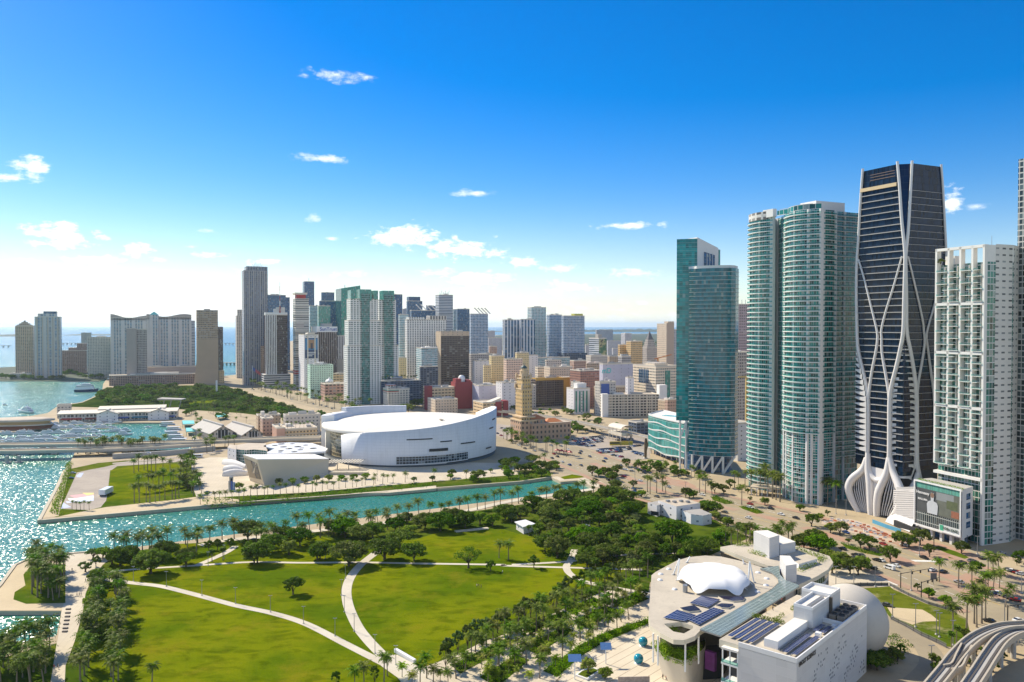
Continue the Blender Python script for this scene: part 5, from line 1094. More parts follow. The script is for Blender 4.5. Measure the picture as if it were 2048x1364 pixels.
gb('office_block','tan low annexe left of the tan government block','office building',1236,1240,1256,1520,690,F['tan2'],ROOFT,mech=1);o=gb('office_block','tan government block left of the pyramid-topped tower','office building',1252,1262,1285,1500,683,F['tan2'],ROOFT,mech=1)
o=gb('courthouse_tower','grey stepped tower with a dark pyramid roof','courthouse',1284,1294,1314,1600,695,F['court'],mech=0,par=.5)
w0,d0=o.w,o.d;zz=o.h
for i,(ins,y)in enumerate([(.08,690),(.16,684),(.23,679)]):
 z1=ZT(y,1600);blk(o,'setback',w0*ins,d0*ins,w0*(1-2*ins),d0*(1-2*ins),zz,z1,F['court']);zz=z1
b=MB();ins=.25;p=[o.c+o.a2*(w0*i_)+o.a1*(d0*j_)for i_,j_ in((ins,ins),(1-ins,ins),(1-ins,1-ins),(ins,1-ins))];ap=o.c+o.a2*(w0/2)+o.a1*(d0/2);za=ZT(661,1600)
for i in range(4):b.face([(*p[i],zz),(*p[(i+1)%4],zz),(*ap,za)])
b.build('pyramid_roof',plain('slate',(.12,.12,.13)),o.t)
o=gb(OF[0],'tall tan tower with a blank right face',OF[1],1314,1333,1348,1500,648,F['beigew'],ROOFT,mech=0);b=MB();b.prism(rect(o.c-o.a1*.4,o.a2,o.a1,o.w,.4),0,o.h+2,0);b.build('blank_face',plain('tan_stone',(.46,.36,.28)),o.t);blk(o,'roof_step',o.w*.2,0,o.w*.8,12,o.h,o.h+5,F['beigew'])
gb(AP[0],'grey tower edge behind the tall teal glass slab',AP[1],1346,1348,1356,1650,660,F['far'],mech=0)
cr=thing('tower_crane','orange tower crane before the pyramid-topped tower','crane',(*AT(1316,HZ,1400)[:2],0));q=AT(1316,HZ,1400)
b=MB();b.bar((q.x,q.y,0),(q.x,q.y,ZT(716,1400)),2);b.build('mast',plain('crane_orange',(.5,.16,.03)),cr);b=MB();b.bar((q.x-6,q.y,ZT(718,1400)),(q.x+24,q.y,ZT(709,1400)),1.6);b.build('jib',plain('crane_orange_jib',(.5,.16,.03)),cr)
o=gb('office_block','large cream office block with green windows behind the parking garage','office building',1264,1312,1356,1090,733,F['offw'],ROOFT,mech=4);blk(o,'glass_bay',o.w*.42,-.6,o.w*.22,2,0,o.h-6,F['teal']);blk(o,'upper_block',2,6,o.w*.6,22,o.h,o.h+4,F['offw'],ROOFT)
for k in range(6):blk(o,'window_strip',-.5,o.d*(.30+.07*k),.6,o.d*.04,o.h-24,o.h-5,F['dkblue'])
o=gb('office_block','black gridded slab framed in ochre yellow','office building',1068,1072,1127,1150,758,F['blackgrid'],ROOFW,mech=2,dep=14,pm=F['ochre'])
blk(o,'ochre_end',o.w,-.6,16,16,0,o.h+1.2,F['ochre'],ROOFT);blk(o,'ochre_fascia',-.4,-.9,o.w+.4,.9,o.h-2.5,o.h+1,F['ochre'])
for k in range(17):blk(o,'mullion',o.w*(k+.5)/17-.35,-.55,.5,.5,6,o.h-3,plain('mullion_brown',(.20,.15,.11))if k==0 else bpy.data.materials['mullion_brown'])
o=gb('office_block','white stair tower with teal glass strips left of the garage','building',1137,1148,1180,1055,778,F['white0'],ROOFW,mech=1,dep=20)
for k in range(4):blk(o,'glass_strip',o.w*(.10+.22*k),-.35,o.w*.09,.5,3,o.h-3,F['teal'])
blk(o,'roof_house',8,5,14,10,o.h,o.h+7,WHITE,ROOFW)
g=gb('parking_garage','cream parking garage with open decks and a white end tower','garage',1178,1206,1318,1025,791,F['garage'],ROOFT,mech=2,dep=30,ang=8)
for k in range(7):blk(g,'deck_band',-.5,-.6,g.w+.5,.8,3.0+k*(g.h-3)/7,3.8+k*(g.h-3)/7,CREAM)
for k in range(18):blk(g,'column',g.w*k/18-.5,-.75,1.0,.75,0,g.h,CREAM)
blk(g,'end_tower',g.w,-3,10,12,0,ZT(771,1025),WHITE,ROOFW);blk(g,'end_tower',-1,-1.5,8,8,0,g.h+2,WHITE,ROOFW)
o=gb(OF[0],'mauve tower with louvres and roof masts between the teal slab and curved tower',OF[1],1472,1474,1502,1100,609,F['mauve'],mech=1)
for k in range(3):
 b=MB();q=o.c+o.a2*(o.w*(.3+.25*k))+o.a1*6;b.tube([(*q,o.h),(*q,o.h+7)],.35,4);b.build('roof_mast',METAL,o.t)
gb('office_block','grey block below the mauve tower','building',1474,1476,1502,900,705,F['grid'],mech=2);gb('garage_podium','tall blank white podium behind the curved green tower','podium',1474,1477,1505,690,848,F['white0'],mech=0)
cr=thing('tower_crane','yellow tower crane before the grey block','crane',(*AT(1494,HZ,860)[:2],0));q=AT(1494,HZ,860);b=MB();b.bar((q.x,q.y,0),(q.x,q.y,ZT(752,860)),2.2);b.build('mast',plain('crane_yellow',(.50,.36,.12)),cr);b=MB();b.bar((q.x-9,q.y,ZT(754,860)),(q.x+12,q.y,ZT(753,860)),1.4);b.build('jib',plain('crane_yellow_jib',(.50,.36,.12)),cr)
grove(['faroak'],W([(1482,905),(1490,900),(1498,902)]),'{k} behind the blank white podium, {o} from the left','trees behind the white podium',1.2,parts=False)
grove(['faroak','far','bright'],scatter([(1010,830),(1060,800),(1140,822),(1180,840),(1300,850),(1290,872),(1150,848)],30,9,310),'{k} among the low buildings behind the transit line, {o} from the left','trees behind the transit line',.62,parts=False)
grove(['far','faroak'],along([(700,822),(760,836),(850,812),(950,800)],26,8,311),'{k} behind the arena roof, {o} from the left','trees behind the arena',.9,parts=False)
r=random.Random(77);k=0
for(x0,x1,y0,y1,n)in[(1000,1340,700,765,40),(930,1010,720,790,14),(1150,1345,745,785,10),(690,880,700,770,12),(500,700,715,770,10)]:
 for i in range(n):
  px,py=r.uniform(x0,x1),r.uniform(y0,y1);q=P(px,py+14)
  if abs(q.x)>3000 or q.y>2600:continue
  o=gb('infill_block','small downtown block among larger ones, %s from the left'%'{o}','building',px-3,px,px+r.uniform(9,22),q.y,py+r.uniform(2,8),F['low'][r.randrange(4)],[ROOFW,ROOFT,ROOFG][r.randrange(3)],mech=1,seed=i,dep=r.uniform(14,26),group='small downtown blocks')
  k+=1;INF=globals().setdefault('INF',[]);INF.append((px,o.t))
for i,(px,t_)in enumerate(sorted(INF,key=lambda a:a[0])):t_['label']='small low downtown block half hidden among larger buildings, %s from the left'%ordi(i)
T9G=facade('sea_green_glazing',(.58,.60,.58),(.006,.165,.145),3.45,1.55,.90,.93,var=.85,refl=.6,gr=.05,blind=.08,bumpd=.05)
SLABW=plain('balcony_white',(.70,.69,.66),.6,var=.06)
def railmat():
 m,nt,b=newmat('balcony_glass');b.inputs['Base Color'].default_value=(.03,.22,.19,1);b.inputs['Roughness'].default_value=.08;b.inputs['Alpha'].default_value=1;b.inputs['Specular IOR Level'].default_value=.9
 tr=N(nt,'ShaderNodeBsdfTransparent',ins={0:(.45,.8,.75,1)});ms=N(nt,'ShaderNodeMixShader',ins={0:.62,1:b.outputs[0],2:tr.outputs[0]});nt.links.new(ms.outputs[0],nt.nodes['Material Output'].inputs[0]);return m
RAIL=railmat()
RAILC=RAIL.copy();RAILC.node_tree.nodes['Principled BSDF'].inputs['Base Color'].default_value=(.30,.38,.35,1);RAILC.node_tree.nodes['Mix Shader'].inputs[0].default_value=.78
def slab_ring(path,inner,z,th,mat,parent,name='balcony_slab',rail=None,railh=1.05):
 """floor slab between an outer and an inner outline (lists of Vector xy of equal length), edge thickness th"""
 b=MB();n=len(path)
 b.grid([[(*p,z+th)for p in inner],[(*p,z+th)for p in path],[(*p,z)for p in path],[(*p,z)for p in inner]],0,smooth=False)
 for e in(0,-1):b.face([(*inner[e],z+th),(*path[e],z+th),(*path[e],z),(*inner[e],z)])
 if rail:b.grid([[(*(p+(i-p)*.06),z+th)for p,i in zip(path,inner)],[(*(p+(i-p)*.06),z+th+railh)for p,i in zip(path,inner)]],1,smooth=False)
 return b.build(name,[mat,rail]if rail else mat,parent)
d0=545.0
A=Vector(AT(1499,HZ,585)[:2]);Bc=Vector(AT(1571,HZ,548)[:2]);D=Vector(AT(1641,HZ,522)[:2]);E=Vector(AT(1722,HZ,522)[:2])
G1,G2=Vector(AT(1546,HZ,563)[:2]),Vector(AT(1558,HZ,570)[:2])
h9=ZT(425,540)
t9=thing('apartment_tower','huge curved sea-green apartment tower with white balcony bands','apartment tower',(*Bc,0))
def arc(p,q,bulge,n):
 dd=q-p;nn=Vector((dd.y,-dd.x)).normalized()
 return[p+dd*(k/n)+nn*bulge*(1-(2*k/n-1)**2)for k in range(n+1)]
left=arc(A,G1,3.5,6);bow=arc(Bc,D,6.5,14);right=[D+AW*1.5+AD*2.5,D+AW*15+AD*2.5,D+AW*16+AD*5,D+AW*40+AD*5]
core=left+[G1+AD*6,G2+AD*2,Bc]+bow[1:]+right
VA=A.normalized();back=[core[-1]+AD*26,core[0]+VA*16+AW*2]
b=MB();b.prism([(p.x,p.y)for p in core+back],0,h9,0,1);b.build('glass_body',[T9G,ROOFG],t9)
def push(path,o):
 out=[]
 for i,p in enumerate(path):
  tt=(path[min(i+1,len(path)-1)]-path[max(i-1,0)]).normalized();out.append(p+Vector((tt.y,-tt.x))*o)
 return out
nf=56;fh9=(h9-6)/nf
for i in range(nf):
 z=6+i*fh9
 ol=push(left,1.9)
 if i<nf-3 or True:slab_ring([A+VA*9-AW*1.0]+ol,[A+VA*9]+left,z,.58,SLABW,t9,'balcony_slab',RAIL)
 if i>11:
  slab_ring(push(bow,1.7+.5*math.sin(0)),bow,z,.62,SLABW,t9,'balcony_slab',RAIL)
 else:
  slab_ring(push(bow,.35),bow,z,.40,SLABW,t9,'floor_band')
 rr=right[0:2];slab_ring(push(rr,1.6 if i>11 else.5),rr,z,.42,SLABW,t9,'balcony_slab',RAIL if i>11 else None)
 if i>6:slab_ring(push(right[2:4],1.5),right[2:4],z,.42,SLABW,t9,'balcony_slab',RAIL)
 if not 12<i<15:slab_ring([G2-AD*1.5,Bc-AD*1.6+AW*.2],[G2,Bc],z,.42,SLABW,t9,'balcony_slab',RAIL)
def column(p,w_,d_,z0,z1,name='column',mat=SLABW,t=t9,a=AW,c=AD):
 b=MB();b.obox(p-a*(w_/2)-c*(d_/2),a,c,w_,d_,z0,z1);b.build(name,mat,t)
for p in(left[1]-AD*1.6,left[3]-AD*1.7):column(p,.9,1.2,0,h9-2)
column(G1+AD*1.5,2.4,4,0,h9+2,'groove_pier');column(G2+AD*1.0-AW*1.0,2.0,3,0,h9,'groove_pier')
for k,wd in((0,3.2),(6,.8),(11,2.6),(14,3.0)):column(bow[k]-AD*.3,wd,1.2,0,h9-(0 if k!=0 else 8))
for k in(2,12):column(bow[k]-AD*.5,1.6,1.0,0,50,'column')
for q,wd in((right[1],1.6),(right[2],1.4),(right[2]+AW*10,1.0),(right[0]+AW*3,1.2)):column(q-AD*.4,wd,1.4,0,h9)
b=MB();b.prism([(p.x,p.y)for p in push(left,1.0)+[left[-1]+AD*8,left[0]+VA*8+AW]],h9-1,h9+4.5,0,1);b.build('roof_screen',[facade('louvre_screen',(.66,.63,.58),(.24,.22,.20),4,6,.7,.5,blind=0,refl=.2,gr=.6),ROOFW],t9)
cr9=push(bow,-1.0);b=MB();b.prism([(p.x,p.y)for p in cr9+[cr9[-1]+AD*14,cr9[0]+AD*10]],h9,h9+3.6,0,1);b.build('penthouse',[facade('penthouse_glass',(.62,.62,.60),(.01,.14,.12),3.6,4,.9,.85),ROOFW],t9)
b=MB();b.prism([(p.x,p.y)for p in cr9[1:13]+[cr9[12]+AD*12,cr9[1]+AD*8]],h9+3.6,ZT(409,530),0,1);b.build('crown',[facade('crown_louvre',(.52,.50,.46),(.30,.29,.27),3,1,.5,.8,blind=0,refl=.2,gr=.6),ROOFW],t9)
b=MB();q=D+AW*1.5+AD*6;b.obox(q,AW,AD,26,14,h9,h9+6.2,0,1);b.build('roof_house',[WHITE,ROOFW],t9)
b=MB();b.obox(G1-AW*3-AD*2.5,AW,AD,3.4,10,h9,h9+5.5);b.build('crown_pier',SLABW,t9)
cp=thing('entrance_canopy','pale flat entrance canopy at the foot of the curved green tower','canopy',(*P(1522,996)[:2],0))
b=MB();q=Vector(P(1500,990)[:2]);b.obox(q,(.9,-.43,0),(.43,.9,0),20,12,5.2,5.9);b.build('canopy_roof',ROOFT,cp)
for k in range(6):b=MB();p=q+Vector((.9,-.43))*(1+3.5*k)+Vector((.43,.9))*.6;b.tube([(*p,0),(*p,5.2)],.3,6);b.build('post',SLABW,cp)
MG=glassmat('deep_teal_glass',(.004,.14,.18),1.7,3.35,var=.38,line=.07,lc=(.05,.13,.14),blind=.03,spec=.6)
MG2=glassmat('bright_teal_glass',(.004,.25,.25),2.4,3.35,var=.45,line=.05,lc=(.08,.22,.22),blind=.02,spec=.6)
dm=640.0
tm=thing('apartment_tower','deep teal glass tower pair standing on slanted white struts','apartment tower',(*AT(1430,HZ,dm)[:2],0))
hm1,hm2=ZT(537,dm),ZT(479,dm+16)
L0,L1=Vector(AT(1379,HZ,dm+4)[:2]),Vector(AT(1462,HZ,dm-8)[:2])
frontm=arc(L0,L1,3.0,12)+[Vector(AT(1471,HZ,dm-5)[:2]),Vector(AT(1477,HZ,dm+4)[:2])]
bodym=frontm+[frontm[-1]+AD*14,L0+L0.normalized()*18]
zb=13.5
b=MB();b.prism([(p.x,p.y)for p in bodym],zb,hm1,0,1,bottom=True);b.build('glass_body',[MG,ROOFW],tm)
nfm=47
for i in range(nfm):
 z=zb+(hm1-zb)*i/nfm
 slab_ring(push(frontm,.35),frontm,z,.26,SLABW,tm,'floor_band')
 if i>3:
  s=arc(L0,L0+(L1-L0)*.16,.4,3);slab_ring(push(s,1.5),s,z,.35,SLABW,tm,'balcony_slab',RAIL)
b=MB();fr=push(frontm[2:],-.8);b.prism([(p.x,p.y)for p in fr+[fr[-1]+AD*10,fr[0]+AD*12]],hm1,hm1+2.2,0,1);b.build('roof_crown',[SLABW,ROOFW],tm)
S0=Vector(AT(1353,HZ,dm+14)[:2]);S1=Vector(AT(1394,HZ,dm+8)[:2]);S2=Vector(AT(1436,HZ,dm+26)[:2])
hmb=ZT(489,dm+14)
ds=(S2-S1)
b=MB();pl=[S0,S1,S1+AD*18,S0+S0.normalized()*20];zsl=40.0;b.prism([(p.x,p.y)for p in pl],zsl,hm2,0,1,bottom=True);b.build('tall_slab',[MG2,ROOFW],tm)
for i in range(46):
 z=zsl+(hm2-zsl)*i/46;slab_ring(push([S0,S1],.3),[S0,S1],z,.2,plain('teal_line',(.30,.48,.46))if i==0 else bpy.data.materials['teal_line'],tm,'floor_band')
b=MB();pl=[S1,S2,S2+AD*10,S1+AD*18];hs=[hm2+1,ZT(496,dm+26),ZT(496,dm+26),hm2+1]
b.prism([(p.x,p.y)for p in pl],hm1-2,0,0,1,zt=hs);b.build('white_end_wall',[SLABW,ROOFW],tm)
b=MB();q0,q1=S1.lerp(S2,.30),S1.lerp(S2,.82);nrm=Vector((ds.y,-ds.x)).normalized();z0,z1=hm1+1,ZT(505,dm+20)
b.face([(*(q0+nrm*.25),z0),(*(q1+nrm*.25),z0),(*(q1+nrm*.25),z1-2),(*(q0+nrm*.25),z1)],0,[(0,0),(12,0),(12,20),(0,20)]);b.build('recessed_windows',F['navy'],tm)
for k in range(1,4):qa=q0.lerp(q1,k/4);b=MB();b.bar((*(qa+nrm*.5),z0),(*(qa+nrm*.5),z1-1),.6,.4);b.build('mullion',SLABW,tm)
b=MB();b.prism([(p.x,p.y)for p in[S2,S2+AD*10,S2+AD*10+AW*2,S2+AW*2]],hm1,ZT(499,dm+26),0);b.build('glass_edge',MG2,tm)
b=MB();inn=push(frontm,-5);b.prism([(p.x,p.y)for p in inn+[inn[-1]+AD*8,inn[0]+AD*10]],0,zb,0);b.build('lobby',F['navy'],tm)
for k in range(4):
 p,q=frontm[1+3*k],frontm[min(13,4+3*k)]
 for(u,zz0,v,zz1)in((p,0,p,zb),(p,0,q,zb)):
  b=MB();b.bar((*u,zz0),(*v,zz1),1.5,1.5);b.build('strut',SLABW,tm)
for k in range(3):
 p=S0.lerp(S1,.2+.3*k);b=MB();b.bar((*p,26),(*(S0.lerp(S1,.55+.2*k)),40),1.4);b.build('strut',SLABW,tm);b=MB();b.bar((*p,0),(*p,40),1.4);b.build('strut',SLABW,tm)
tp=thing('glass_podium','low teal glass pavilion with wavy white bands and a roof pool','pavilion',(*P(1340,915)[:2],0))
c0=Vector(AT(1297,HZ,735)[:2]);c1=Vector(AT(1371,HZ,668)[:2]);c2=Vector(AT(1392,HZ,672)[:2])
hp=ZT(838,700);pl=[c0,c1,c2,c2+Vector((6,40)),c0+Vector((20,34))]
fr=arc(c0,c1,2,16)
GP=glassmat('pavilion_glass',(.05,.26,.24),2.2,5.6,var=.35,line=.05,lc=(.30,.45,.43),blind=.0)
b=MB();b.prism([(p.x,p.y)for p in fr+pl[2:]],5,hp,0,1,bottom=True);b.build('glass_body',[GP,ROOFW],tp)
for i in range(6):
 z=5+(hp-5)*i/5-(.0 if i<5 else.5);o_=[p+Vector((0,-1))*(1.0+.6*math.sin(k*.9+i))for k,p in enumerate(fr)];b=MB();n=len(fr)
 zz=[z+.9*math.sin(k*.55+1.3*i)*(1 if i<5 else 0)for k in range(n)]
 b.grid([[(*p,w_+.9)for p,w_ in zip(fr,zz)],[(*p,w_+.9)for p,w_ in zip(o_,zz)],[(*p,w_)for p,w_ in zip(o_,zz)],[(*p,w_)for p,w_ in zip(fr,zz)]],smooth=False);b.build('wavy_band',SLABW,tp)
for k in range(7):p=c0.lerp(c1,(k+.5)/7)+Vector((1,3));b=MB();b.tube([(*p,0),(*p,5)],.5,7);b.build('column',SLABW,tp)
b=MB();b.prism([(p.x,p.y)for p in off_poly([fr[0],c1,c2,pl[3],pl[4]],5)],0,5,0);b.build('base_wall',F['navy'],tp)
b=MB();b.prism([(p.x,p.y)for p in off_poly([fr[0],c1,c2,pl[3],pl[4]],.2)],hp,hp+1.1,0,top=False);b.build('parapet',SLABW,tp)
POOL=plain('pool_water',(.05,.50,.52),.08,var=0)
b=MB();q=c0.lerp(c1,.35)+Vector((4,14));b.obox(q,(.75,-.66,0),(.66,.75,0),16,7,hp,hp+.25);b.build('roof_pool',POOL,tp)
dt=435.0
tt=thing('apartment_tower','white gridded apartment tower with deep balcony bays','apartment tower',(*AT(1960,HZ,dt)[:2],0))
T0=Vector(AT(1871,HZ,452)[:2]);T1=Vector(AT(1966,HZ,425)[:2]);T2=Vector(AT(1990,HZ,427)[:2]);T3=Vector(AT(2027,HZ,446)[:2])
e=(T1-T0).normalized();nn=Vector((e.y,-e.x));bk=-nn
Lf=(T1-T0).length;zt0=40.0;htop=ZT(491,430)
GT=facade('green_window_wall',(.60,.60,.57),(.025,.12,.09),3.5,2.1,.88,.86,var=.9,refl=.6,gr=.05,blind=.22,bumpd=.05)
b=MB();i0,i1=T0+bk*3.2,T1+bk*3.2;b.prism([(p.x,p.y)for p in[i0,i1,i1+bk*12,i0+bk*12]],0,htop-9,0,1);b.build('glass_body',[GT,ROOFW],tt)
nb=4;frac=[0,.27,.52,.77,1.0]
WG=plain('grid_white',(.74,.72,.67),.6,var=.08,scale=.15)
for k,f in enumerate([0]+frac[1:]):
 p=T0+e*(Lf*f);b=MB();b.obox(p-e*.6,e,bk,1.2,3.2,zt0 if k<4 else 0,htop);b.build('grid_column',WG,tt)
for k in range(4):p=T0+e*(Lf*(frac[k]+.12));b=MB();b.obox(p-e*.2+bk*2.2,e,bk,.4,1.0,zt0,htop-10);b.build('party_wall',WG,tt)
zr=[ZT(y,430)for y in(955,815,705,605,491)]
for z in zr:b=MB();b.obox(T0-e*.5,e,bk,Lf+1,3.0,z-1.3,z+.2);b.build('grid_beam',WG,tt)
r=random.Random(3);nfl=33
for i in range(nfl):
 z=zt0+(htop-10-zt0)*i/nfl
 for k in range(4):
  s0,s1=Lf*frac[k]+.45,Lf*frac[k+1]-.45
  b=MB();full=(i+k)%2==0;ln=(s1-s0)*(.98 if full else.5)
  st=s0 if full or k%2 else s1-ln
  b.obox(T0+e*st-bk*(.5 if full else 0)+bk*0,e,bk,ln,3.1,z,z+.28,0)
  q=T0+e*st-bk*(.45 if full else-.05);b.face([(*q,z+.28),(*(q+e*ln),z+.28),(*(q+e*ln),z+1.3),(*q,z+1.3)],1)
  b.build('balcony',[WG,RAILC],tt)
b=MB();b.prism([(p.x,p.y)for p in[T1+e*.45,T2,T2+bk*14,T1+bk*14]],0,htop-9,0,1);b.build('corner_glass',[GT,ROOFW],tt)
b=MB();b.prism([(p.x,p.y)for p in[T1+e*.45+bk*2,T2,T2+bk*14,T1+bk*14]],htop-9,htop,0,1);b.build('penthouse',[WG,ROOFW],tt)
SV=facade('vented_white_wall',(.66,.63,.58),(.14,.15,.15),3.5,5.2,.5,.26,blind=.3,refl=.4,gr=.5)
b=MB();b.prism([(p.x,p.y)for p in[T2+Vector((.06,0)),T3,T3+bk*12,T2+bk*13]],0,htop+.5,0,1);b.build('vented_wall',[SV,ROOFW],tt)
b=MB();q=T2+(T3-T2)*.35;b.prism([(p.x,p.y)for p in[q,T3+AW*3,T3+AW*3+bk*10,q+bk*10]],0,ZT(560,440),0,1);b.build('rear_wing',[GT,ROOFW],tt)
b=MB();b.obox(T0+e*1+bk*6,e,bk,6,6,htop-10,htop-4);b.build('roof_house',WG,tt)
b=MB();b.tube([(*(T1+bk*6),htop),(*(T1+bk*6),htop+5)],.12,4);b.build('aerial',METAL,tt)
plant('small',(*(T0+e*2+bk*1.5),htop-9.5),.8,'small round bush on the top corner balcony of the white gridded tower')
pb=thing('billboard_building','white podium building carrying a huge glass-front billboard','building',(*P(1880,1080)[:2],0))
B0=Vector(AT(1833,HZ,448)[:2]);B1=Vector(AT(1926,HZ,419)[:2]);B2=Vector(AT(1950,HZ,428)[:2])
eb=(B1-B0).normalized();nb_=Vector((eb.y,-eb.x));Lb=(B1-B0).length
zb0,zb1=6.0,ZT(969,433)
b=MB();b.prism([(p.x,p.y)for p in[B0-nb_*.8,B1-nb_*.8,B2+nb_*0,B0-nb_*12]],zb0-1,zb1,0,1,bottom=True);b.build('podium_wall',[plain('podium_white',(.66,.65,.63),.6),CONC],pb)
b=MB();r_=random.Random(2)
for k in range(22):q=B0+eb*(Lb*(k+.5)/22)-nb_*1.8;leaf_quads(b,(*q,zb1+.3),(1.5,1.5,.6),40,.22,r_)
tag(b.build('roof_hedge',LEAF3),'green hedge along the roof edge above the billboard','hedge')
def bpanel(name,s0,s1,z0,z1,out,mat):
 b=MB();b.obox(B0+eb*(Lb*s0)+nb_*out,eb,-nb_,Lb*(s1-s0),.3,z0,z1);b.build(name,mat,pb)
Hh=zb1-zb0
def zz(f):return zb0+Hh*f
for(s0,s1,a,c)in((-.01,1.01,.97,1.0),(-.01,1.01,0,.03),(-.01,.012,.03,.97),(.988,1.01,.03,.97)):bpanel('frame',s0,s1,zz(a),zz(c),.5,WHITE)
bpanel('upper_glazing',.012,.988,zz(.84),zz(.97),-.2,facade('green_louvres',(.18,.42,.34),(.05,.24,.18),8,.55,.55,.9,blind=0,bumpd=.1))
bpanel('billboard',.012,.988,zz(.32),zz(.84),-.1,plain('billboard_grey',(.07,.075,.075),.5,var=.5,scale=.12))
bpanel('billboard_picture',.50,.988,zz(.33),zz(.83),-.06,plain('billboard_field',(.13,.14,.11),.5,var=.6,scale=.18));bpanel('billboard_sky',.48,.85,zz(.66),zz(.83),-.04,plain('billboard_sky',(.24,.26,.26),.5,var=.2))
bpanel('billboard_hedge',.70,.93,zz(.52),zz(.70),-.03,plain('billboard_green',(.10,.12,.06),.4,var=.5,scale=.5));bpanel('billboard_bottles',.80,.96,zz(.36),zz(.50),0.0,plain('billboard_red',(.30,.12,.07),.4,var=.5,scale=1.2))
b=MB();cx,cz=Lb*.40,zz(.33);pts=[(-.105,0),(-.12,.20),(-.09,.26),(-.03,.285),(-.035,.36),(-.045,.40),(-.03,.46),(.03,.46),(.045,.40),(.035,.36),(.03,.285),(.10,.26),(.125,.20),(.11,0)]
b.face([(*(B0+eb*(cx+u*Lb)+nb_*.22),cz+v*Hh)for u,v in pts]);b.build('billboard_figure',plain('billboard_shirt',(.52,.54,.55),.4,var=.1),pb)
b=MB();b.face([(*(B0+eb*(cx+.042*Lb*math.cos(k*math.pi/6))+nb_*.25),cz+Hh*(.405+.058*math.sin(k*math.pi/6)))for k in range(12)]);b.build('billboard_head',plain('billboard_skin',(.24,.15,.10),.5,var=.1),pb)
lettering('Hennessy',(*(B0+eb*(Lb*.19)+nb_*.3),zz(.745)),R3(eb),(0,0,1),2.3,WHITE,pb);lettering('MALUMA',(*(B0+eb*(Lb*.19)+nb_*.3),zz(.60)),R3(eb),(0,0,1),1.6,WHITE,pb)
bpanel('lower_glazing',.012,.988,zz(.03),zz(.32),-.15,facade('mullioned_glass',(.42,.44,.40),(.015,.03,.035),4.3,1.3,.80,.92,blind=0,bumpd=.1));bpanel('banner',.55,.988,zz(.02),zz(.155),.1,plain('banner_white',(.62,.63,.60),.6,var=.05))
lettering('FOR LEASE',(*(B0+eb*(Lb*.80)+nb_*.45),zz(.095)),R3(eb),(0,0,1),2.0,plain('banner_ink',(.03,.07,.05),.6,var=0),pb);bpanel('banner_logo',.57,.645,zz(.03),zz(.15),.2,plain('banner_green',(.05,.35,.20),.5,var=.4,scale=1.4))
for k in range(5):q=B0+eb*(Lb*(.08+.21*k))-nb_*2;b=MB();b.obox(q,eb,-nb_,1.6,1.6,0,zb0);b.build('column',plain('podium_white',(.66,.65,.63),.6)if k==0 else bpy.data.materials['podium_white'],pb)
b=MB();b.prism([(p.x,p.y)for p in[B0-nb_*7,B1-nb_*7-eb*2,B2-eb*3,B0-nb_*11]],0,zb0,0);b.build('shop_front',F['navy'],pb)
e2=(B2-B1).normalized()
for k in range(4):q=B1+e2*6+Vector((e2.y,-e2.x))*.2;b=MB();b.obox(q,e2,Vector((-e2.y,e2.x)),5,.5,zz(.15+.2*k),zz(.28+.2*k));b.build('dark_opening',F['navy'],pb)
b=MB();q=T3-(T3-T2)*.6;b.obox(q+nn*.3,(T3-T2).normalized(),bk,6,2,8,ZT(1000,430),0);b.build('louvre_panel',facade('grey_louvre',(.30,.30,.30),(.14,.14,.14),50,.8,.5,1,blind=0,bumpd=.1,refl=.2,gr=.6),tt)
te=thing('apartment_tower','balconied glass apartment tower cut off by the right picture edge','apartment tower',(*AT(2060,HZ,415)[:2],0))
M0=Vector(AT(2033,HZ,440)[:2])-AD*26;he=ZT(296,412)
ple=[M0,M0+AW*34+AD*-6,M0+AW*40+AD*26,M0+AD*26]
b=MB();b.prism([(p.x,p.y)for p in ple],0,he,0,1);b.build('glass_body',[facade('grey_window_wall',(.48,.48,.45),(.05,.07,.07),3.15,2.2,.82,.8,var=.8,blind=.2,bumpd=.05),ROOFG],te)
n=66
for i in range(n):
 z=8+(he-8)*i/n
 oo=[M0+AD*20-AW*1.8,M0-AD*1.8-AW*1.8,M0+AW*34-AD*7.8];ii=[M0+AD*20,M0,M0+AW*34-AD*6]
 slab_ring(oo,ii,z,.45,SLABW,te,'balcony_slab',RAIL)
b=MB();b.obox(M0+AW*1.2+AD*3,AW,AD,20,16,he,he+5);b.build('roof_house',CONC,te)
do=476.0
CO=Vector(AT(1809,HZ,do)[:2])
LE,LN=solve(CO,AD,1713),solve(CO,AW,1891)
ho=ZT(323,do)
to=thing('ribbed_tower','dark glass skyscraper wrapped in a flowing white exoskeleton','skyscraper',(*CO,0))
OG=glassmat('midnight_glass',(.005,.015,.034),1.5,4.08,var=.7,line=.05,lc=(.012,.02,.035),blind=.0,spec=.22)
OGC=glassmat('chamfer_glass',(.006,.016,.05),3,4.08,var=.25,line=.03,lc=(.02,.03,.06),blind=0,spec=.6)
EXO=plain('exoskeleton_white',(.68,.65,.62),.45,var=.06,scale=.2)
def taper(z):
 f=z/ho
 return 1.0-.11*max(0,(f-.62)/.38)**1.3-.02*max(0,(.35-f))
cen=CO+AD*LE/2+AW*LN/2
def ch(z):
 f=max(0.0,(z-ZT(500,do))/(ho-ZT(500,do)));return.2+7.2*f
def ring(z):
 k=taper(z);c=ch(z)
 pts=[CO+AD*LE,CO+AD*c,CO+AW*c*1.15,CO+AW*LN,CO+AW*LN+AD*LE]
 return[cen+(p-cen)*k for p in pts]
zs=[30+(ho-30)*i/24 for i in range(25)]
b=MB()
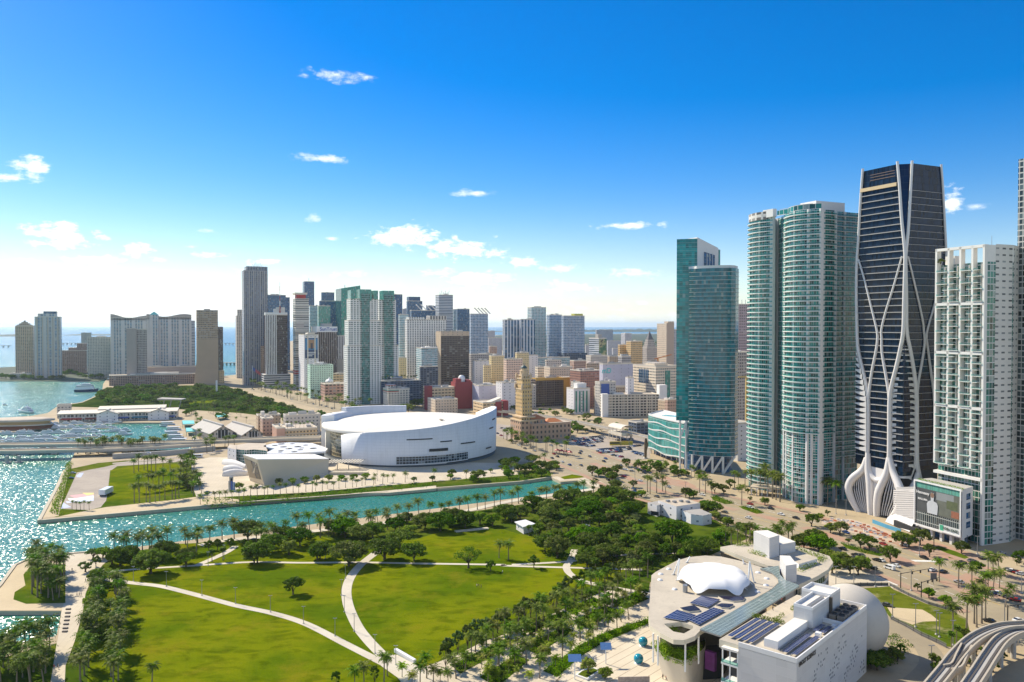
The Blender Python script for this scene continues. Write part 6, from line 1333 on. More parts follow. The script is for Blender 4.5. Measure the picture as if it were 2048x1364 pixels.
for i in range(24):
 A_,B_=ring(zs[i]),ring(zs[i+1]);u=0
 for k in range(5):
  j=(k+1)%5;L_=(A_[j]-A_[k]).length
  q=[(*A_[k],zs[i]),(*A_[j],zs[i]),(*B_[j],zs[i+1]),(*B_[k],zs[i+1])]
  b.face(q,1 if k==1 else 0,[(u,zs[i]),(u+L_,zs[i]),(u+L_,zs[i+1]),(u,zs[i+1])]);u+=L_
b.cap([(*p,ho-2)for p in ring(ho)],2);b.build('glass_body',[OG,OGC,ROOFG],to)
b=MB();b.prism([(p.x,p.y)for p in[cen+(p-cen)*.86 for p in ring(30)]],0,30,0);b.build('base_core',DARK,to)
LINEO=plain('slab_edge',(.40,.385,.37),.5,var=.05)
n=41
for i in range(n):
 z=36+4.08*i
 if z>ho-10:break
 rr=ring(z)
 e_=[rr[0],rr[1]];e_=e_;oe=[p+(-AW)*(1.0 if z>60 else.6)for p in e_]
 slab_ring(oe,e_,z,.42,LINEO,to,'floor_slab',None)
 nfc=[rr[2],rr[3]];slab_ring([p-AD*.35 for p in nfc],nfc,z,.24,LINEO,to,'floor_slab')
b=MB();rr=ring(ZT(366,do));zt=ZT(368,do);b.grid([[(*(rr[0]-AW*1.4),zt),(*(rr[1]-AW*1.4),zt)],[(*(rr[0]-AW*1.4),zt+2.2),(*(rr[1]-AW*1.4),zt+2.2)],[(*rr[0],zt+2.2),(*rr[1],zt+2.2)]],smooth=False);b.build('tan_soffit_band',plain('tan_band',(.62,.46,.26)),to)
for z in(ho-7,ho-5.2,ho-3.6):rr=ring(z);p0,p1=rr[0].lerp(rr[1],.25),rr[0].lerp(rr[1],.95);slab_ring([p0-AW*.3,p1-AW*.3],[p0,p1],z,.3,plain('rust_rail',(.22,.14,.10))if z==ho-7 else bpy.data.materials['rust_rail'],to,'crown_rail')
b=MB();b.obox(cen+AW*2-AD*4,AW,AD,10,6,ho-2,ho+1.5);b.build('helipad_deck',CONC,to)
def onface(px,py,face,out):
 Y=do;z=0
 for _ in range(8):
  p0=None;rr=None
  z=ZT(py,Y);z=min(max(z,0),ho);rr=ring(z)
  a,c=(rr[0],rr[1])if face=='E' else(rr[2],rr[3])
  nv=Vector(((a-c).y,-(a-c).x)).normalized();nv=nv if nv.y<0 else-nv
  q=onplane(px,py,(*(a+nv*out),0),(*nv,0));Y=q.y
 return q
def rib(pts,r0,r1,face,out=.5,name='exoskeleton_rib',flat=1.0):
 P3=[]
 for p in pts:
  f=p[2]if len(p)>2 else face;o_=p[3]if len(p)>3 else out
  P3.append(onface(p[0],p[1],f,o_))
 P3=spline(P3,5);n=len(P3);rad=[r0+(r1-r0)*k/(n-1)for k in range(n)]
 b=MB();b.tube(P3,rad,8);return b.build(name,EXO,to)
ZA=lambda l:[(1670+.2934*a,300+.2934*c)for a,c in l]
ZB=lambda l:[(1670+.3081*a,660+.3081*c)for a,c in l]
rib(ZA([(190,128),(175,330),(160,600),(150,750),(146,950),(150,1200)])+ZB([(150,120),(178,250),(205,370),(215,450),(216,560),(214,700),(208,860)]),0.81,1.41,'E')
rib(ZA([(160,745),(200,880),(250,1080),(284,1220)])+ZB([(276,60),(264,150),(240,270),(224,380),(218,440)]),0.59,1.04,'E')
rib(ZA([(457,725),(400,930),(350,1090),(318,1220)])+ZB([(303,60),(306,150),(330,290),(347,395),(354,460)]),0.59,1.04,'E')
rib(ZA([(425,78),(440,250),(455,480),(474,660),(478,760),(472,1000)])+ZB([(444,0),(425,120),(396,250),(366,370),(355,470),(354,640),(353,800),(350,860)]),0.81,1.55,'E',.6)
rib(ZA([(526,74),(514,300),(500,540),(486,680),(482,760),(486,1000)])+ZB([(466,0),(489,130),(514,280),(529,420),(530,560),(530,800),(534,880),(550,960)]),0.81,1.48,'N',.6)
rib(ZA([(498,725),(540,900),(592,1130),(606,1230)])+ZB([(582,80),(566,200),(542,330),(532,430)]),0.52,0.89,'N')
rib(ZA([(730,740),(690,1000),(645,1170),(624,1260)])+ZB([(600,100),(620,250),(642,420),(648,560),(645,800)]),0.52,0.89,'N')
rib(ZA([(724,98),(736,260),(752,560),(760,760),(758,1000),(745,1300)])+ZB([(690,300),(660,450)]),0.67,0.89,'N')
def cell(yz,h,w0,w1):
 pass
import itertools
ycs=[130,166,204,243,282,320,358,396,432,468,506,543,582,618,656,694,732,770,806,880,958]
def lerp_tab(tab,y):
 for(y0,x0),(y1,x1)in zip(tab,tab[1:]):
  if y0<=y<=y1:return x0+(x1-x0)*(y-y0)/(y1-y0)
 return tab[-1][1]if y>tab[-1][0]else tab[0][1]
LT=[(0,444),(120,425),(250,396),(370,366),(470,357),(800,354),(900,366),(980,400)];RT=[(0,466),(130,489),(280,514),(420,529),(800,530),(900,520),(980,490)]
def cornerpath(zy,out,m=6):
 """path around the near corner at zoom row zy from the left branch to the right branch, rounded outward"""
 pa=onface(*ZB([(lerp_tab(LT,zy),zy)])[0],'E',.2);pb_=onface(*ZB([(lerp_tab(RT,zy),zy)])[0],'N',.2)
 z=(pa.z+pb_.z)/2;cc=cen+(CO-cen)*taper(z);a,c=Vector(pa[:2]),Vector(pb_[:2])
 ctrl=cc+(cc-cen).normalized()*out
 return[(a*(1-t)**2+ctrl*2*t*(1-t)+c*t*t)for t in[k/m for k in range(m+1)]],z
for zy in ycs:
 path,z=cornerpath(zy,2.2);inner=[p+(cen-p).normalized()*3.0 for p in path];b=MB()
 hh=.7 if zy<290 else 1.3;n=len(path);dip=1.5 if zy>290 else.4
 lo=[z-dip*(abs(2*k/(n-1)-1))**4 for k in range(n)]
 b.grid([[(*p,z+hh)for p in inner],[(*p,z+hh)for p in path],[(*p,w_)for p,w_ in zip(path,lo)],[(*p,w_)for p,w_ in zip(inner,lo)]],smooth=False);b.build('corner_balcony',EXO,to)
CB=[]
for zy in(zz_ for zz_ in range(130,985,45)):path,z=cornerpath(zy,.7);CB.append([(*p,z)for p in path])
b=MB();b.grid(CB,smooth=False);b.build('corner_glazing',plain('corner_dark',(.008,.014,.02),.1,var=0),to)
for side in(0,1):
 rows=[]
 for zy in range(300,1000,50):
  path,z=cornerpath(zy,1.4);k=path[:2]if side==0 else path[-2:]
  rows.append([(*k[0],z),(*k[0].lerp(k[1],.55 if side==0 else.45),z)]if side==0 else[(*k[0].lerp(k[1],.55),z),(*k[1],z)])
 b=MB();b.grid(rows);b.build('corner_panel',EXO,to)
for i in range(18):
 zy=140+i*36
 if zy>780:break
 g=min(1,i/6);q0=onface(*ZB([(lerp_tab([(0,131),(150,158),(250,180),(370,205),(450,215),(800,214)],zy),zy)])[0],'E',.4)
 q1=onface(*ZB([(148-8*g,zy+6)])[0],'E',.6);b=MB();q2=q0-Vector((0,0,3.6));mid=q0.lerp(q1,.55)-Vector((0,0,.8))
 nv=Vector((-.9,-.42,0));
 for off_,fl in((0,False),(1.6,True)):
  pts=[q0,mid.lerp(q0,.4),q1,q1-Vector((0,0,.5)),mid-Vector((0,0,1.3)),q2];pts=[p+nv*off_ for p in pts];b.face(pts[::-1]if fl else pts)
 top=[q0,mid.lerp(q0,.4),q1];bot=[q1-Vector((0,0,.5)),mid-Vector((0,0,1.3)),q2]
 b.grid([top,[p+nv*1.6 for p in top]],smooth=False);b.grid([bot,[p+nv*1.6 for p in bot]],smooth=False);b.build('balcony_fin',EXO,to)
def petal(pts,outs,rads,face='E'):
 P3=[onface(p[0],p[1],face,o_)for p,o_ in zip(ZB(pts),outs)];P3=spline(P3,6);n=len(P3);m=len(rads)-1
 rad=[rads[min(m-1,int(k/(n-1)*m))]+(rads[min(m,int(k/(n-1)*m)+1)]-rads[min(m-1,int(k/(n-1)*m))])*((k/(n-1)*m)%1)for k in range(n)]
 b=MB();b.tube(P3,[q*.86 for q in rad],9);return b.build('base_petal',EXO,to),P3
_,pl0=petal([(205,830),(180,905),(112,965),(88,1025),(108,1100),(150,1180),(182,1240)],[.5,1,3,4,3.4,2,1],[1.8,2.6,3.0,2.9,2.4,1.9,1.6])
_,pl1=petal([(214,800),(214,900),(226,1010),(231,1150),(238,1252)],[.6,1,1.6,1.6,1],[1.8,2.4,2.6,2.4,2.0])
_,pl2=petal([(352,830),(335,930),(288,1040),(272,1130),(272,1262)],[.6,1.2,2.0,2.0,1],[2.0,2.5,2.9,2.6,2.1])
_,pl3=petal([(356,830),(378,920),(415,1010),(436,1075),(425,1130),(382,1200),(334,1268)],[.6,1,2.6,4,4,2.4,1],[2.0,2.4,2.9,3.0,2.7,2.1,1.7])
_,pl4=petal([(540,930),(520,990),(492,1040),(470,1090),(452,1130)],[.6,1,1.6,2,2.4],[2.0,2.2,2.2,2.0,1.8],'N')
def between(A_,B_,i0,i1,mat,name,back=1.6,n=14):
 rows=[]
 for k in range(n+1):
  f=i0+(i1-i0)*k/n;a,c=A_[int(f*(len(A_)-1))],B_[int(f*(len(B_)-1))]
  s=Vector((.9,.42,0))*back
  rows.append([a+s,a.lerp(c,.5)+s*1.4,c+s])
 b=MB();b.grid(rows);return b.build(name,mat,to)
between(pl0,pl1,.2,1,DARK,'petal_recess',2.6);between(pl2,pl3,.15,1,DARK,'petal_recess',2.8);between(pl1,pl2,.22,1,EXO,'white_shell',.6)
LOUV=plain('white_louvre',(.55,.54,.53),.5)
for A_,B_,nn_ in((pl0,pl1,9),(pl2,pl3,8)):
 for j in range(nn_):
  s=(j+.7)/nn_;pts=[]
  for k in range(12):
   f=.28+.60*k/11;a,c=A_[int(f*(len(A_)-1))],B_[int(f*(len(B_)-1))];pts.append(a.lerp(c,s*.92+.02)+Vector((.9,.42,0))*(1.2+.4*math.sin(3*s)))
  b=MB();b.tube(pts,.42,4,smooth=False);b.build('petal_louvre',LOUV,to)
b=MB();pts=[onface(*p,'E',.9)for p in ZB([(212,860),(226,925),(258,968),(288,975),(318,962),(340,915),(352,850)])];b.tube(spline(pts,5),1.7,8);b.build('collar',EXO,to)
pdm=thing('slatted_podium','white slatted podium between the ribbed tower and the billboard building','podium',(*P(1815,1045)[:2],0))
Q0=Vector(AT(1796,HZ,470)[:2]);Q1=Vector(AT(1836,HZ,452)[:2]);eq=(Q1-Q0).normalized();nq=Vector((eq.y,-eq.x));Lq=(Q1-Q0).length
zq0,zq1=4.5,ZT(985,455)
b=MB();b.prism([(p.x,p.y)for p in[Q0,Q1,Q1-nq*16,Q0-nq*16]],0,zq1,0,zt=None);b.build('podium_wall',plain('podium_grey',(.42,.41,.40)),pdm)
for k in range(17):
 f=k/16;z=zq0+(zq1-zq0)*f;b=MB();b.bar((*(Q0+nq*.3-eq*2),z-2.5),(*(Q1+nq*.3),z+2.2),.6,.75);b.build('slat',EXO,pdm)
b=MB();b.grid([[(*(Q0-eq*6+nq*3),.4),(*(Q1+nq*4),.4)],[(*(Q0-eq*5+nq*2),3.5),(*(Q1+nq*2),4.5)],[(*(Q0+nq*.4),6.5),(*(Q1+nq*.5),7)]]);b.build('sloped_skirt',EXO,pdm)
b=MB();b.obox(Q0+eq*3+nq*3.6,eq,-nq,Lq+3,3,.3,3.6);b.build('entrance',DARK,pdm)
AC,AR=Vector((-95.0,740.0)),80.0
ta=thing('arena','huge white round arena with a flat roof disc and rising front wall','arena',(AC.x,AC.y,0))
AWH=joint_white()
def pa(deg,r=AR):return AC+Vector((math.cos(R(deg)),math.sin(R(deg))))*r
HT=[(231,24.6),(236,26.2),(250,28.6),(265,30.2),(280,31.6),(293,33.2),(305,35.2),(318,37.4),(330,39.6),(345,41.2),(360,42.0),(378,40.5),(392,36),(402,31)]
def ha(a):return lerp_tab([(x,y)for x,y in HT],a)
ang=[231+(402-231)*k/80 for k in range(81)]
def base_z(a):return 1.6+(1.5 if a>300 else 0)+max(0,(a-300)/60)*.5
b=MB();out,inn=AR,AR-1.6
b.grid([[(*pa(a,out),base_z(a))for a in ang],[(*pa(a,out+.8),ha(a))for a in ang],[(*pa(a,inn+.8),ha(a))for a in ang],[(*pa(a,inn),base_z(a))for a in ang]],0)
for i in(0,-1):
 a=ang[i];b.face([(*pa(a,out),base_z(a)),(*pa(a,out+.8),ha(a)),(*pa(a,inn+.8),ha(a)),(*pa(a,inn),base_z(a))])
b.build('front_wall',AWH,ta)
n=72;rows=[]
for r_,z in((2,31.6),(30,31.4),(55,30.6),(74,29.4),(79,28.9),(80,28.2),(80,26.2),(76,25.4),(60,25.4)):rows.append([(*pa(360*k/n,r_),z-(1.2 if False else 0))for k in range(n)])
b=MB();b.grid(rows,0,True);b.face(rows[0],0)
RD=ground_mat('arena_roof',(.78,.73,.64),(.70,.66,.58),(.45,.45,.45),.012,spots=.45)
b.build('roof_disc',RD,ta)
for a0,a1,h0,h1,lb in((182,150,34.6,33.8,''),(150,100,37.6,35.5,'')):
 aa=[a0+(a1-a0)*k/20 for k in range(21)];hz=[h0+(h1-h0)*k/20 for k in range(21)];b=MB();ro=82 if a0>160 else 84;ri=70 if a0>160 else 78
 b.grid([[(*pa(a,ro),2)for a in aa],[(*pa(a,ro),h)for a,h in zip(aa,hz)],[(*pa(a,ri),h)for a,h in zip(aa,hz)],[(*pa(a,ri),25)for a in aa]],0)
 for i in(0,-1):a,h=aa[i],hz[i];b.face([(*pa(a,ro),2),(*pa(a,ro),h),(*pa(a,ri),h),(*pa(a,ri),2)])
 b.build('rear_wall',AWH,ta)
GZ=facade('gold_grid_glazing',(.52,.44,.28),(.10,.11,.08),3.2,2.6,.74,.70,var=.7,refl=.8)
b=MB();aa=[196+40*k/16 for k in range(17)]
for k in range(16):
 p,q=pa(aa[k],73),pa(aa[k+1],73);L_=3.2;b.face([(*p,0),(*q,0),(*q,25.4),(*p,25.4)],0,[(k*2.6*1.2,0),(k*2.6*1.2+3.12,0),(k*3.12+3.12,25.4),(k*3.12,25.4)])
b.build('recessed_glazing',GZ,ta)
b=MB();aa=[183+17*k/6 for k in range(7)];b.grid([[(*pa(a,77),0)for a in aa],[(*pa(a,77),25.6)for a in aa],[(*pa(a,71),25.6)for a in aa],[(*pa(a,71),0)for a in aa]],0);e_=aa[-1];b.face([(*pa(e_,77),0),(*pa(e_,77),25.6),(*pa(e_,71),25.6),(*pa(e_,71),0)]);b.build('corner_pier',plain('cream_pier',(.70,.66,.56),.6),ta)
b=MB();b.lathe((*AC,0),[(79,0),(79,1.6),(77.5,1.7),(77.5,4.5)],60);b.build('glazed_base',facade('base_glass',(.10,.12,.14),(.03,.05,.07),3,3,.8,.8),ta)
def wallpt(px,py,r):
 d=ray(px,py);o=Vector((0,0,CAMZ));dx,dy=d.x,d.y;ox,oy=-AC.x,-AC.y
 A_=dx*dx+dy*dy;B_=2*(ox*dx+oy*dy);C_=ox*ox+oy*oy-r*r
 t=(-B_-math.sqrt(max(0,B_*B_-4*A_*C_)))/(2*A_);p=o+d*t
 return math.degrees(math.atan2(p.y-AC.y,p.x-AC.x))%360,p.z
def wallpatch(name,a0,a1,z00,z01,z10,z11,mat,r,uvw=None):
 """patch between angles; z00/z01 bottom/top at a0, z10/z11 at a1"""
 m=max(2,int(abs(a1-a0)/1.5));b=MB()
 for k in range(m):
  f,g=k/m,(k+1)/m;a,c=a0+(a1-a0)*f,a0+(a1-a0)*g
  zb0,zb1=z00+(z10-z00)*f,z00+(z10-z00)*g;zt0,zt1=z01+(z11-z01)*f,z01+(z11-z01)*g
  L_=AR*R(abs(a1-a0));b.face([(*pa(a,r),zb0),(*pa(c,r),zb1),(*pa(c,r),zt1),(*pa(a,r),zt0)],0,[(L_*f,0),(L_*g,0),(L_*g,zt1-zb1),(L_*f,zt0-zb0)])
 return b.build(name,mat,ta)
for x0,y0,x1,y1,th in Z2 and[(1322,318,1488,311,7),(1537,331,1612,325,7),(1668,343,1760,331,8),(1828,374,1863,364,9),(1850,247,1876,237,9),(1869,190,1888,180,10),(1467,386,1587,378,18)]:
 (pa0,pa1),(pb0,pb1)=Z2([(x0,y0),(x1,y1)]);(a0,z0),(a1,z1)=wallpt(pa0,pa1,AR+.6),wallpt(pb0,pb1,AR+.6)
 if a1<a0-180:a1+=360
 hh=th*.3125*670/FPX/2;wallpatch('wall_slot',a0,a1,z0-hh,z0+hh,z1-hh,z1+hh,DARK,AR+.86)
p=[wallpt(*Z2([q])[0],AR+.3)for q in((1257,478),(1257,426),(1712,442),(1712,393))]
wallpatch('window_panel',p[0][0],p[2][0],p[0][1],p[1][1],p[2][1],p[3][1],facade('arena_window',(.30,.36,.40),(.02,.035,.05),2.3,2.6,.84,.78,var=.5,bumpd=.1),AR+.72)
for(i,j)in((0,2),(1,3)):
 wallpatch('window_frame',p[i][0],p[j][0],p[i][1]-.35,p[i][1]+.35,p[j][1]-.35,p[j][1]+.35,AWH,AR+1.0)
dsh=thing('satellite_dish','small satellite dish standing on the arena roof','dish',(*P(883,845,29)[:2],29));q=P(883,845,29.5)
b=MB();b.tube([(q.x,q.y,29),(q.x,q.y,31.5)],.3,6);b.build('stand',METAL,dsh);b=MB();b.lathe((q.x,q.y,31.3),[(.1,0),(1.6,.4),(2.4,1.3)],12);b.build('reflector',CREAM,dsh)
ec=thing('entrance_canopy','slatted entrance canopy between the wedge hall and the arena wall','canopy',(*P(700,945)[:2],0))
q0,q1=AT(655,924,652),AT(722,924,655)
for k in range(12):f=k/11;p=q0.lerp(q1,f);b=MB();b.bar((p.x,p.y-6,q0.z),(p.x+2,p.y+7,q0.z+.6),.9,.5);b.build('canopy_slat',CREAM,ec)
for k in range(4):p=q0.lerp(q1,k/3);b=MB();b.tube([(p.x,p.y-5,0),(p.x,p.y-5,q0.z)],.35,6);b.build('post',METAL,ec)
b=MB();p=P(690,950);b.obox((p.x-12,p.y,0),(1,0),(0,1),30,4,0,2.2);b.build('entrance_steps',PAVE,ec)
wh=thing('wedge_hall','tan leaning wedge-shaped hall with a big dark window','hall',(*P(529,972)[:2],0))
g0,g1,g2=P(529,971.5),P(656,947),P(500,961.5);t0,t1,t2,t3=AT(515,919.5,583),AT(658,918.4,640),AT(486,910,606),AT(630,909.5,668);g3=Vector((t3.x,t3.y,0))
WT=plain('sand_stucco',(.66,.56,.40),.7,var=.08,scale=.06)
b=MB();b.face([g0,g1,t1,t0]);b.face([g2,g0,t0,t2]);b.face([g1,g3,t3,t1]);b.face([g3,g2,t2,t3]);b.build('hall_wall',WT,wh)
b=MB();up=Vector((0,0,.5));b.face([t0+up,t1+up,t3+up,t2+up]);b.face([t0,t1,t1+up,t0+up]);b.face([t2,t0,t0+up,t2+up]);b.build('hall_roof',plain('white_membrane',(.80,.78,.73),.6,var=.04),wh)
def sq(u,v):return(g2.lerp(g0,u)).lerp(t2.lerp(t0,u),v)
nw=(g0-g2).cross(t2-g2).normalized()*-1
nw=nw if nw.x<0 else-nw
b=MB();b.face([sq(.0+.06,.16)+nw*.15,sq(.9,.22)+nw*.15,sq(.9,.86)+nw*.15,sq(.06,.90)+nw*.15],0,[(0,0),(14,0),(14,14),(0,14)]);b.build('window',facade('hall_window',(.10,.09,.08),(.02,.03,.04),4.5,4.5,.92,.92,bumpd=.05),wh)
b=MB();b.face([sq(.06,.16)+nw*.3,sq(.55,.19)+nw*.3,sq(.50,.88)+nw*.3,sq(.06,.90)+nw*.3]);b.build('window_reveal',plain('warm_reveal',(.40,.31,.20),.7),wh)
fc=thing('perforated_canopy','white flat canopy roof with round holes between wedge hall and arena','canopy',(*P(590,905)[:2],0))
ZC=lambda l:[(440+.12695*a,860+.12695*c)for a,c in l]
zc_=11.5;ol=W(ZC([(690,245),(830,212),(1090,195),(1450,205),(1640,265),(1700,292),(1660,335),(1000,372),(750,372),(745,345),(860,292),(690,262)]),zc_)
holes=[]
for hx,hy,wx in((970,220,55),(1140,217,40),(865,243,45),(1000,266,55),(1225,263,58),(1350,238,42),(1085,294,58),(1290,284,40),(1265,312,46),(1170,342,50),(960,326,45),(1470,288,58),(950,347,40)):
 c=P(*ZC([(hx,hy)])[0],zc_);r_=wx*.12695/FPX*c.y;holes.append([c+Vector((r_*math.cos(k*math.pi/6),r_*math.sin(k*math.pi/6),0))for k in range(12)])
b=MB();b.cap(ol,0,holes=holes);pp=[(p.x,p.y)for p in ol];b.prism(pp,zc_-1.6,zc_,0,top=False);b.cap([(p.x,p.y,zc_-1.4)for p in ol],1,holes=[[(p.x,p.y,zc_-1.4)for p in h]for h in holes]);b.build('canopy_slab',[STEELW,plain('hole_shade',(.45,.43,.36),.7)],fc)
b=MB();b.prism([(c[0],c[1])for c in off_poly(pp if area(pp)>0 else pp[::-1],3)],0,zc_-1.6,0,top=False);b.build('glass_wall',F['navy'],fc)
rg=thing('glass_rotunda','round glass-gridded building with a tan roof beside the wedge hall','building',(*P(485,915)[:2],0))
zc_=11.5;pl=W(ZC([(120,268),(250,300),(330,312),(430,316),(540,306),(700,322),(740,330),(720,210),(440,205),(300,230)]),zc_);pl=[(p.x,p.y)for p in pl]
b=MB();b.prism(pl,0,zc_,0,1);b.build('glass_wall',[facade('rotunda_glass',(.60,.62,.58),(.04,.14,.12),2.4,2.2,.80,.80,bumpd=.1),ROOFT],rg)
wb=W(ZC([(118,275),(255,310),(255,240),(150,225)]),zc_+.5);b=MB();b.prism([(p.x,p.y)for p in wb],0,zc_+.5,0,1);b.build('white_block',[F['white0'],ROOFT],rg)
for i,(px,lb)in enumerate([(ZC([(60,500),(200,500),(420,590),(400,610),(60,570)]),'highest of three white fabric tubes on the forecourt'),(ZC([(70,600),(360,640),(370,665),(80,680)]),'middle of three white fabric tubes on the forecourt'),(ZC([(120,700),(440,670),(445,745),(20,740)]),'lowest of three white fabric tubes, touching the wedge hall')]):
 c=W(px);a=c[0].lerp(c[-1],.5);e_=c[1].lerp(c[2],.5)if len(c)<5 else c[2].lerp(c[3],.5);b=MB();nseg=8;rows=[]
 for k in range(nseg+1):
  p=a.lerp(e_,k/nseg);rr=3.6*(.55+.45*math.sin(math.pi*min(1,.15+k/nseg*.85)));rows.append([(p.x+.35*rr*math.cos(R(q)),p.y+rr*math.cos(R(q)),1.4*rr*math.sin(R(q)))for q in range(0,181,20)])
 b.grid(rows);b.face(rows[0]);b.face(rows[-1][::-1]);tag(b.build('fabric_tube',plain('tent_white',(.74,.71,.66),.7)),lb,'tent')
sc_p=P(*ZC([(185,955)])[0]);st=thing('sculpture','blue and grey totem sculpture on a pale plinth on the forecourt','sculpture',sc_p)
b=MB();b.box(sc_p.x-3.5,sc_p.y-2,0,sc_p.x+3.5,sc_p.y+2,.7);b.build('plinth',CREAM,st)
for k,(dx,w_,z0,z1,m_)in enumerate(((-1.6,1.1,.7,7,METAL),(0,1.0,.7,9,BLUEP),(1.5,1.2,.7,6,plain('pale_blue',(.25,.35,.5))),(-.4,2.2,7,10,METAL))):b=MB();b.obox((sc_p.x+dx-w_/2,sc_p.y-.7),(1,0),(.15,1),w_,1.4,z0,z1);b.build('totem_block',m_,st)
tf=thing('landmark_tower','tan stepped landmark tower with a small dark cupola','tower',(*P(1042,872)[:2],0))
FT=facade('yellow_tower_wall',(.62,.43,.20),(.12,.10,.08),3.9,2.9,.40,.44,refl=.5,bumpd=.4,blind=.2)
FT2=facade('pinkish_base_wall',(.52,.34,.23),(.09,.08,.07),5.2,4.6,.42,.50,refl=.5)
FTP=plain('tower_stone',(.62,.46,.28),.7,var=.12)
def fblock(name,xl,xc,xr,d,z0,ytop,mat,roof=ROOFT,par=.6,top=None):
 c=Vector(AT(xc,HZ,d)[:2]);w_=solve(c,AW,xr);dp=solve(c,AD,xl)if xl<xc else 12;h=top or ZT(ytop,d)
 pl=rect(c,AW,AD,w_,dp);b=MB();b.prism(pl,z0,h,0,1);b.build(name,[mat,roof],tf)
 if par:b=MB();o_=off_poly(pl,-.5);b.prism([(p.x,p.y)for p in o_],h-1.0,h+.3,0,0);b.build('cornice',FTP,tf)
 return c,w_,dp,h
fblock('base_block',1021,1042,1073,812,0,842,FT2);fblock('base_storey',1026,1043,1070,816,20,836,FT,top=24)
c,w_,dp,h=fblock('shaft',1031,1044.5,1064,824,0,778,FT)
c2,w2,d2,h2=fblock('middle_stage',1033,1045,1061.5,826,h,757,FT);c3,w3,d3,h3=fblock('upper_stage',1037,1046,1058.5,828,h2,751,FT)
for cc,ww,dd,hh in((c,w_,dp,h),(c2,w2,d2,h2)):
 for(u,v)in((0,0),(1,0),(0,1),(1,1)):
  q=cc+AW*(ww*u)+AD*(dd*v);b=MB();b.lathe((*q,hh),[(1.3,0),(1.3,3.4),(.9,4.2),(.25,6)],8);b.build('turret',FTP,tf)
ct=c3+AW*(w3/2)+AD*(d3/2);b=MB();b.lathe((*ct,h3),[(4.4,0),(4.4,4),(4.7,4.2),(4.7,4.8),(3.2,5),(3.2,7.2)],8,smooth=False);b.build('lantern',FTP,tf)
b=MB();b.lathe((*ct,h3+7.1),[(3.4,0),(3.2,1.2),(2.0,2.5),(.7,3.2),(.4,4.6),(.1,6.2)],12);b.build('cupola',plain('copper_green',(.06,.10,.09),.5),tf)
wg=thing('museum_wing','long low pinkish wing with orange tile roofs beside the tan tower','building',(*P(1085,872)[:2],0))
c=Vector(AT(1063,HZ,815)[:2]);wv=solve(c,AW,1142);b=MB();b.prism(rect(c,AW,AD,wv,22),0,ZT(848,815),0,1);b.build('wing_wall',[FT2,ROOFT],wg)
def hip(c,a,d_,w_,dp,z0,hh,mat,t):
 b=MB();A_=[c,c+a*w_,c+a*w_+d_*dp,c+d_*dp];r0,r1=c+a*min(dp/2,w_/2.2)+d_*dp/2,c+a*(w_-min(dp/2,w_/2.2))+d_*dp/2
 b.face([(*A_[0],z0),(*A_[1],z0),(*r1,z0+hh),(*r0,z0+hh)]);b.face([(*A_[2],z0),(*A_[3],z0),(*r0,z0+hh),(*r1,z0+hh)]);b.face([(*A_[1],z0),(*A_[2],z0),(*r1,z0+hh)]);b.face([(*A_[3],z0),(*A_[0],z0),(*r0,z0+hh)]);return b.build('tile_roof',mat,t)
hz2=ZT(848,815)
b=MB();b.prism(rect(c+AW*2+AD*4,AW,AD,16,14),hz2,hz2+4.5,0);b.build('upper_wall',FT2,wg);hip(c+AW*1+AD*3,AW,AD,18,16,hz2+4.5,4,ORANGE,wg);hip(c+AW*19+AD*4,AW,AD,20,13,hz2+.2,3.6,ORANGE,wg)
wp=P(1087,868);b=MB();b.box(wp.x-1,wp.y-.5,0,wp.x+1,wp.y+.5,15);tag(b.build('white_pylon',WHITE),'white upright pylon in front of the pinkish wing','pylon')
def gable(name,lb,c,a,d_,w_,dp,z0,hh,wm,rm,cat='market hall',porch=True):
 t=thing(name,lb,cat,(*c,0));A_=rect(c,a,d_,w_,dp)
 b=MB();b.prism(A_,0,z0,0,top=False);m0,m1=c+a*w_/2,c+a*w_/2+d_*dp;b.face([(*A_[0],z0),(*A_[1],z0),(*m0,z0+hh)],0,[(0,z0),(w_,z0),(w_/2,z0+hh)]);b.face([(*A_[2],z0),(*A_[3],z0),(*m1,z0+hh)],0,[(0,z0),(w_,z0),(w_/2,z0+hh)]);b.build('wall',wm,t)
 b=MB();ov=1.8;s=hh/(w_/2)
 for sg in(0,1):
  e0,e1=(A_[0]-a*ov-d_*ov,A_[3]-a*ov+d_*ov)if sg==0 else(A_[1]+a*ov-d_*ov,A_[2]+a*ov+d_*ov);q0,q1=m0-d_*ov,m1+d_*ov
  f_=[(*e0,z0-ov*s),(*q0,z0+hh),(*q1,z0+hh),(*e1,z0-ov*s)];b.face(f_ if sg else f_[::-1]);b.face([(x,y,z-.5)for x,y,z in(f_[::-1]if sg else f_)])
 b.build('roof',rm,t)
 b=MB();b.obox(m0-a*1.2-d_*.5,a,d_,2.4,dp,z0+hh-.6,z0+hh+1.0);b.build('ridge_vent',rm,t)
 if porch:
  b=MB();b.obox(c+a*w_*.28-d_*.25,a,d_,w_*.44,.6,z0*.35,z0+hh*.35);b.build('porch_opening',DARK,t)
  for k in range(4):b=MB();b.tube([(*(c+a*(w_*(.28+.147*k))-d_*.6),0),(*(c+a*(w_*(.28+.147*k))-d_*.6),z0+hh*.3)],.3,6);b.build('column',WHITE,t)
  b=MB();b.obox(c-d_*.5,a,d_,w_,.7,0,2.6);b.build('shop_band',plain('maroon_band',(.32,.10,.12))if 'maroon_band' not in bpy.data.materials else bpy.data.materials['maroon_band'],t)
 return t
MW=facade('market_wall',(.56,.50,.43),(.10,.12,.12),4.5,4,.5,.5);MR=plain('market_roof',(.44,.41,.37),.8,var=.12,scale=.15)
va=Vector((.96,.28));vd=Vector((-.62,.79)).normalized()
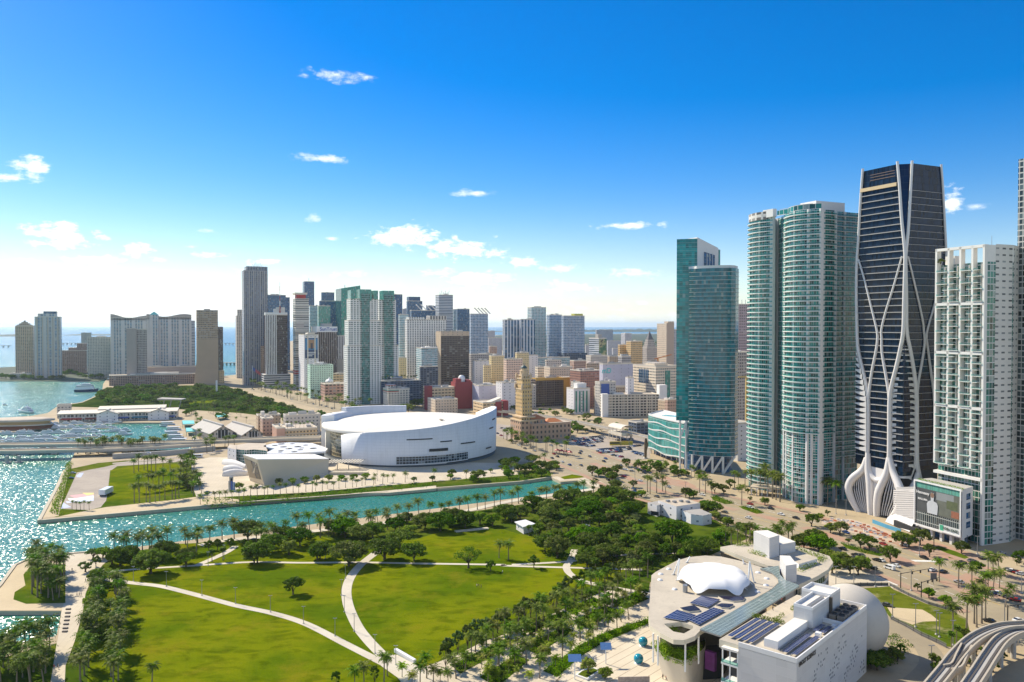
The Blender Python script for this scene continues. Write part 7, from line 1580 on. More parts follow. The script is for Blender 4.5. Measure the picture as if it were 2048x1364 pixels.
c=Vector(AT(420,HZ,812)[:2]);gable('market_hall','pitched-roof market hall with porch, nearer the marina',c,va,vd,23,62,8.5,7,MW,MR)
c=Vector(AT(485,HZ,806)[:2]);gable('market_hall','pitched-roof market hall with porch, nearer the arena',c,va,vd,19,60,8,6.5,MW,MR)
bp=thing('waterfront_market','long white two-storey waterfront market behind the marina','market',(*P(230,842)[:2],0))
m0=Vector(P(118,845)[:2]);m1=Vector(P(352,838)[:2]);em=(m1-m0).normalized();nm_=Vector((-em.y,em.x));Lm=(m1-m0).length
b=MB();b.prism(rect(m0,em,nm_,Lm,26),0,10,0);b.build('wall',facade('market_arcade',(.62,.58,.52),(.06,.07,.07),4.8,4.2,.66,.58),bp)
b=MB();
for s0,s1,zb_,off_ in((-2,Lm+2,10,-2.5),(40,Lm-14,13.2,11)):
 p=rect(m0+em*s0+nm_*off_,em,nm_,s1-s0,17 if off_<0 else 14);b.prism(p,zb_,0,0,zt=[zb_+.6,zb_+.6,zb_+3.2,zb_+3.2])
b.build('roof',plain('market_white_roof',(.66,.60,.49),.7,var=.1),bp)
for k,m_ in enumerate((REDP,plain('awning_maroon',(.24,.06,.05)),BLUEP,plain('awning_teal',(.05,.22,.30)),BLUEP)):
 b=MB();q=m0+em*(Lm*(.02+.2*k));b.prism(rect(q-nm_*4,em,nm_,Lm*.17,4.2),3.2,0,0,zt=[3.5,3.5,5,5]);b.build('awning',m_,bp)
for k in range(26):b=MB();q=m0+em*(Lm*(k+.5)/26)-nm_*.5;b.tube([(*q,0),(*q,10)],.28,6);b.build('column',WHITE,bp)
for k in(1,3):q=m0+em*(Lm*(.22*k+.1));gable('porch_gable','g',q-nm_*5,em,nm_,24,16,10,4,F['white0'],CREAM,porch=False).parent=None if False else None
for o_ in[x for x in C.objects if x.name.startswith('porch_gable')]:tag(o_,'gabled porch projecting from the white market front, %s one'%('left' if o_ is[x for x in C.objects if x.name.startswith('porch_gable')][0]else 'right'),'porch')
sh=gb('pavilion','white roof pavilion at the left end of the market','pavilion',110,112,140,1010,811,F['low'][0],ROOFT,mech=0,dep=14)
pr=thing('pier_restaurant','curved tan pier restaurant at the left edge of the marina','restaurant',(*P(30,855)[:2],0));q=P(38,858)
rows=[]
for(rr,z)in((46,0),(46,4),(47.5,4.2),(47.5,5),(44,5.2),(44,8.6),(49,8.8),(49,10.2),(40,11.6),(10,12.4)):rows.append([(q.x-22+rr*1.15*math.cos(R(a)),q.y+10+rr*.45*math.sin(R(a)),z)for a in range(-150,40,10)])
for i,(a,c_,nm2,m_)in enumerate(((0,2,'lower_wall',plain('pier_red',(.26,.10,.06))),(2,4,'deck_edge',CREAM),(4,6,'upper_wall',facade('pier_wall',(.50,.34,.18),(.08,.06,.05),3,4,.6,.5)),(6,9,'roof',ROOFT))):b=MB();b.grid(rows[a:c_+1]);b.build(nm2,m_,pr)
for i,px in enumerate([Z1([(1555,345),(1655,345),(1660,372),(1560,375)]),Z1([(1585,408),(1660,405),(1665,435),(1590,438)]),Z1([(1840,295),(1910,285),(1935,300),(1860,315)]),Z1([(1640,480),(1670,478),(1685,525),(1655,528)])]):
 b=MB();b.prism([(p.x,p.y)for p in W(px,5)],4.2,5,0,bottom=True);p=W(px,0)
 for c_ in W(px,5):b.tube([(c_.x,c_.y,0),(c_.x,c_.y,4.3)],.25,5,1)
 tag(b.build('shade_awning',[TEALP if i<3 else WHITE,METAL]),['teal dock awning nearest the tour boats','teal dock awning in the middle of the dock','teal roof awning behind the market halls','white dock awning closest to the causeway'][i],'awning')
o=gb('shop_building','pink shop building left of the open parking structure','building',543,552,569,800,857,plain('pink_wall',(.55,.33,.24)),ROOFT,mech=1);o=gb('shop_building','low orange-pink shop behind the second market hall','building',519,524,546,850,838,F['low'][3],ROOFT,mech=1)
o=gb('parking_structure','tan open parking structure with roof palms left of the arena','garage',566,570,634,805,859,F['tan2'],ROOFT,mech=2,dep=40,par=.8);bands(o,3,3,o.h-2,1.4,.5,ROOFT,'deck_band')
for k in range(7):plant('far',(*(o.c+o.a2*(o.w*(.08+.13*k))+o.a1*5),o.h),.55,'palm on the tan parking structure roof, %s from the left'%ordi(k),'palms on the tan parking structure roof',parts=False)
ROWS=[('low_building','white flat shop roofs behind the parking structure',560,570,640,860,832,F['low'][0],ROOFT),('low_building','long tan shop row behind the market halls',505,515,560,880,832,F['low'][1],ROOFT)]
for nm,lb,xl,xc,xr,d,y,fm,rm in ROWS:gb(nm,lb,'building',xl,xc,xr,d,y,fm,rm,mech=4,dep=16)
cnp=thing('stage_canopy','grey slanted stage canopy in the far park','canopy',(*P(342,815)[:2],0));q=P(342,815)
b=MB();b.prism([(q.x-18,q.y-5),(q.x+17,q.y-5),(q.x+17,q.y+12),(q.x-18,q.y+12)],11,0,0,zt=[13.5,12.2,12.2,13.5],bottom=True);b.build('roof',CONC,cnp)
for dx in(-12,-2,12):b=MB();b.bar((q.x+dx,q.y,0),(q.x+dx+3,q.y,12),1);b.build('post',METAL,cnp)
ob=P(433,792);b=MB();b.prism([(ob.x-1.2,ob.y),(ob.x+1.2,ob.y),(ob.x+1.2,ob.y+2),(ob.x-1.2,ob.y+2)],0,26,0);tag(b.build('light_tower',WHITE),'white slender light tower in the far park','tower')
fp=P(505,772);fl=thing('flagpole','tall flagpole with a red white and blue flag at the end of the boulevard','flag',fp);q=AT(503,757,fp.y)
b=MB();b.tube([(fp.x,fp.y,0),(fp.x,fp.y,ZT(731,fp.y))],.5,6);b.build('pole',WHITE,fl)
for nm,z0,z1,m_ in(('flag_canton',738,733,BLUEP),('flag_stripes',746,735,plain('flag_red',(.55,.10,.10)))):
 b=MB();z_=ZT(733,fp.y);w0=0 if nm=='flag_canton' else 5;w1=6 if nm=='flag_canton' else 16
 b.grid([[(fp.x+w,fp.y-.2+.8*math.sin(w*.6),z_-w*.75+0)for w in(w0,(w0+w1)/2,w1)],[(fp.x+w,fp.y-.2+.8*math.sin(w*.6),z_-w*.75-6.5)for w in(w0,(w0+w1)/2,w1)]]);b.build(nm,m_,fl)
fm_=thing('science_museum','white science museum with solar roofs and a pale round planetarium','museum',(*P(1593,1380)[:2],0))
MWH=facade('museum_panels',(.66,.65,.63),(.60,.59,.57),2.4,3.6,.97,.96,var=.04,blind=0,refl=.3,gr=.5,bumpd=.05)
DECK=ground_mat('museum_roof',(.54,.475,.37),(.47,.415,.325),(.30,.255,.20),.08,spots=.45)
RIM=plain('roof_rim',(.70,.63,.48),.6,var=.06)
def slab(name,px,z,th,mat,side=None,holes=(),world=None,par=0.0):
 pts=world or W(px,z);hs=[W(h,z)for h in holes];b=MB();b.cap(pts,0,holes=hs);pp=[(p[0],p[1])for p in pts]
 b.prism(pp,z-th,z,1,top=False);b.cap([(p[0],p[1],z-th)for p in pts],1,True,holes=[[(q.x,q.y,z-th)for q in h]for h in hs])
 for h in hs:
  for i in range(len(h)):p,q=h[i],h[(i+1)%len(h)];b.face([(p.x,p.y,z-th),(q.x,q.y,z-th),(q.x,q.y,z),(p.x,p.y,z)],1)
 return b.build(name,[mat,side or mat],fm_)
def roundpx(pts,n=4):return[tuple(v[:2])for v in spline([Vector((a,c,0))for a,c in pts+pts[:1]],n)][:-1]
def block(name,px,z0,z1,mat,rm=None,at=None,parent=None):
 """vertical block whose roof outline is seen at these pixels"""
 pts=W(px,z1 if at is None else at);b=MB();b.prism([(p.x,p.y)for p in pts],z0,z1,0,1);return b.build(name,[mat,rm or ROOFW],parent or fm_)
ZS=20.0
oval=[(232,620),(236,565),(265,540),(430,452),(520,427),(640,416),(760,424),(900,455),(1050,500),(1140,540),(1180,580),(1186,620),(1135,668),(850,830),(600,980),(560,1020),(480,1050),(400,1046),(300,995),(222,940),(214,880)]
slab('oval_roof',Z7(oval),ZS,1.5,DECK,RIM,[Z7([(328,928),(455,913),(548,943),(548,962),(480,1000),(400,985)])])
SKYL=plain('dark_skylight',(.02,.02,.05),.15,var=0)
for px in([(448,808),(556,788),(600,818),(598,828),(520,836),(470,822)],[(735,722),(930,724),(936,736),(922,752),(850,758),(770,740)],[(716,788),(762,774),(850,780),(850,790),(815,808),(760,804)]):
 pts=W(Z7(px),ZS+.5);b=MB();b.prism([(p.x,p.y)for p in pts],ZS,ZS+.55,0,1);b.build('skylight',[RIM,SKYL],fm_)
def solar(name,px,z,nu,nv,lift=.5,parent=None):
 q=W(px,z+lift);b=MB();b.face(q,0,[(0,0),(nu,0),(nu,nv),(0,nv)])
 for i in range(4):p,s=q[i],q[(i+1)%4];b.face([p-Vector((0,0,.12)),s-Vector((0,0,.12)),s,p],1)
 return b.build(name,[SOLAR,METAL],parent or fm_)
solar('solar_array',Z7([(522,770),(660,805),(750,745),(610,716)]),ZS,8,5);solar('solar_array',Z7([(325,880),(490,908),(570,862),(428,822)]),ZS,8,4);solar('solar_array',Z7([(510,896),(592,935),(786,828),(700,804)]),ZS,4,9)
b=MB();q=P(*Z7([(488,690)])[0],ZS);b.tube([(q.x,q.y,ZS),(q.x,q.y,ZS+2.6)],.9,10);b.build('roof_vent',METAL,fm_)
for px in((305,556),(300,600),(365,518),(410,670),(1035,545),(1100,590),(1095,640),(1030,690)):q=P(*Z7([px])[0],ZS);b=MB();b.lathe((q.x,q.y,ZS),[(1.1,0),(.9,.35),(.1,.5)],8);b.build('roof_drain_cover',WHITE,fm_)
tc_=thing('tensile_canopy','white peaked fabric canopy held by splayed masts on the museum roof','canopy',(*P(*Z7([(720,560)])[0],ZS)[:2],ZS))
TM=plain('tent_fabric',(.82,.81,.78),.55,var=.03)
cl_,cr_=P(*Z7([(432,560)])[0],ZS+3),P(*Z7([(985,575)])[0],ZS+3);cf,cb=P(*Z7([(720,640)])[0],ZS+3),P(*Z7([(740,470)])[0],ZS+3)
ctr=(cl_+cr_)/2;ax=(cr_-cl_)/2;ay=Vector((-ax.y,ax.x,0)).normalized()*((cb-cf).length/2+1)
rows=[];nA=96
for ri,rf in enumerate((1.0,.95,.88,.78,.66,.54,.42,.3,.18,.08)):
 row=[]
 for k in range(nA):
  a=2*math.pi*k/nA;lob=max(0,math.cos(6*a+.5))**1.2;sq_=(abs(math.cos(a))**2.6+abs(math.sin(a))**2.6)**(-1/2.6)
  rad=rf*sq_*(1-.09*(1-lob)*max(0,(rf-.7)/.3)**2);p=ctr+ax*math.cos(a)*rad+ay*math.sin(a)*rad
  low=.6+(1-lob)*1.9;top=5.2+.3*math.cos(9*rf)
  z=ZS+(low if ri==0 else low+(top-low)*(1-rf**4.5))
  row.append((p.x,p.y,z))
 rows.append(row)
b=MB();b.grid(rows,0,True);b.face(rows[-1],0);b.build('membrane',TM,tc_)
for tip,foot in(((445,440),(400,560)),((445,440),(430,600)),((525,425),(500,470)),((575,575),(515,635)),((575,575),(625,662)),((880,590),(845,675)),((880,590),(945,672)),((920,445),(930,480)),((972,462),(1005,620)),((972,462),(960,640)),((485,555),(500,632)),((950,560),(945,655))):
 f_=P(*Z7([foot])[0],ZS);t_=AT(*Z7([tip])[0],f_.y+1.0);b=MB();b.tube([f_,t_],.28,6);b.build('mast',STEELW,tc_)
 b=MB();b.lathe((f_.x,f_.y,ZS),[(.8,0),(.7,.3),(.1,.4)],8);b.build('mast_foot',CONC,tc_)
cup_t=W(Z7([(250,1085),(330,1150),(420,1190),(490,1203),(560,1160),(630,1108),(640,1040),(600,1000)]),11.0);cup_b=W(Z7([(318,1290),(370,1340),(430,1375),(490,1390),(560,1360),(632,1330),(650,1240),(600,1200)]),2.0)
cen_=sum((Vector((p.x,p.y,0))for p in cup_t),Vector())/len(cup_t)
top_=spline(cup_t,3);m_=len(top_);bot=[Vector(((p.x-cen_.x)*.80+cen_.x+1.4,(p.y-cen_.y)*.86+cen_.y+1.2,0))for p in top_]
b=MB();b.grid([bot,[Vector((*(x.lerp(y,.35))[:2],4))for x,y in zip(bot,top_)],[Vector((*(x.lerp(y,.7))[:2],7.6))for x,y in zip(bot,top_)],top_]);b.build('curved_planter_wall',plain('cream_panel',(.62,.56,.45),.7,var=.08),fm_)
b=MB();b.cap([(p.x,p.y,10.4)for p in top_]);b.build('planter_soil',SCRUB,fm_)
ins=W(Z7([(300,1040),(380,1085),(500,1120),(600,1050),(700,1000),(1100,740),(1100,640),(700,560),(400,620)]),11);b=MB();b.prism([(p.x,p.y)for p in ins],6,ZS-1.6,0,top=False);b.build('recessed_wall',plain('dim_glass',(.10,.09,.07),.3),fm_)
for px in((250,1010),(490,1075),(590,1020),(285,1030)):q=P(*Z7([px])[0],18);b=MB();b.tube([(q.x,q.y,9),(q.x,q.y,ZS-1.5)],.3,8);b.build('column',STEELW,fm_)
r_=random.Random(8);b=MB()
for k in range(90):
 u=r_.random();p=top_[int(u*(m_*.72))];q=Vector(p).lerp(Vector((cen_.x,cen_.y,p.z)),r_.uniform(-.02,.4));leaf_quads(b,q+Vector((0,0,r_.uniform(-.9,1.6))),(1.5,1.5,1.3),60,.26,r_)
tag(b.build('hanging_garden',LEAF3),'lush plants spilling over the curved planter under the museum roof','plants')
b=MB()
for p in scatter(Z7([(335,930),(455,918),(470,990),(400,982)]),14,.5,5):q=p;leaf_quads(b,P(*Z7([(400,955)])[0],ZS-2)+Vector((r_.uniform(-3,2),r_.uniform(-2,2),r_.uniform(-.5,1))),(1,1,.8),30,.25,r_)
tag(b.build('light_well_plants',LEAF3),'small plants showing in the oval roof light well','plants')
GC=facade('canopy_glass',(.34,.40,.38),(.17,.22,.215),1.4,1.4,.93,.93,var=.12,blind=.02,refl=.7,gr=.12,bumpd=0)
pts=W(Z7([(598,968),(755,1018),(1340,650),(1345,640),(1320,628),(1240,600),(1200,560),(1190,492),(1050,512),(1140,545),(1184,585),(1188,622),(1135,672),(850,832)]),ZS+.7)
b=MB();b.cap(pts);
for i in range(len(b.f)):b.uv[i]=[((b.v[j][0]*.67+b.v[j][1]*.742),(-b.v[j][0]*.742+b.v[j][1]*.67))for j in b.f[i]]
b.build('glass_canopy',GC,fm_)
b=MB();b.prism([(p.x,p.y)for p in pts],ZS+.2,ZS+.6,0);b.build('canopy_frame',METAL,fm_)
ZR=23.0
cA,cB,cC_=P(*Z7([(1325,1190)])[0],ZR),P(*Z7([(880,1070)])[0],ZR),P(*Z8([(690,752)])[0],ZR);
e1=(Vector(cC_[:2])-Vector(cA[:2]));LX=e1.length;e1=e1.normalized();e2v=Vector((-e1.y,e1.x));LY=(Vector(cB[:2])-Vector(cA[:2])).dot(e2v);A2=Vector(cA[:2])
def loc(s,t_):return A2+e1*s+e2v*t_
def mblk(name,s,t_,ls,lt,z0,z1,mat,rm=None):b=MB();b.obox(loc(s,t_),e1,e2v,ls,lt,z0,z1,0,1 if rm else 0);return b.build(name,[mat,rm]if rm else mat,fm_)
def st_of(px,z):v=Vector(P(*Z7([px])[0],z)[:2])-A2;return v.dot(e1),v.dot(e2v)
b=MB();b.prism([loc(0,0),loc(LX,0),loc(LX,LY),loc(0,LY)],0,ZR-1.4,0,1);b.build('main_block',[MWH,DECK],fm_)
for(s,t_,ls,lt)in((0,0,LX,.4),(0,.4,.4,LY-.4),(LX-.4,.4,.4,LY-.4)):mblk('parapet',s,t_,ls,lt,ZR-1.6,ZR,WHITE)
ZD=ZR-1.4
def sol(s0,t0,s1,t1,nu,nv):q=[loc(s0,t0),loc(s1,t0),loc(s1,t1),loc(s0,t1)];b=MB();b.face([(*p,ZD+.75)for p in q],0,[(0,0),(nu,0),(nu,nv),(0,nv)]);b.build('solar_array',SOLAR,fm_)
s_a,t_a=st_of((800,1030),ZD);s_b,t_b=st_of((1210,945),ZD)
extra=max(LY,t_a+2.5)
b=MB();b.prism([loc(1.5,LY),loc(26,LY),loc(26,24.9),loc(1.5,24.9)],ZD-2.5,ZD-.1,0,1);b.build('solar_deck',[RIM,DECK],fm_)
for k in range(4):sol(4.2,15.3+2.2*k,24.4,16.9+2.2*k,18,2)
sol(4.0,1.7,22,3.3,18,2);sol(4.0,4.3,22,5.9,18,2);sol(26,1.9,33,3.5,7,2);sol(26,4.1,33,5.7,7,2)
mblk('long_penthouse',5.5,8.0,22.5,4.3,ZD,ZD+2.5,WHITE,ROOFW);mblk('roof_skid',23,2.2,1.6,1.6,ZD,ZD+1.4,STEELW);mblk('service_pipe',5,7.3,24,.2,ZD+.2,ZD+.5,METAL);mblk('service_pipe',5,6.6,24,.2,ZD+.2,ZD+.5,METAL)
mblk('plant_room',28,6.5,15,6.1,ZD,ZD+6.2,MWH,ROOFW);mblk('plant_room',43,6.3,8.6,9.8,ZD,ZD+6.7,MWH,ROOFW)
for(s,t_,ls,lt,z)in((28,6.5,15,.35,6.2),(28,12.25,15,.35,6.2),(28,6.85,.35,5.4,6.2),(43,6.3,8.6,.35,6.7),(43,15.75,8.6,.35,6.7),(43,6.65,.35,9.1,6.7),(51.25,6.65,.35,9.1,6.7)):mblk('parapet',s,t_,ls,lt,ZD+z-.1,ZD+z+.9,WHITE)
mblk('roof_trough',30,8.2,12,1.0,ZD+6.2,ZD+6.7,METAL);mblk('duct',42,5.6,.8,.8,ZD,ZD+6.8,plain('brown_duct',(.10,.08,.06)));mblk('low_wall',37,.4,.4,6.1,ZD,ZD+1.4,WHITE);mblk('hatch',34,1.5,1.2,1.2,ZD,ZD+.9,STEELW)
for k in range(9):mblk('walkway_plank',3.5+2.1*k,3.5,1.6,.55,ZD+.02,ZD+.12,RIM)
for i in range(2):
 for j in range(4):
  cu=thing('cooling_unit','brownish roof cooling unit with a round fan, %s row, %s from the left'%(('front','back')[i],ordi(j)),'cooling unit',(*loc(40+3.6*j,1.0+2.6*i),ZD),'cooling units on the museum roof');p=loc(40+3.6*j,1.0+2.6*i)
  b=MB();b.obox(p,e1,e2v,3.0,2.2,ZD,ZD+2.0);b.build('casing',plain('unit_brown',(.26,.21,.16))if 'unit_brown' not in bpy.data.materials else bpy.data.materials['unit_brown'],cu);q=p+e1*1.5+e2v*1.1
  b=MB();b.lathe((*q,ZD+2.0),[(.95,0),(.95,.35),(.8,.35),(.8,.1)],14);b.lathe((*q,ZD+2.05),[(.78,.05),(.05,.05)],14);b.build('fan',DARK,cu)
ng=Vector((e1.y,-e1.x));zw=ZR
PERF=plain('perforation',(.10,.11,.125),.6,var=0)
r_=random.Random(4);spots=[]
for px in range(9,58):
 for py in range(2,17):
  dens=math.sin(px*.33+py*.55)+.6*math.sin(px*.11-py*.35)+.35
  if dens>.62 and r_.random()<.34 and not(py<6 and px>48):spots.append((px,py))
b=MB()
for px,py in spots:
 s=px*1.0+r_.uniform(-.12,.12);z=zw-1.2-py*1.28*1.0;b.obox(loc(s,0)+ng*.04,e1,-ng,.40,.08,z-.62,z)
o=b.build('wall_perforation',PERF,fm_);o['kind']='stuff'
lettering('FROST SCIENCE',(*(loc(7.6,0)+ng*.12),zw-2.3),R3(e1),(0,0,1),1.75,BLACK,fm_)
mblk('loggia_floor',-.3,LY,10,5.5,15.0,15.6,WHITE);mblk('loggia_floor',-.3,LY,10,5.5,9.2,9.8,WHITE);mblk('loggia_roof',-.3,LY,12,5.5,19.6,20.2,ROOFW);mblk('loggia_wall',0,LY,10,5.4,0,9.2,MWH);mblk('loggia_core',5,LY,8,5,9.8,19.6,DARK)
for z in(9.8,15.6):b=MB();p,q=loc(-.3,LY),loc(-.3,LY+5.4);b.face([(*p,z),(*q,z),(*q,z+1.1),(*p,z+1.1)]);b.build('glass_rail',RAIL,fm_)
for t_ in(.2,2.7,5.1):b=MB();p=loc(0,LY+t_);b.tube([(*p,9.8),(*p,19.6)],.22,8);b.build('column',STEELW,fm_)
pm_=plain('purple_mural',(.16,.025,.17),.5,var=.7,scale=.5);b=MB();p0,p1=P(*Z7([(636,1230)])[0],7),P(*Z7([(708,1255)])[0],7);b.prism([(p0.x,p0.y),(p1.x,p1.y),(p1.x+1,p1.y+1),(p0.x+1,p0.y+1)],5.5,11.5,0);b.build('purple_mural',pm_,fm_)
b=MB();p0,p1=P(*Z7([(600,1300)])[0],3),P(*Z7([(760,1290)])[0],3);b.prism([(p0.x,p0.y+1.5),(p1.x,p1.y+1.5),(p1.x+4,p1.y+8),(p0.x+4,p0.y+8)],0,9,0);b.build('dark_passage',DARK,fm_)
sheet_pts=W([(0,0)]*0,0)or[Vector((*loc(s,t_),0))for s,t_ in((26,17.9),(62,17.9),(62,25.5),(26,26.5))];b=MB();b.prism([(p.x,p.y)for p in sheet_pts],ZS-5,ZS-.1,1,0);b.build('roof_terrace',[PAVE,MWH],fm_)
b=MB();r_=random.Random(9)
for s,t_ in[(26.6,25.3-.75*k)for k in range(14)]+[(28.5,18.6),(30,18.5),(33,18.6),(42,18.6),(43.5,18.4),(45,18.8)]:leaf_quads(b,(*loc(s,t_),ZD+.3),(.95,.95,1.0),70,.22,r_)
tag(b.build('roof_hedge',LEAF3),'green hedge along the roof terrace beside the solar deck','hedge')
b=MB()
for k in range(9):leaf_quads(b,(*loc(53.5+.5*(k%3),6+1.1*k),ZD+.6),(1.3,1.1,.9),60,.22,r_)
tag(b.build('roof_hedge',LEAF1),'green hedge on the block roof beside the planetarium','hedge')
pc=P(*Z8([(590,855)])[0],15);pc=AT(1697,1243,286);b=MB();n=40;Rp=13.4
b.lathe((pc.x,pc.y,pc.z),[(Rp*math.sin(R(a))if 0<a<180 else.01,Rp*math.cos(R(a))*.98)for a in range(0,172,6)],48);b.build('planetarium_dome',ground_mat('dome_concrete',(.58,.53,.45),(.54,.49,.41),(.40,.36,.30),.05,spots=.3),fm_)
b=MB();b.lathe((pc.x,pc.y,0),[(8.5,0),(7.5,6)],24);b.build('dome_base',DARK,fm_)
ZE=18.5
slab('rear_roof',Z7([(752,352),(850,335),(1000,330),(1330,345),(1570,420),(1598,468),(1560,520),(1480,570),(1330,640),(1196,560),(1196,500),(1110,492),(1010,455),(860,400)]),ZE,1.6,DECK,RIM)
b=MB();p=[(q.x,q.y)for q in W(Z7([(1200,540),(1330,640),(1480,572),(1560,522),(1590,470),(1480,420),(1200,400)]),ZE)];b.prism(off_poly(p if area(p)>0 else p[::-1],1.2),0,ZE-1.6,0,top=False);b.build('rear_glass_wall',facade('rear_glass',(.50,.50,.48),(.03,.06,.07),4.2,2.0,.86,.62,bumpd=.1),fm_)
block('tower_box',Z7([(1002,232),(1105,225),(1195,262),(1120,285)]),ZE-6,ZE+9,MWH,ROOFW,at=ZE+9);block('tower_box',Z7([(1110,290),(1197,262),(1315,312),(1200,335)]),ZE-2,ZE+4.5,MWH,ROOFW,at=ZE+4.5)
block('stair_box',Z7([(1198,415),(1275,418),(1325,480),(1243,492)]),ZE-10,ZE+7,MWH,ROOFW,at=ZE+7);block('planter_box',Z7([(1310,460),(1440,425),(1478,440),(1340,480)]),ZE,ZE+2,WHITE,DECK,at=ZE+2)
b=MB()
for px in[(1330+25*k,360+9*k)for k in range(9)]+[(985+22*k,385+6*k)for k in range(6)]+[(1350+24*k,520-11*k)for k in range(8)]+[(870+20*k,330)for k in range(6)]+[(1390,500),(1420,470),(1500,440)]:leaf_quads(b,P(*Z7([px])[0],ZE+.6),(1.7,1.7,1.1),60,.26,r_)
tag(b.build('roof_garden',LEAF3),'roof garden plants around the white boxes of the museum entrance','plants')
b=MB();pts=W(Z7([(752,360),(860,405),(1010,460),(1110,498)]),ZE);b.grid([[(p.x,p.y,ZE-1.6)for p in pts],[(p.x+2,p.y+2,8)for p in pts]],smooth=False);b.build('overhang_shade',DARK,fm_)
for k,px in enumerate(((1208,520),(1230,545))):q=P(*Z7([px])[0],ZE+2.0);b=MB();b.obox((q.x-.6,q.y-.5),(1,0),(0,1),.9,.3,ZE,ZE+2.2);b.build('blue_panel',BLUEP,fm_)
TG=plain('globe_teal',(.01,.26,.36),.12,var=.25,scale=1.5,spec=.8)
for px,lb in((Z6([(1237,1122)])[0],'glossy teal globe on the plaza, nearer the museum roof corner'),(Z6([(1206,1240)])[0],'glossy teal globe on the plaza, nearer the camera')):
 g=thing('plaza_globe',lb,'globe',P(*px),'teal plaza globes');q=P(*px);b=MB();b.lathe((q.x,q.y,1.75),[(max(.01,1.7*math.sin(R(a))),-1.7*math.cos(R(a)))for a in range(0,181,12)],24);b.build('globe',TG,g);b=MB();b.lathe((q.x,q.y,0),[(1.5,0),(1.5,.25),(.1,.3)],16);b.build('base_ring',WHITE,g)
for px,lb,s in((Z6([(985,1245)])[0],'solar panel on a tall post, farther along the plaza edge',1),(Z6([(775,1350)])[0],'solar panel on a tall post, nearer the camera',1.15)):
 q=P(*px);g=thing('solar_post',lb,'solar panel',q);b=MB();b.tube([q,q+Vector((0,0,6.3*s))],.2,6);b.build('post',STEELW,g);t_=q+Vector((0,0,6.4*s));b=MB();b.face([t_+Vector((-1.9*s,-1.2,-.8)),t_+Vector((1.9*s,-1.2,-.8)),t_+Vector((1.9*s,1.2,.8)),t_+Vector((-1.9*s,1.2,.8))],0,[(0,0),(4,0),(4,3),(0,3)]);b.build('panel',plain('pale_solar',(.10,.20,.40),.2,var=.2,scale=2),g)
q=W(Z6([(780,1330),(860,1360),(950,1300),(900,1280),(820,1300)]));t_=thing('plaza_planter','white curved plaza planter with a small tree','planter',(q[0]+q[2])/2);b=MB();pp=[(p.x,p.y)for p in q];b.prism(pp,.1,.8,0);b.build('planter_rim',WHITE,t_);b=MB();p2=off_poly(pp if area(pp)>0 else pp[::-1],.6);b.prism([(p.x,p.y)for p in p2],.1,.86,0);b.build('soil',SCRUB,t_)
plant('bright',(q[0]+q[2])/2+Vector((0,0,.8)),.62,'small bright tree growing in the white plaza planter');plant('bright',P(*Z6([(980,1345)])[0]),.6,'small bright tree on the plaza right of the white planter')
hd=thing('poster_hoarding','hoarding with faded dark posters at the bottom edge of the plaza','hoarding',P(1290,1372));b=MB();q=P(1236,1370);b.obox(q,(1,.05,0),(0,1,0),10.5,.25,0,2.6);b.build('hoarding_board',plain('poster_paper',(.34,.28,.24),.7,var=.7,scale=1.3),hd)
pk=thing('park_building','white flat-roofed park building among trees','building',P(1350,1060));
def pblk(name,px,z0,z1,mat,rm):pts=W(px,z1);b=MB();b.prism([(p.x,p.y)for p in pts],z0,z1,0,1);return b.build(name,[mat,rm],pk)
pblk('main_block',Z6([(1338,138),(1500,118),(1622,155),(1462,178)]),0,8.5,F['white0'],ROOFT);pblk('left_block',Z6([(1268,152),(1350,140),(1352,165),(1330,172)]),0,7,F['white0'],ROOFG)
pblk('rear_wing',Z6([(1500,205),(1620,195),(1700,228),(1640,240),(1560,230)]),0,6,F['white0'],ROOFG)
for k in range(4):p=P(*Z6([(1400+45*k,150+5*(k%2))])[0],8.5);b=MB();b.obox((p.x,p.y),(.9,.4),(-.4,.9),2.2,1.8,8.5,9.6);b.build('roof_plant',METAL,pk)
b=MB();p=P(*Z6([(1300,222)])[0],3);b.obox((p.x-1,p.y-.8),(.8,-.6,0),(.6,.8,0),5,.3,2,4.4);b.build('window',DARK,pk)
kk=thing('park_kiosk','small white flat-roofed kiosk at the right end of the lawn','kiosk',P(1050,1056));pts=W(Z6([(380,288),(440,276),(497,300),(430,318)]),4);b=MB();b.prism([(p.x,p.y)for p in pts],0,4,0,1);b.build('kiosk_wall',[F['white0'],ROOFW],kk);pts2=off_poly([(p.x,p.y)for p in pts]if area([(p.x,p.y)for p in pts])>0 else[(p.x,p.y)for p in pts][::-1],-.8);b=MB();b.prism([(p.x,p.y)for p in pts2],4,4.5,0);b.build('kiosk_roof',WHITE,kk)
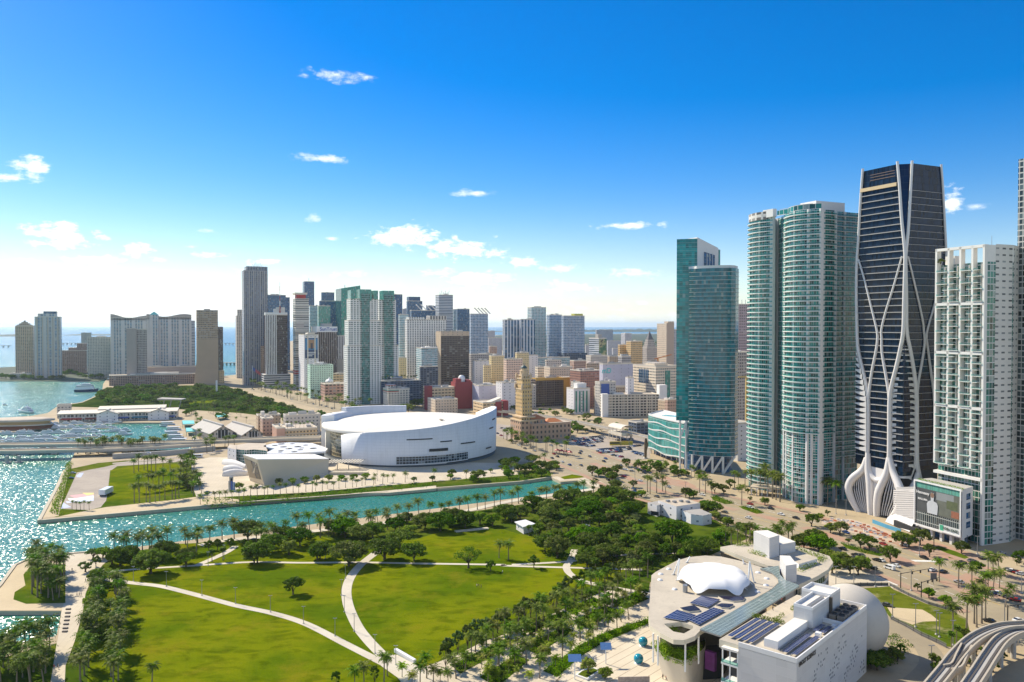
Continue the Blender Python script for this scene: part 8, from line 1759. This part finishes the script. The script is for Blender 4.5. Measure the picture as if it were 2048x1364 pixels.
def guideway(label,px,z1,wd,piers,name='transit_guideway',par=1.0):
 t=thing(name,label,'guideway',P(*px[len(px)//2],z1)-Vector((0,0,z1)));pts=spline([P(a,c,z1)for a,c in px],8);L,Rr=ribbon_poly(pts,wd)
 b=MB()
 for i in range(len(pts)-1):
  for(S,T,z0,zt)in((L,Rr,z1-1.2,z1),):
   b.face([(*Rr[i][:2],z1),(*Rr[i+1][:2],z1),(*L[i+1][:2],z1),(*L[i][:2],z1)],0);b.face([(*L[i][:2],z1-1.3),(*L[i+1][:2],z1-1.3),(*Rr[i+1][:2],z1-1.3),(*Rr[i][:2],z1-1.3)],0)
 b.build('deck',CONC,t)
 for S in(L,Rr):
  b=MB()
  for i in range(len(pts)-1):b.bar((*S[i][:2],z1-.25),(*S[i+1][:2],z1-.25),.55,2.2*par)
  b.build('side_beam',plain('beam_cream',(.46,.40,.31),.7,var=.12)if 'beam_cream' not in bpy.data.materials else bpy.data.materials['beam_cream'],t)
 for o_ in(-.22,.22):
  b=MB();S=[l.lerp(r_2,.5+o_)for l,r_2 in zip(L,Rr)]
  for i in range(len(pts)-1):b.bar((*S[i][:2],z1+.12),(*S[i+1][:2],z1+.12),.7,.22)
  b.build('running_strip',plain('track_dark',(.10,.09,.08))if 'track_dark' not in bpy.data.materials else bpy.data.materials['track_dark'],t)
 for k in range(piers):
  p=pts[int((k+.5)/piers*(len(pts)-1))];b=MB();b.tube([(p.x,p.y,0),(p.x,p.y,z1-1.3)],[.9,.9],8);b.bar((p.x-wd*.35,p.y,z1-1.7),(p.x+wd*.35,p.y,z1-1.7),1.4,.8);b.build('pier',CONC,t)
 return t
guideway('upper curved transit guideway at the bottom right corner',Z8([(2150,895),(1935,912),(1800,922),(1690,950),(1580,1000),(1490,1065),(1400,1160),(1320,1265),(1230,1375),(1130,1500)]),9.5,4.4,7);guideway('lower curved transit guideway at the bottom right corner',Z8([(2150,930),(1935,955),(1830,985),(1740,1050),(1660,1160),(1590,1270),(1520,1375),(1440,1500)]),9.0,4.4,6);guideway('short linking spur between the two curved guideways',Z8([(1480,1080),(1440,1160),(1400,1240),(1330,1260)]),9.3,3.0,2)
guideway('long straight elevated transit line behind the parking lot',[(1000,822),(1060,828),(1150,843),(1230,860),(1310,878),(1340,886)],8,9,11,par=1.1)
stn=thing('transit_station','small transit station with a white curved roof on the elevated line','station',P(1250,866));q=P(1228,858,10);b=MB();dv=(P(1262,866,10)-q).normalized();nv=Vector((-dv.y,dv.x,0));rows=[]
for k in range(9):a=math.pi*k/8;rows.append([q+nv*(7*math.cos(a))+Vector((0,0,3.6*math.sin(a)+3))+dv*s_ for s_ in(0,26)])
b.grid(rows);b.build('vault_roof',CREAM,stn);b=MB();b.obox(q-nv*6.5,dv,nv,26,13,6,9);b.build('platform_wall',CREAM,stn)
for k in range(8):p=q+dv*(3.3*(k%4)*2.4)+nv*(6 if k<4 else-6);b=MB();b.tube([p-Vector((0,0,10)),p+Vector((0,0,3))],.4,6);b.build('column',CREAM,stn)
o=gb('transit_building','blue grey low building beside the transit station','building',1270,1274,1300,850,846,F['podium'],ROOFG,mech=1,dep=16)
def hull(mb,L,w_,h,m=0,bow=.42):
 mb.box(-L*.47,-w_*.36,-.1,L*.36,w_*.36,.38,3)
 st=[(-.5,.82,0),(-.25,.95,0),(0,1,.02),(.2,.92,.10),(.36,.62,.22),(.46,.28,.32),(.5,.02,.38)]
 top=[[(x*L,s*w_/2*f,h*(1+r_))for x,f,r_ in st]for s in(1,-1)];bot=[[(x*L*.94,s*w_/2*f*.72,0)for x,f,r_ in st]for s in(1,-1)]
 mb.grid([bot[0],top[0]],m);mb.grid([top[1],bot[1]],m);mb.grid([top[0],top[1]],m,smooth=False);mb.face([bot[0][0],top[0][0],top[1][0],bot[1][0]],m)
def cabin(mb,x0,x1,w_,z0,z1,m=0,rake=.25,wm=1):
 d_=x1-x0;lo=[(x0,-w_/2),(x1,-w_/2*.8),(x1,w_/2*.8),(x0,w_/2)];hi=[(x0+d_*.05,-w_/2*.85),(x1-d_*rake,-w_/2*.7),(x1-d_*rake,w_/2*.7),(x0+d_*.05,w_/2*.85)]
 mid0=[(a[0]+(c[0]-a[0])*.42,a[1]+(c[1]-a[1])*.3)for a,c in zip(lo,hi)];mid1=[(a[0]+(c[0]-a[0])*.68,a[1]+(c[1]-a[1])*.68)for a,c in zip(lo,hi)];H=z1-z0
 R_=[[(*p,z0)for p in lo],[(*p,z0+H*.42)for p in mid0],[(*p,z0+H*.68)for p in mid1],[(*p,z1)for p in hi]]
 for k in range(3):mb.grid(R_[k:k+2],wm if k==1 else m,True,False)
 mb.face(R_[3],m)
BM=[plain('boat_white',(.80,.80,.79),.25,var=.03),BLACK,plain('teak_deck',(.50,.38,.24),.6),plain('boat_navy',(.03,.06,.14),.3)]
def boat_mesh(kind):
 b=MB()
 if kind=='yacht':hull(b,17,4.8,1.7);cabin(b,-6,4.5,4.0,1.7,3.6);cabin(b,-4.5,1.5,3.2,3.6,5.0);b.bar((-3.5,0,5),(-2.5,0,6.6),.5,.3)
 elif kind=='motorboat':hull(b,9.5,3.0,1.2);cabin(b,-1.5,2.6,2.3,1.2,2.5,rake=.45)
 elif kind=='fishing_boat':hull(b,12,3.8,1.4);cabin(b,-2,3,3,1.4,3.2,rake=.3);b.box(-2,-1.4,4.9,1.4,1.4,5.1);[b.bar((x,y,3.1),(x,y,4.9),.1)for x in(-1.8,1.2)for y in(-1.2,1.2)]
 elif kind=='big_yacht':hull(b,36,7.6,3.0);cabin(b,-15,9,6.6,3.0,5.4);cabin(b,-12,4,5.6,5.4,7.6);cabin(b,-8,0,4.4,7.6,9.2);b.bar((-6,0,9),(-4.5,0,12.5),.7,.4)
 elif kind=='sailboat':hull(b,13,3.6,1.3);cabin(b,-2.5,2,2.3,1.3,2.1);b.tube([(.8,0,1.3),(.8,0,18)],.12,5,0);b.bar((.8,0,2.6),(-4.6,0,2.6),.3,.4,3)
 elif kind=='tour_boat':hull(b,26,7,2,0);cabin(b,-11,9,6.4,2,4.6,rake=.08);cabin(b,-10,5,6.0,4.6,6.8,rake=.05);b.box(-11,-3.3,6.9,7,3.3,7.2,0)
 elif kind=='ferry':hull(b,40,11,4.5,3);cabin(b,-18,13,10.4,4.5,9,rake=.05,wm=0);cabin(b,-17,11,10,9,12.5,rake=.05);cabin(b,-8,8,7,12.5,15,rake=.1)
 return b.mesh(kind,BM)
BOAT={k:boat_mesh(k)for k in('yacht','motorboat','fishing_boat','big_yacht','sailboat','tour_boat','ferry')}
def boat(kind,p,rz,label,group=None,s=1.0):
 o=bpy.data.objects.new(kind,BOAT[kind]);link(o);o.location=(p[0],p[1],-1.9);o.rotation_euler=(0,0,rz);o.scale=(s,s,s);return tag(o,label,'boat',group)
r=random.Random(12)
rowsb=[('topmost',[(0,395),(1040,372)],25),('second',[(0,425),(1000,410)],25),('third',[(-10,470),(1080,440)],26),('fourth',[(-10,520),(860,480)],21),('fifth',[(0,550),(680,528)],16),('lowest',[(0,615),(480,610)],9)]
kd={'yacht':'white cabin yacht','motorboat':'small white motorboat','fishing_boat':'white boat with a hard top'}
for nm,ln,n in rowsb:
 a,c=[P(*q,-1.7)for q in Z1(ln)]
 for i in range(n):
  p=a.lerp(c,(i+.5+r.uniform(-.22,.22))/n);k=r.choice(['yacht','yacht','motorboat','fishing_boat','yacht'])
  boat(k,p+Vector((0,r.uniform(-1,1),0)),r.choice([.35,.5,3.5,.25])+r.uniform(-.15,.15),'%s in the %s marina row, %s from the left'%(kd[k],nm,ordi(i)),'boats moored in the marina',r.uniform(.78,1.05))
 if nm in('second','fourth','lowest','topmost'):
  b=MB();q=(c-a).normalized();b.bar((a.x,a.y-8,-.9),(c.x,c.y-8,-.9),1.8,.4);tag(b.build('dock',SANDY),'long floating dock of the %s marina row'%nm,'dock')
for k,px,rz,lb in[('big_yacht',Z1([(440,415)]),.1,'largest white motor yacht among the moored boats'),('big_yacht',Z1([(215,280)]),2.6,'big dark-windowed yacht moored outside the pier restaurant'),('sailboat',Z1([(920,375)]),.2,'sailing boat with a tall mast before the market, left one'),('sailboat',Z1([(965,372)]),.2,'sailing boat with a tall mast before the market, right one'),('motorboat',Z1([(1262,408)]),2.9,'small boat under way in the open marina basin'),('yacht',Z1([(1060,470)]),.3,'long white yacht at the right end of the moored rows'),('yacht',Z1([(890,505)]),.5,'dark-hulled yacht beside the causeway palms'),('tour_boat',Z1([(1440,395)]),.2,'topmost tour boat at the right dock'),('tour_boat',Z1([(1490,440)]),.2,'second tour boat at the right dock'),('tour_boat',Z1([(1480,478)]),.25,'third tour boat at the right dock'),('tour_boat',Z1([(1510,510)]),.2,'fourth tour boat at the right dock'),('tour_boat',Z1([(1545,545)]),.1,'lowest tour boat, nearest the causeway'),('ferry',Z1([(738,100)]),.3,'large white and navy ferry leaving the river mouth'),('motorboat',Z1([(40,215)]),2.8,'speedboat on the bright bay at the left edge')]:
 boat(k,P(*px[0],-1.7),rz,lb,s=.8 if k=='tour_boat' else 1)
def car_shape(b,van=False):
 L,w_=(5.4,1.95)if van else(4.6,1.85)
 if van:lo=[(-2.7,.35),(2.7,.35),(2.75,.95),(2.0,1.15),(1.3,1.95),(1.1,2.2),(-2.6,2.2),(-2.7,1.9)];g=[(1.95,1.2),(1.3,1.9),(-1.9,1.9),(-1.9,1.25)]
 else:lo=[(-2.25,.32),(2.25,.32),(2.3,.72),(1.15,.92),(.45,1.42),(-1.0,1.44),(-1.75,1.0),(-2.25,.92)];g=[(1.0,.95),(.42,1.36),(-.95,1.38),(-1.6,.98)]
 for s in(1,-1):
  f=[(x,s*w_/2*(.86 if z>1.2 else 1),z)for x,z in lo];b.face(f if s<0 else f[::-1],0);f=[(x,s*(w_/2*(.90 if z>1.2 else.985)+.03),z)for x,z in g];b.face(f if s<0 else f[::-1],1)
 n=len(lo)
 for i in range(n):
  (x0,z0),(x1,z1)=lo[i],lo[(i+1)%n];y0,y1=w_/2*(.86 if z0>1.2 else 1),w_/2*(.86 if z1>1.2 else 1)
  m_=1 if(abs(z1-z0)>.3 and min(z0,z1)>.7 and abs(x1-x0)>.3)else 0
  b.face([(x0,-y0,z0),(x1,-y1,z1),(x1,y1,z1),(x0,y0,z0)][::-1],m_)
 for x in(-1.4,1.4):
  for s in(1,-1):b.tube([(x,s*(w_/2-.2),.33),(x,s*(w_/2+.02),.33)],.33,10,2)
TYRE=plain('tyre',(.02,.02,.02),.8,var=0);CGL=plain('car_glass',(.015,.02,.025),.08,var=0,spec=.8)
COL={'white':(.78,.78,.76),'silver':(.45,.46,.47),'black':(.015,.015,.018),'grey':(.16,.165,.17),'red':(.35,.02,.02),'blue':(.03,.08,.25),'orange':(.5,.16,.02)}
CARM={}
for cn,cv in COL.items():
 b=MB();car_shape(b);CARM[cn]=b.mesh('car',[plain('car_'+cn,cv,.22,metal=.3 if cn in('silver','grey')else 0,var=0,spec=.7),CGL,TYRE])
b=MB();car_shape(b,True);CARM['van']=b.mesh('van',[bpy.data.materials['car_white'],CGL,TYRE])
def car(cn,p,rz,label,group=None,nm='car'):
 o=bpy.data.objects.new('van' if cn=='van' else nm,CARM[cn]);link(o);o.location=(p[0],p[1],.14);o.rotation_euler=(0,0,rz);return tag(o,label,'van' if cn=='van' else 'car',group)
mixc=['white']*4+['silver']*3+['black']*4+['grey']*3+['red','blue']
r=random.Random(31)
def parkrow(px,n,where,ang_off,group):
 pts=along(px,n,.15,n,s=False);q=W(px);a=math.atan2(q[-1].y-q[0].y,q[-1].x-q[0].x);pts=sorted(pts,key=pxof)
 for i,p in enumerate(pts):
  if r.random()<.10:continue
  cn=r.choice(mixc);car(cn,p,a+ang_off+r.choice([0,math.pi]),'%s car in the %s, %s space from the left'%(cn,where,ordi(i)),group,'parked_car')
H2=math.pi/2
for k,(ln,n)in enumerate([([(680,385),(940,350)],14),([(690,396),(950,362)],14),([(700,408),(930,376)],12),([(740,420),(930,392)],10),([(1030,385),(1160,372)],7),([(800,432),(870,425)],4)]):parkrow(Z3(ln),n,'%s rear lot row'%ordi(k),H2,'cars in the rear parking lot')
for k,(ln,n)in enumerate([([(880,458),(1140,438)],14),([(885,470),(1150,452)],14),([(900,480),(1080,470)],9),([(1000,496),(1080,512)],5),([(1140,432),(1230,422)],6),([(1155,470),(1250,492)],7),([(1175,482),(1250,502)],6)]):parkrow(Z3(ln),n,'%s front lot row'%ordi(k),H2,'cars in the front parking lot')
for k,(ln,n)in enumerate([([(1060,600),(1180,625)],7),([(1180,600),(1260,625)],5)]):parkrow(Z3(ln),n,'%s kerb row before the teal tower'%ordi(k),.3,'cars before the teal glass tower')
parkrow(Z2([(1920,245),(2040,260)]),6,'small lot right of the arena',H2,'cars in the small lot');parkrow(Z8([(1700,660),(1880,730)]),6,'row under the right edge palms',.6,'cars under the right edge palms');parkrow(Z8([(1800,480),(1925,520)]),5,'row before the right edge tower',.5,'cars before the right edge tower')
CARS=[]
for i in range(110):
 t_=r.uniform(.0,.9);o_=r.choice([-23,-19.5,-15,-12,12,16,20]);q=offpath(BLV,o_);k=int(t_**1.25*(len(q)-2));p=q[k].lerp(q[k+1],r.random());dv=q[k+1]-q[k]
 if all((p-x[0]).length>9 for x in CARS):CARS.append((p,math.atan2(dv.y,dv.x)+(math.pi if o_<0 else 0),r.choice(mixc)))
farb=spline(W([(520,777),(640,806),(760,830),(1045,886),(1130,907)]),10)
for i in range(70):
 q=offpath(farb,r.choice([-20,-14,12,18]));k=r.randrange(len(q)-1);p=q[k].lerp(q[k+1],r.random());dv=q[k+1]-q[k]
 if all((p-x[0]).length>9 for x in CARS):CARS.append((p,math.atan2(dv.y,dv.x),r.choice(mixc)))
CARS.sort(key=lambda x:pxof(x[0]))
for i,(p,a,cn)in enumerate(CARS):car(cn,p,a,'%s car driving on the boulevard, %s of the moving cars from the left'%(cn,ordi(i)),'cars driving on the boulevard')
for cn,px,a,lb in[('van',Z8([(868,470)]),2.05,'white van on the boulevard opposite the fenced lot'),('black',Z8([(768,405)]),2.1,'black car by the tip of the brick median'),('black',Z8([(735,470)]),2.2,'black car beside the white van'),('black',Z8([(600,365)]),2.2,'black car half hidden by trees below the roadworks'),('grey',Z8([(600,385)]),2.2,'grey car under the trees below the roadworks'),('white',Z8([(1210,485)]),.5,'white car behind the palm left of the islands'),('black',Z8([(1295,498)]),.5,'dark car behind the palm left of the islands'),('black',Z8([(1445,425)]),.3,'large black car below the street lawn'),('grey',Z8([(1520,410)]),.3,'grey car right of the black car below the street lawn'),('black',Z8([(1610,390)]),.3,'dark car turning beside the billboard building corner'),('silver',Z8([(1760,352)]),.3,'silver car in the shade of the white gridded tower'),('grey',Z8([(850,765)]),-.6,'grey car parked on the sandy patch of the lot'),('white',Z8([(1890,885)]),.3,'white car beyond the upper transit track'),('black',Z8([(1660,890)]),2.2,'black car stopped above the transit track'),('red',Z8([(1530,740)]),2.2,'red car beside the brick median with palms'),('silver',Z8([(1420,580)]),2.2,'silver car between the palm islands'),('red',Z8([(1650,640)]),2.2,'red car under the palms of the brick island'),('white',Z8([(300,50)]),2.4,'white car passing the roadworks'),('white',Z8([(985,285)]),2.2,'white car half hidden by the broad bright tree'),('white',Z3([(1210,695)]),2.3,'white pickup at the head of the park woods'),('red',Z3([(1090,660)]),2.3,'red car left of the white pickup'),('white',Z6([(855,318)]),.4,'white car on the path inside the park woods'),('silver',Z1([(620,800)]),.3,'upper of two dark cars beside the peninsula hedge'),('black',Z1([(605,845)]),.3,'lower of two dark cars beside the peninsula hedge'),('black',Z1([(1770,965)]),1.4,'black car at the end of the forecourt road'),('white',ZC([(650,910)]),.2,'white car before the wedge hall'),('grey',ZC([(560,925)]),.2,'grey car before the wedge hall'),('white',Z1([(1265,628)]),.0,'white car on the causeway')]:
 o=car(cn,P(*px[0]),a,lb)
 if 'causeway' in lb:q=P(*px[0],6.5);o.location=(q.x,q.y,6.45)
tr=thing('box_trailer','white box trailer on the event pavement','trailer',P(*Z1([(893,990)])[0]));q=P(*Z1([(893,985)])[0])
b=MB();b.obox((q.x-2.2,q.y-4),(1,.06),(-.06,1),4.4,13,1.1,4.6);b.build('trailer_box',BM[0],tr)
for y in(-2,6):b=MB();b.tube([(q.x-2.2,q.y+y,.55),(q.x+2.2,q.y+y,.55)],.55,10);b.build('axle_wheel',TYRE,tr)
bs=thing('bus','white bus at the causeway approach','bus',P(390,917));q=P(390,916);b=MB();b.obox((q.x-6,q.y),(1,.05),(-.05,1),12,2.6,.4,3.2);b.build('bus_body',BM[0],bs);b=MB();b.obox((q.x-5.6,q.y-.05),(1,.05),(-.05,1),11,2.7,1.5,2.6);b.build('window_band',CGL,bs)
def person_mesh(shirt,trousers,stride):
 b=MB();s=stride
 for sg in(1,-1):b.tube([(sg*s*.28,sg*.10,.04),(sg*s*.14,sg*.10,.48),(0,sg*.09,.92)],[.055,.07,.095],7,1)
 b.tube([(0,0,.88),(0,0,1.15),(.01,0,1.38),(0,0,1.47),(0,0,1.52)],[.16,.15,.19,.13,.06],9,0)
 for sg in(1,-1):b.tube([(0,sg*.19,1.42),(-sg*s*.10,sg*.25,1.15),(-sg*s*.02+.06,sg*.25,.86)],[.06,.05,.035],6,2)
 b.lathe((0,0,1.50),[(.05,0),(.085,.08),(.10,.15),(.095,.20)],10,2);b.lathe((0,0,1.64),[(.103,0),(.104,.06),(.07,.115),(.01,.13)],10,3)
 return b.mesh('person',[plain('shirt',shirt,.8,var=0),plain('trousers',trousers,.8,var=0),plain('skin',(.40,.24,.16),.6,var=0),plain('hair',(.03,.02,.015),.7,var=0)])
PM=[('white top',person_mesh((.75,.74,.7),(.03,.04,.08),1)),('dark top',person_mesh((.04,.04,.05),(.06,.06,.07),1)),('red top',person_mesh((.45,.05,.05),(.05,.05,.07),.8)),('blue top',person_mesh((.08,.18,.42),(.30,.26,.20),1))]
def person(i,px,lb,z=.12):
 o=bpy.data.objects.new('person',PM[i][1]);link(o);o.location=P(*px,z);o.rotation_euler=(0,0,i*1.7+px[0]);tag(o,lb.format(PM[i][0]),'person')
for i,px,lb in[(1,Z4([(540,535)]),'walker in {} at the top of the promenade'),(2,Z4([(602,512)]),'walker in {} by the terrace trees'),(1,Z4([(642,615)]),'walker in {} beside the tree row'),(0,Z4([(577,720)]),'left walker of three, in {}, on the promenade'),(1,Z4([(594,722)]),'middle walker of three, in {}, on the promenade'),(3,Z4([(608,720)]),'right walker of three, in {}, on the promenade'),(1,Z4([(622,795)]),'walker in {} at the tree row edge'),(2,Z4([(405,1268)]),'walker in {} at the lower promenade, left one'),(1,Z4([(432,1262)]),'walker in {} at the lower promenade, right one'),(0,Z5([(1775,655)]),'left person of three on the lawn, in {}'),(1,Z5([(1790,655)]),'middle person of three on the lawn, in {}'),(1,Z5([(1808,660)]),'right person of three on the lawn, in {}'),(0,Z6([(287,632)]),'lone person in {} on the lawn below the path'),(1,Z5([(1345,1275)]),'person in {} by the path fork'),(1,Z6([(1370,1345)]),'left person in {} on the plaza under the planter wall'),(2,Z6([(1392,1350)]),'right person in {} on the plaza under the planter wall')]:person(i,px[0],lb)
for i,px,lb in[(2,Z7([(1212,768)]),'visitor in {} at the edge of the roof terrace'),(1,Z7([(1146,830)]),'visitor in {} in the middle of the roof terrace'),(1,Z7([(1090,850)]),'visitor in {} beside the roof hedge')]:person(i,px[0],lb,ZS-.2)
b=MB();b.tube([(0,0,0),(0,0,6.8)],[.13,.09],8);LPm=b.mesh('pole',METAL);b=MB();b.bar((-.1,0,6.85),(.75,0,6.95),.3,.14);b.bar((-.75,0,6.95),(.1,0,6.85),.3,.14);LHm=b.mesh('lamp_head',METAL);b=MB();b.lathe((0,0,0),[(.4,0),(.35,.35),(.12,.45)],10);LBm=b.mesh('lamp_base',CONC)
def lamp(p,label,group,s=1.0,rz=0):
 o=thing('street_lamp',label,'lamp',p,group);o.scale=(s,s,s);o.rotation_euler=(0,0,rz)
 for n_,m_ in(('pole',LPm),('lamp_head',LHm),('lamp_base',LBm)):c=bpy.data.objects.new(n_,m_);link(c,o)
for i,q in enumerate(sorted(Z4([(1247,650),(1513,718),(1765,778)])+Z5([(228,842),(476,928),(712,1022)]))):lamp(P(*q),'path lamp on the diagonal lawn path, %s from the left'%ordi(i),'lamps of the diagonal path')
for i,q in enumerate(Z5([(640,440),(790,590),(760,715),(782,840),(856,985),(1012,1152),(1168,1240)])):lamp(P(*q),'path lamp on the curved lawn path, %s from its far end'%ordi(i),'lamps of the curved path')
for i,q in enumerate(Z4([(1560,495),(1000,610),(1680,440)])):lamp(P(*q),['path lamp by the short climbing path','path lamp at the left end of the diagonal path','path lamp near the waterfront palms'][i],'lamps by the waterfront')
for i,q in enumerate(Z2([(520,630),(735,605),(785,600),(940,590),(1135,580),(1325,565)])):lamp(P(*q),'white lamp before the arena, %s from the left'%ordi(i),'lamps before the arena',1.1)
for i,q in enumerate(Z8([(443,610),(585,612),(755,610),(893,850),(1075,930),(1265,1010),(1372,1075),(1200,1290),(1240,990),(1105,360),(1565,350),(1780,900),(1915,660),(1040,640)])+Z3([(1560,800),(1690,720),(1175,680),(1390,560)])+[(1672,1028),(1692,1030),(1640,1010)]):lamp(P(*q),'street lamp beside the boulevard and museum roads, %s from the left'%ordi(sorted(range(21),key=lambda k:(Z8([(443,610),(585,612),(755,610),(893,850),(1075,930),(1265,1010),(1372,1075),(1200,1290),(1240,990),(1105,360),(1565,350),(1780,900),(1915,660),(1040,640)])+Z3([(1560,800),(1690,720),(1175,680),(1390,560)])+[(1672,1028),(1692,1030),(1640,1010)])[k][0]).index(i)),'lamps beside the boulevard',1.35)
def signal(px,ex,label,pxs):
 p=P(*px);t=thing('traffic_signal',label,'traffic signal',p);a=Vector(ex).normalized();b=MB();b.tube([p,p+Vector((0,0,7))],.22,8);b.build('pole',BLACK,t);b=MB();b.tube([p+Vector((0,0,6.6)),p+a*pxs+Vector((0,0,7.2))],[.16,.10],6);b.build('mast_arm',BLACK,t)
 for k in(.35,.6,.85):q=p+a*pxs*k+Vector((0,0,6.2));b=MB();b.box(q.x-.25,q.y-.25,q.z-.5,q.x+.25,q.y+.25,q.z+.7);b.build('signal_head',BLACK,t)
signal(Z8([(957,620)])[0],(1,.35,0),'black traffic signal mast at the corner of the fenced lot',19);signal(Z8([(1120,695)])[0],(1,.5,0),'black traffic signal mast farther along the lot fence',12);signal(Z8([(1805,895)])[0],(1,.25,0),'traffic signal mast at the right picture edge',14);signal(Z8([(1220,335)])[0],(-1,.1,0),'traffic signal mast at the street lawn',16)
b=MB();q=P(*Z8([(1218,590)])[0]);b.tube([q,q+Vector((0,0,2.5))],.1,6);b.box(q.x-1.4,q.y-.1,2.3,q.x+1.4,q.y+.1,5.2);tag(b.build('street_sign',plain('sign_back',(.13,.13,.14))),'large dark sign panel on posts beside the island palm','sign')
def fence(px,label,h=1.8,name='fence',mat=None):
 pts=W(px);t=thing(name,label,'fence',pts[0]);b=MB()
 for p,s in zip(pts,pts[1:]):
  n=max(1,int((s-p).length/3))
  for k in range(n):q=p.lerp(s,k/n);b.bar(q,q+Vector((0,0,h)),.14)
 b.build('post',BLACK,t);t.children and None;b=MB()
 for p,s in zip(pts,pts[1:]):
  for z in(.15,h*.5,h-.1):b.bar(p+Vector((0,0,z)),s+Vector((0,0,z)),.08,.1)
 b.build('rail',mat or METAL,t);b=MB()
 for p,s in zip(pts,pts[1:]):b.bar(p+Vector((0,0,h*.45)),s+Vector((0,0,h*.45)),.05,h*.7)
 b.build('screen',plain('fence_screen',(.10,.10,.10),.8),t)
fence(Z8([(880,870),(1000,930),(1120,1000),(1240,1055),(1320,1095)]),'dark screened fence along the service road side of the lot');fence(Z8([(870,600),(1020,680),(1180,750),(1380,810)]),'dark fence along the boulevard side of the lot',1.5);fence(Z8([(430,625),(640,600),(860,600)]),'grey curved fence at the museum end of the lot',1.6)
ORB=plain('barrier_orange',(.62,.20,.09),.6);WHB=plain('barrier_white',(.75,.72,.68),.5);r=random.Random(4);BP=[]
b=MB();b.box(-1,-.25,0,1,.25,.95);b.box(-1.05,-.4,0,1.05,.4,.25);BMs=[b.mesh('barrier',ORB),b.mesh('barrier',WHB)]
for ln in([(330,85),(560,105),(860,230)],[(350,95),(600,175),(880,262)],[(400,70),(640,115),(880,215)],[(500,150),(640,130),(700,180),(840,200)]):BP+=along(Z8(ln),17,.8,len(ln)+int(ln[0][0]))
BP.sort(key=pxof)
for i,p in enumerate(BP):k=0 if r.random()<.38 else 1;o=bpy.data.objects.new('road_barrier',BMs[k]);link(o);o.location=(p.x,p.y,.12);o.scale=(.85,.85,.85);o.rotation_euler=(0,0,r.uniform(-1,.2));tag(o,'%s plastic barrier in the roadworks, %s from the left'%(('orange','white')[k],ordi(i)),'barrier','barriers of the roadworks')
b=MB();L,Rr=ribbon_poly(W([(1745,1046),(1772,1056),(1802,1066)]),.3);b.prism([(p.x,p.y)for p in Rr+L[::-1]],0,2.2,0);tag(b.build('hoarding',plain('hoarding_blue',(.08,.30,.45),.6)),'blue hoarding along the foot of the ribbed tower','hoarding')
yb=P(1242,893);t=thing('billboard','yellow billboard panel standing in the parking lot','billboard',yb);dv=Vector((1,.12,0));z0,z1=ZT(890,yb.y),ZT(881,yb.y)
b=MB();b.obox((yb.x-11,yb.y),(1,.12),(-.12,1),23,.5,ZT(891,yb.y),ZT(883,yb.y));b.build('panel',YELLOW,t)
b=MB();b.obox((yb.x-11,yb.y-.1),(1,.12),(-.12,1),10,.5,ZT(888,yb.y),ZT(884.5,yb.y));b.build('panel_stripe',plain('panel_dark',(.10,.09,.05)),t)
for k in(-8,0,8):b=MB();b.tube([(yb.x+k,yb.y+.6,0),(yb.x+k,yb.y+.6,5)],.25,6);b.build('post',METAL,t)
am_=P(*Z3([(1255,520)])[0]);t=thing('tall_sculpture','tall dark brown upright sculpture beside the glass pavilion','sculpture',am_);b=MB();b.tube([am_,am_+Vector((0,0,7)),am_+Vector((.6,0,13)),am_+Vector((.2,0,18))],[1.0,1.3,1.9,.9],7);b.build('carved_trunk',plain('bronze',(.12,.08,.04),.5),t);b=MB();b.lathe(am_,[(2,0),(2,.8),(.1,.9)],12);b.build('plinth',CONC,t)
for i,q in enumerate(Z4([(512,822),(508,850),(505,878),(500,906),(495,935),(490,965),(486,990)])):p=P(*q);b=MB();b.box(p.x-.9,p.y-.5,.09,p.x+.9,p.y+.5,.55);tag(b.build('bench',plain('bench_dark',(.09,.07,.06))if i==0 else bpy.data.materials['bench_dark']),'dark block bench on the promenade by the inlet, %s from the far end'%ordi(i),'bench','benches beside the inlet')
b=MB();p,q=P(*Z5([(1165,1140)])[0]),P(*Z5([(1310,1225)])[0]);b.bar(p+Vector((0,0,.7)),q+Vector((0,0,.7)),1.2,1.3);tag(b.build('low_wall',WHITE),'white low memorial wall beside the path fork','wall')
b=MB();p,q=P(*Z5([(1615,240)])[0]),P(*Z5([(1860,215)])[0]);b.bar(p+Vector((0,0,.3)),q+Vector((0,0,.3)),3,.6);tag(b.build('stage_platform',PATH),'low pale platform at the upper right of the lawn','platform')
for i in range(4):p=P(*Z3([(585+32*i,478+5*i)])[0]);b=MB();b.box(p.x-2.2,p.y-2,2.4,p.x+2.2,p.y+2,2.7);b.lathe((p.x,p.y,2.7),[(2.9,0),(.1,1.5)],4,smooth=False);[b.tube([(p.x+a,p.y+c,0),(p.x+a,p.y+c,2.5)],.08,5)for a in(-2,2)for c in(-1.8,1.8)];tag(b.build('market_tent',REDP),'red tent on the boulevard right of the arena, %s from the left'%ordi(i),'tent','red tents on the boulevard')
HAZE=0.000026
m=bpy.data.materials.new('haze');m.use_nodes=True
nt=m.node_tree;nt.nodes.clear()
pv=N(nt,'ShaderNodeVolumePrincipled');pv.inputs['Color'].default_value=(.72,.87,1.0,1);pv.inputs['Density'].default_value=HAZE;pv.inputs['Anisotropy'].default_value=.45
nt.links.new(pv.outputs[0],N(nt,'ShaderNodeOutputMaterial').inputs[1])
b=MB();b.box(-41000,-400,-6,41000,61000,290)
o=b.build('haze',m,base=(0,0,0));tag(o,'thin blue sea haze over the whole city and bay','haze',kind='stuff')
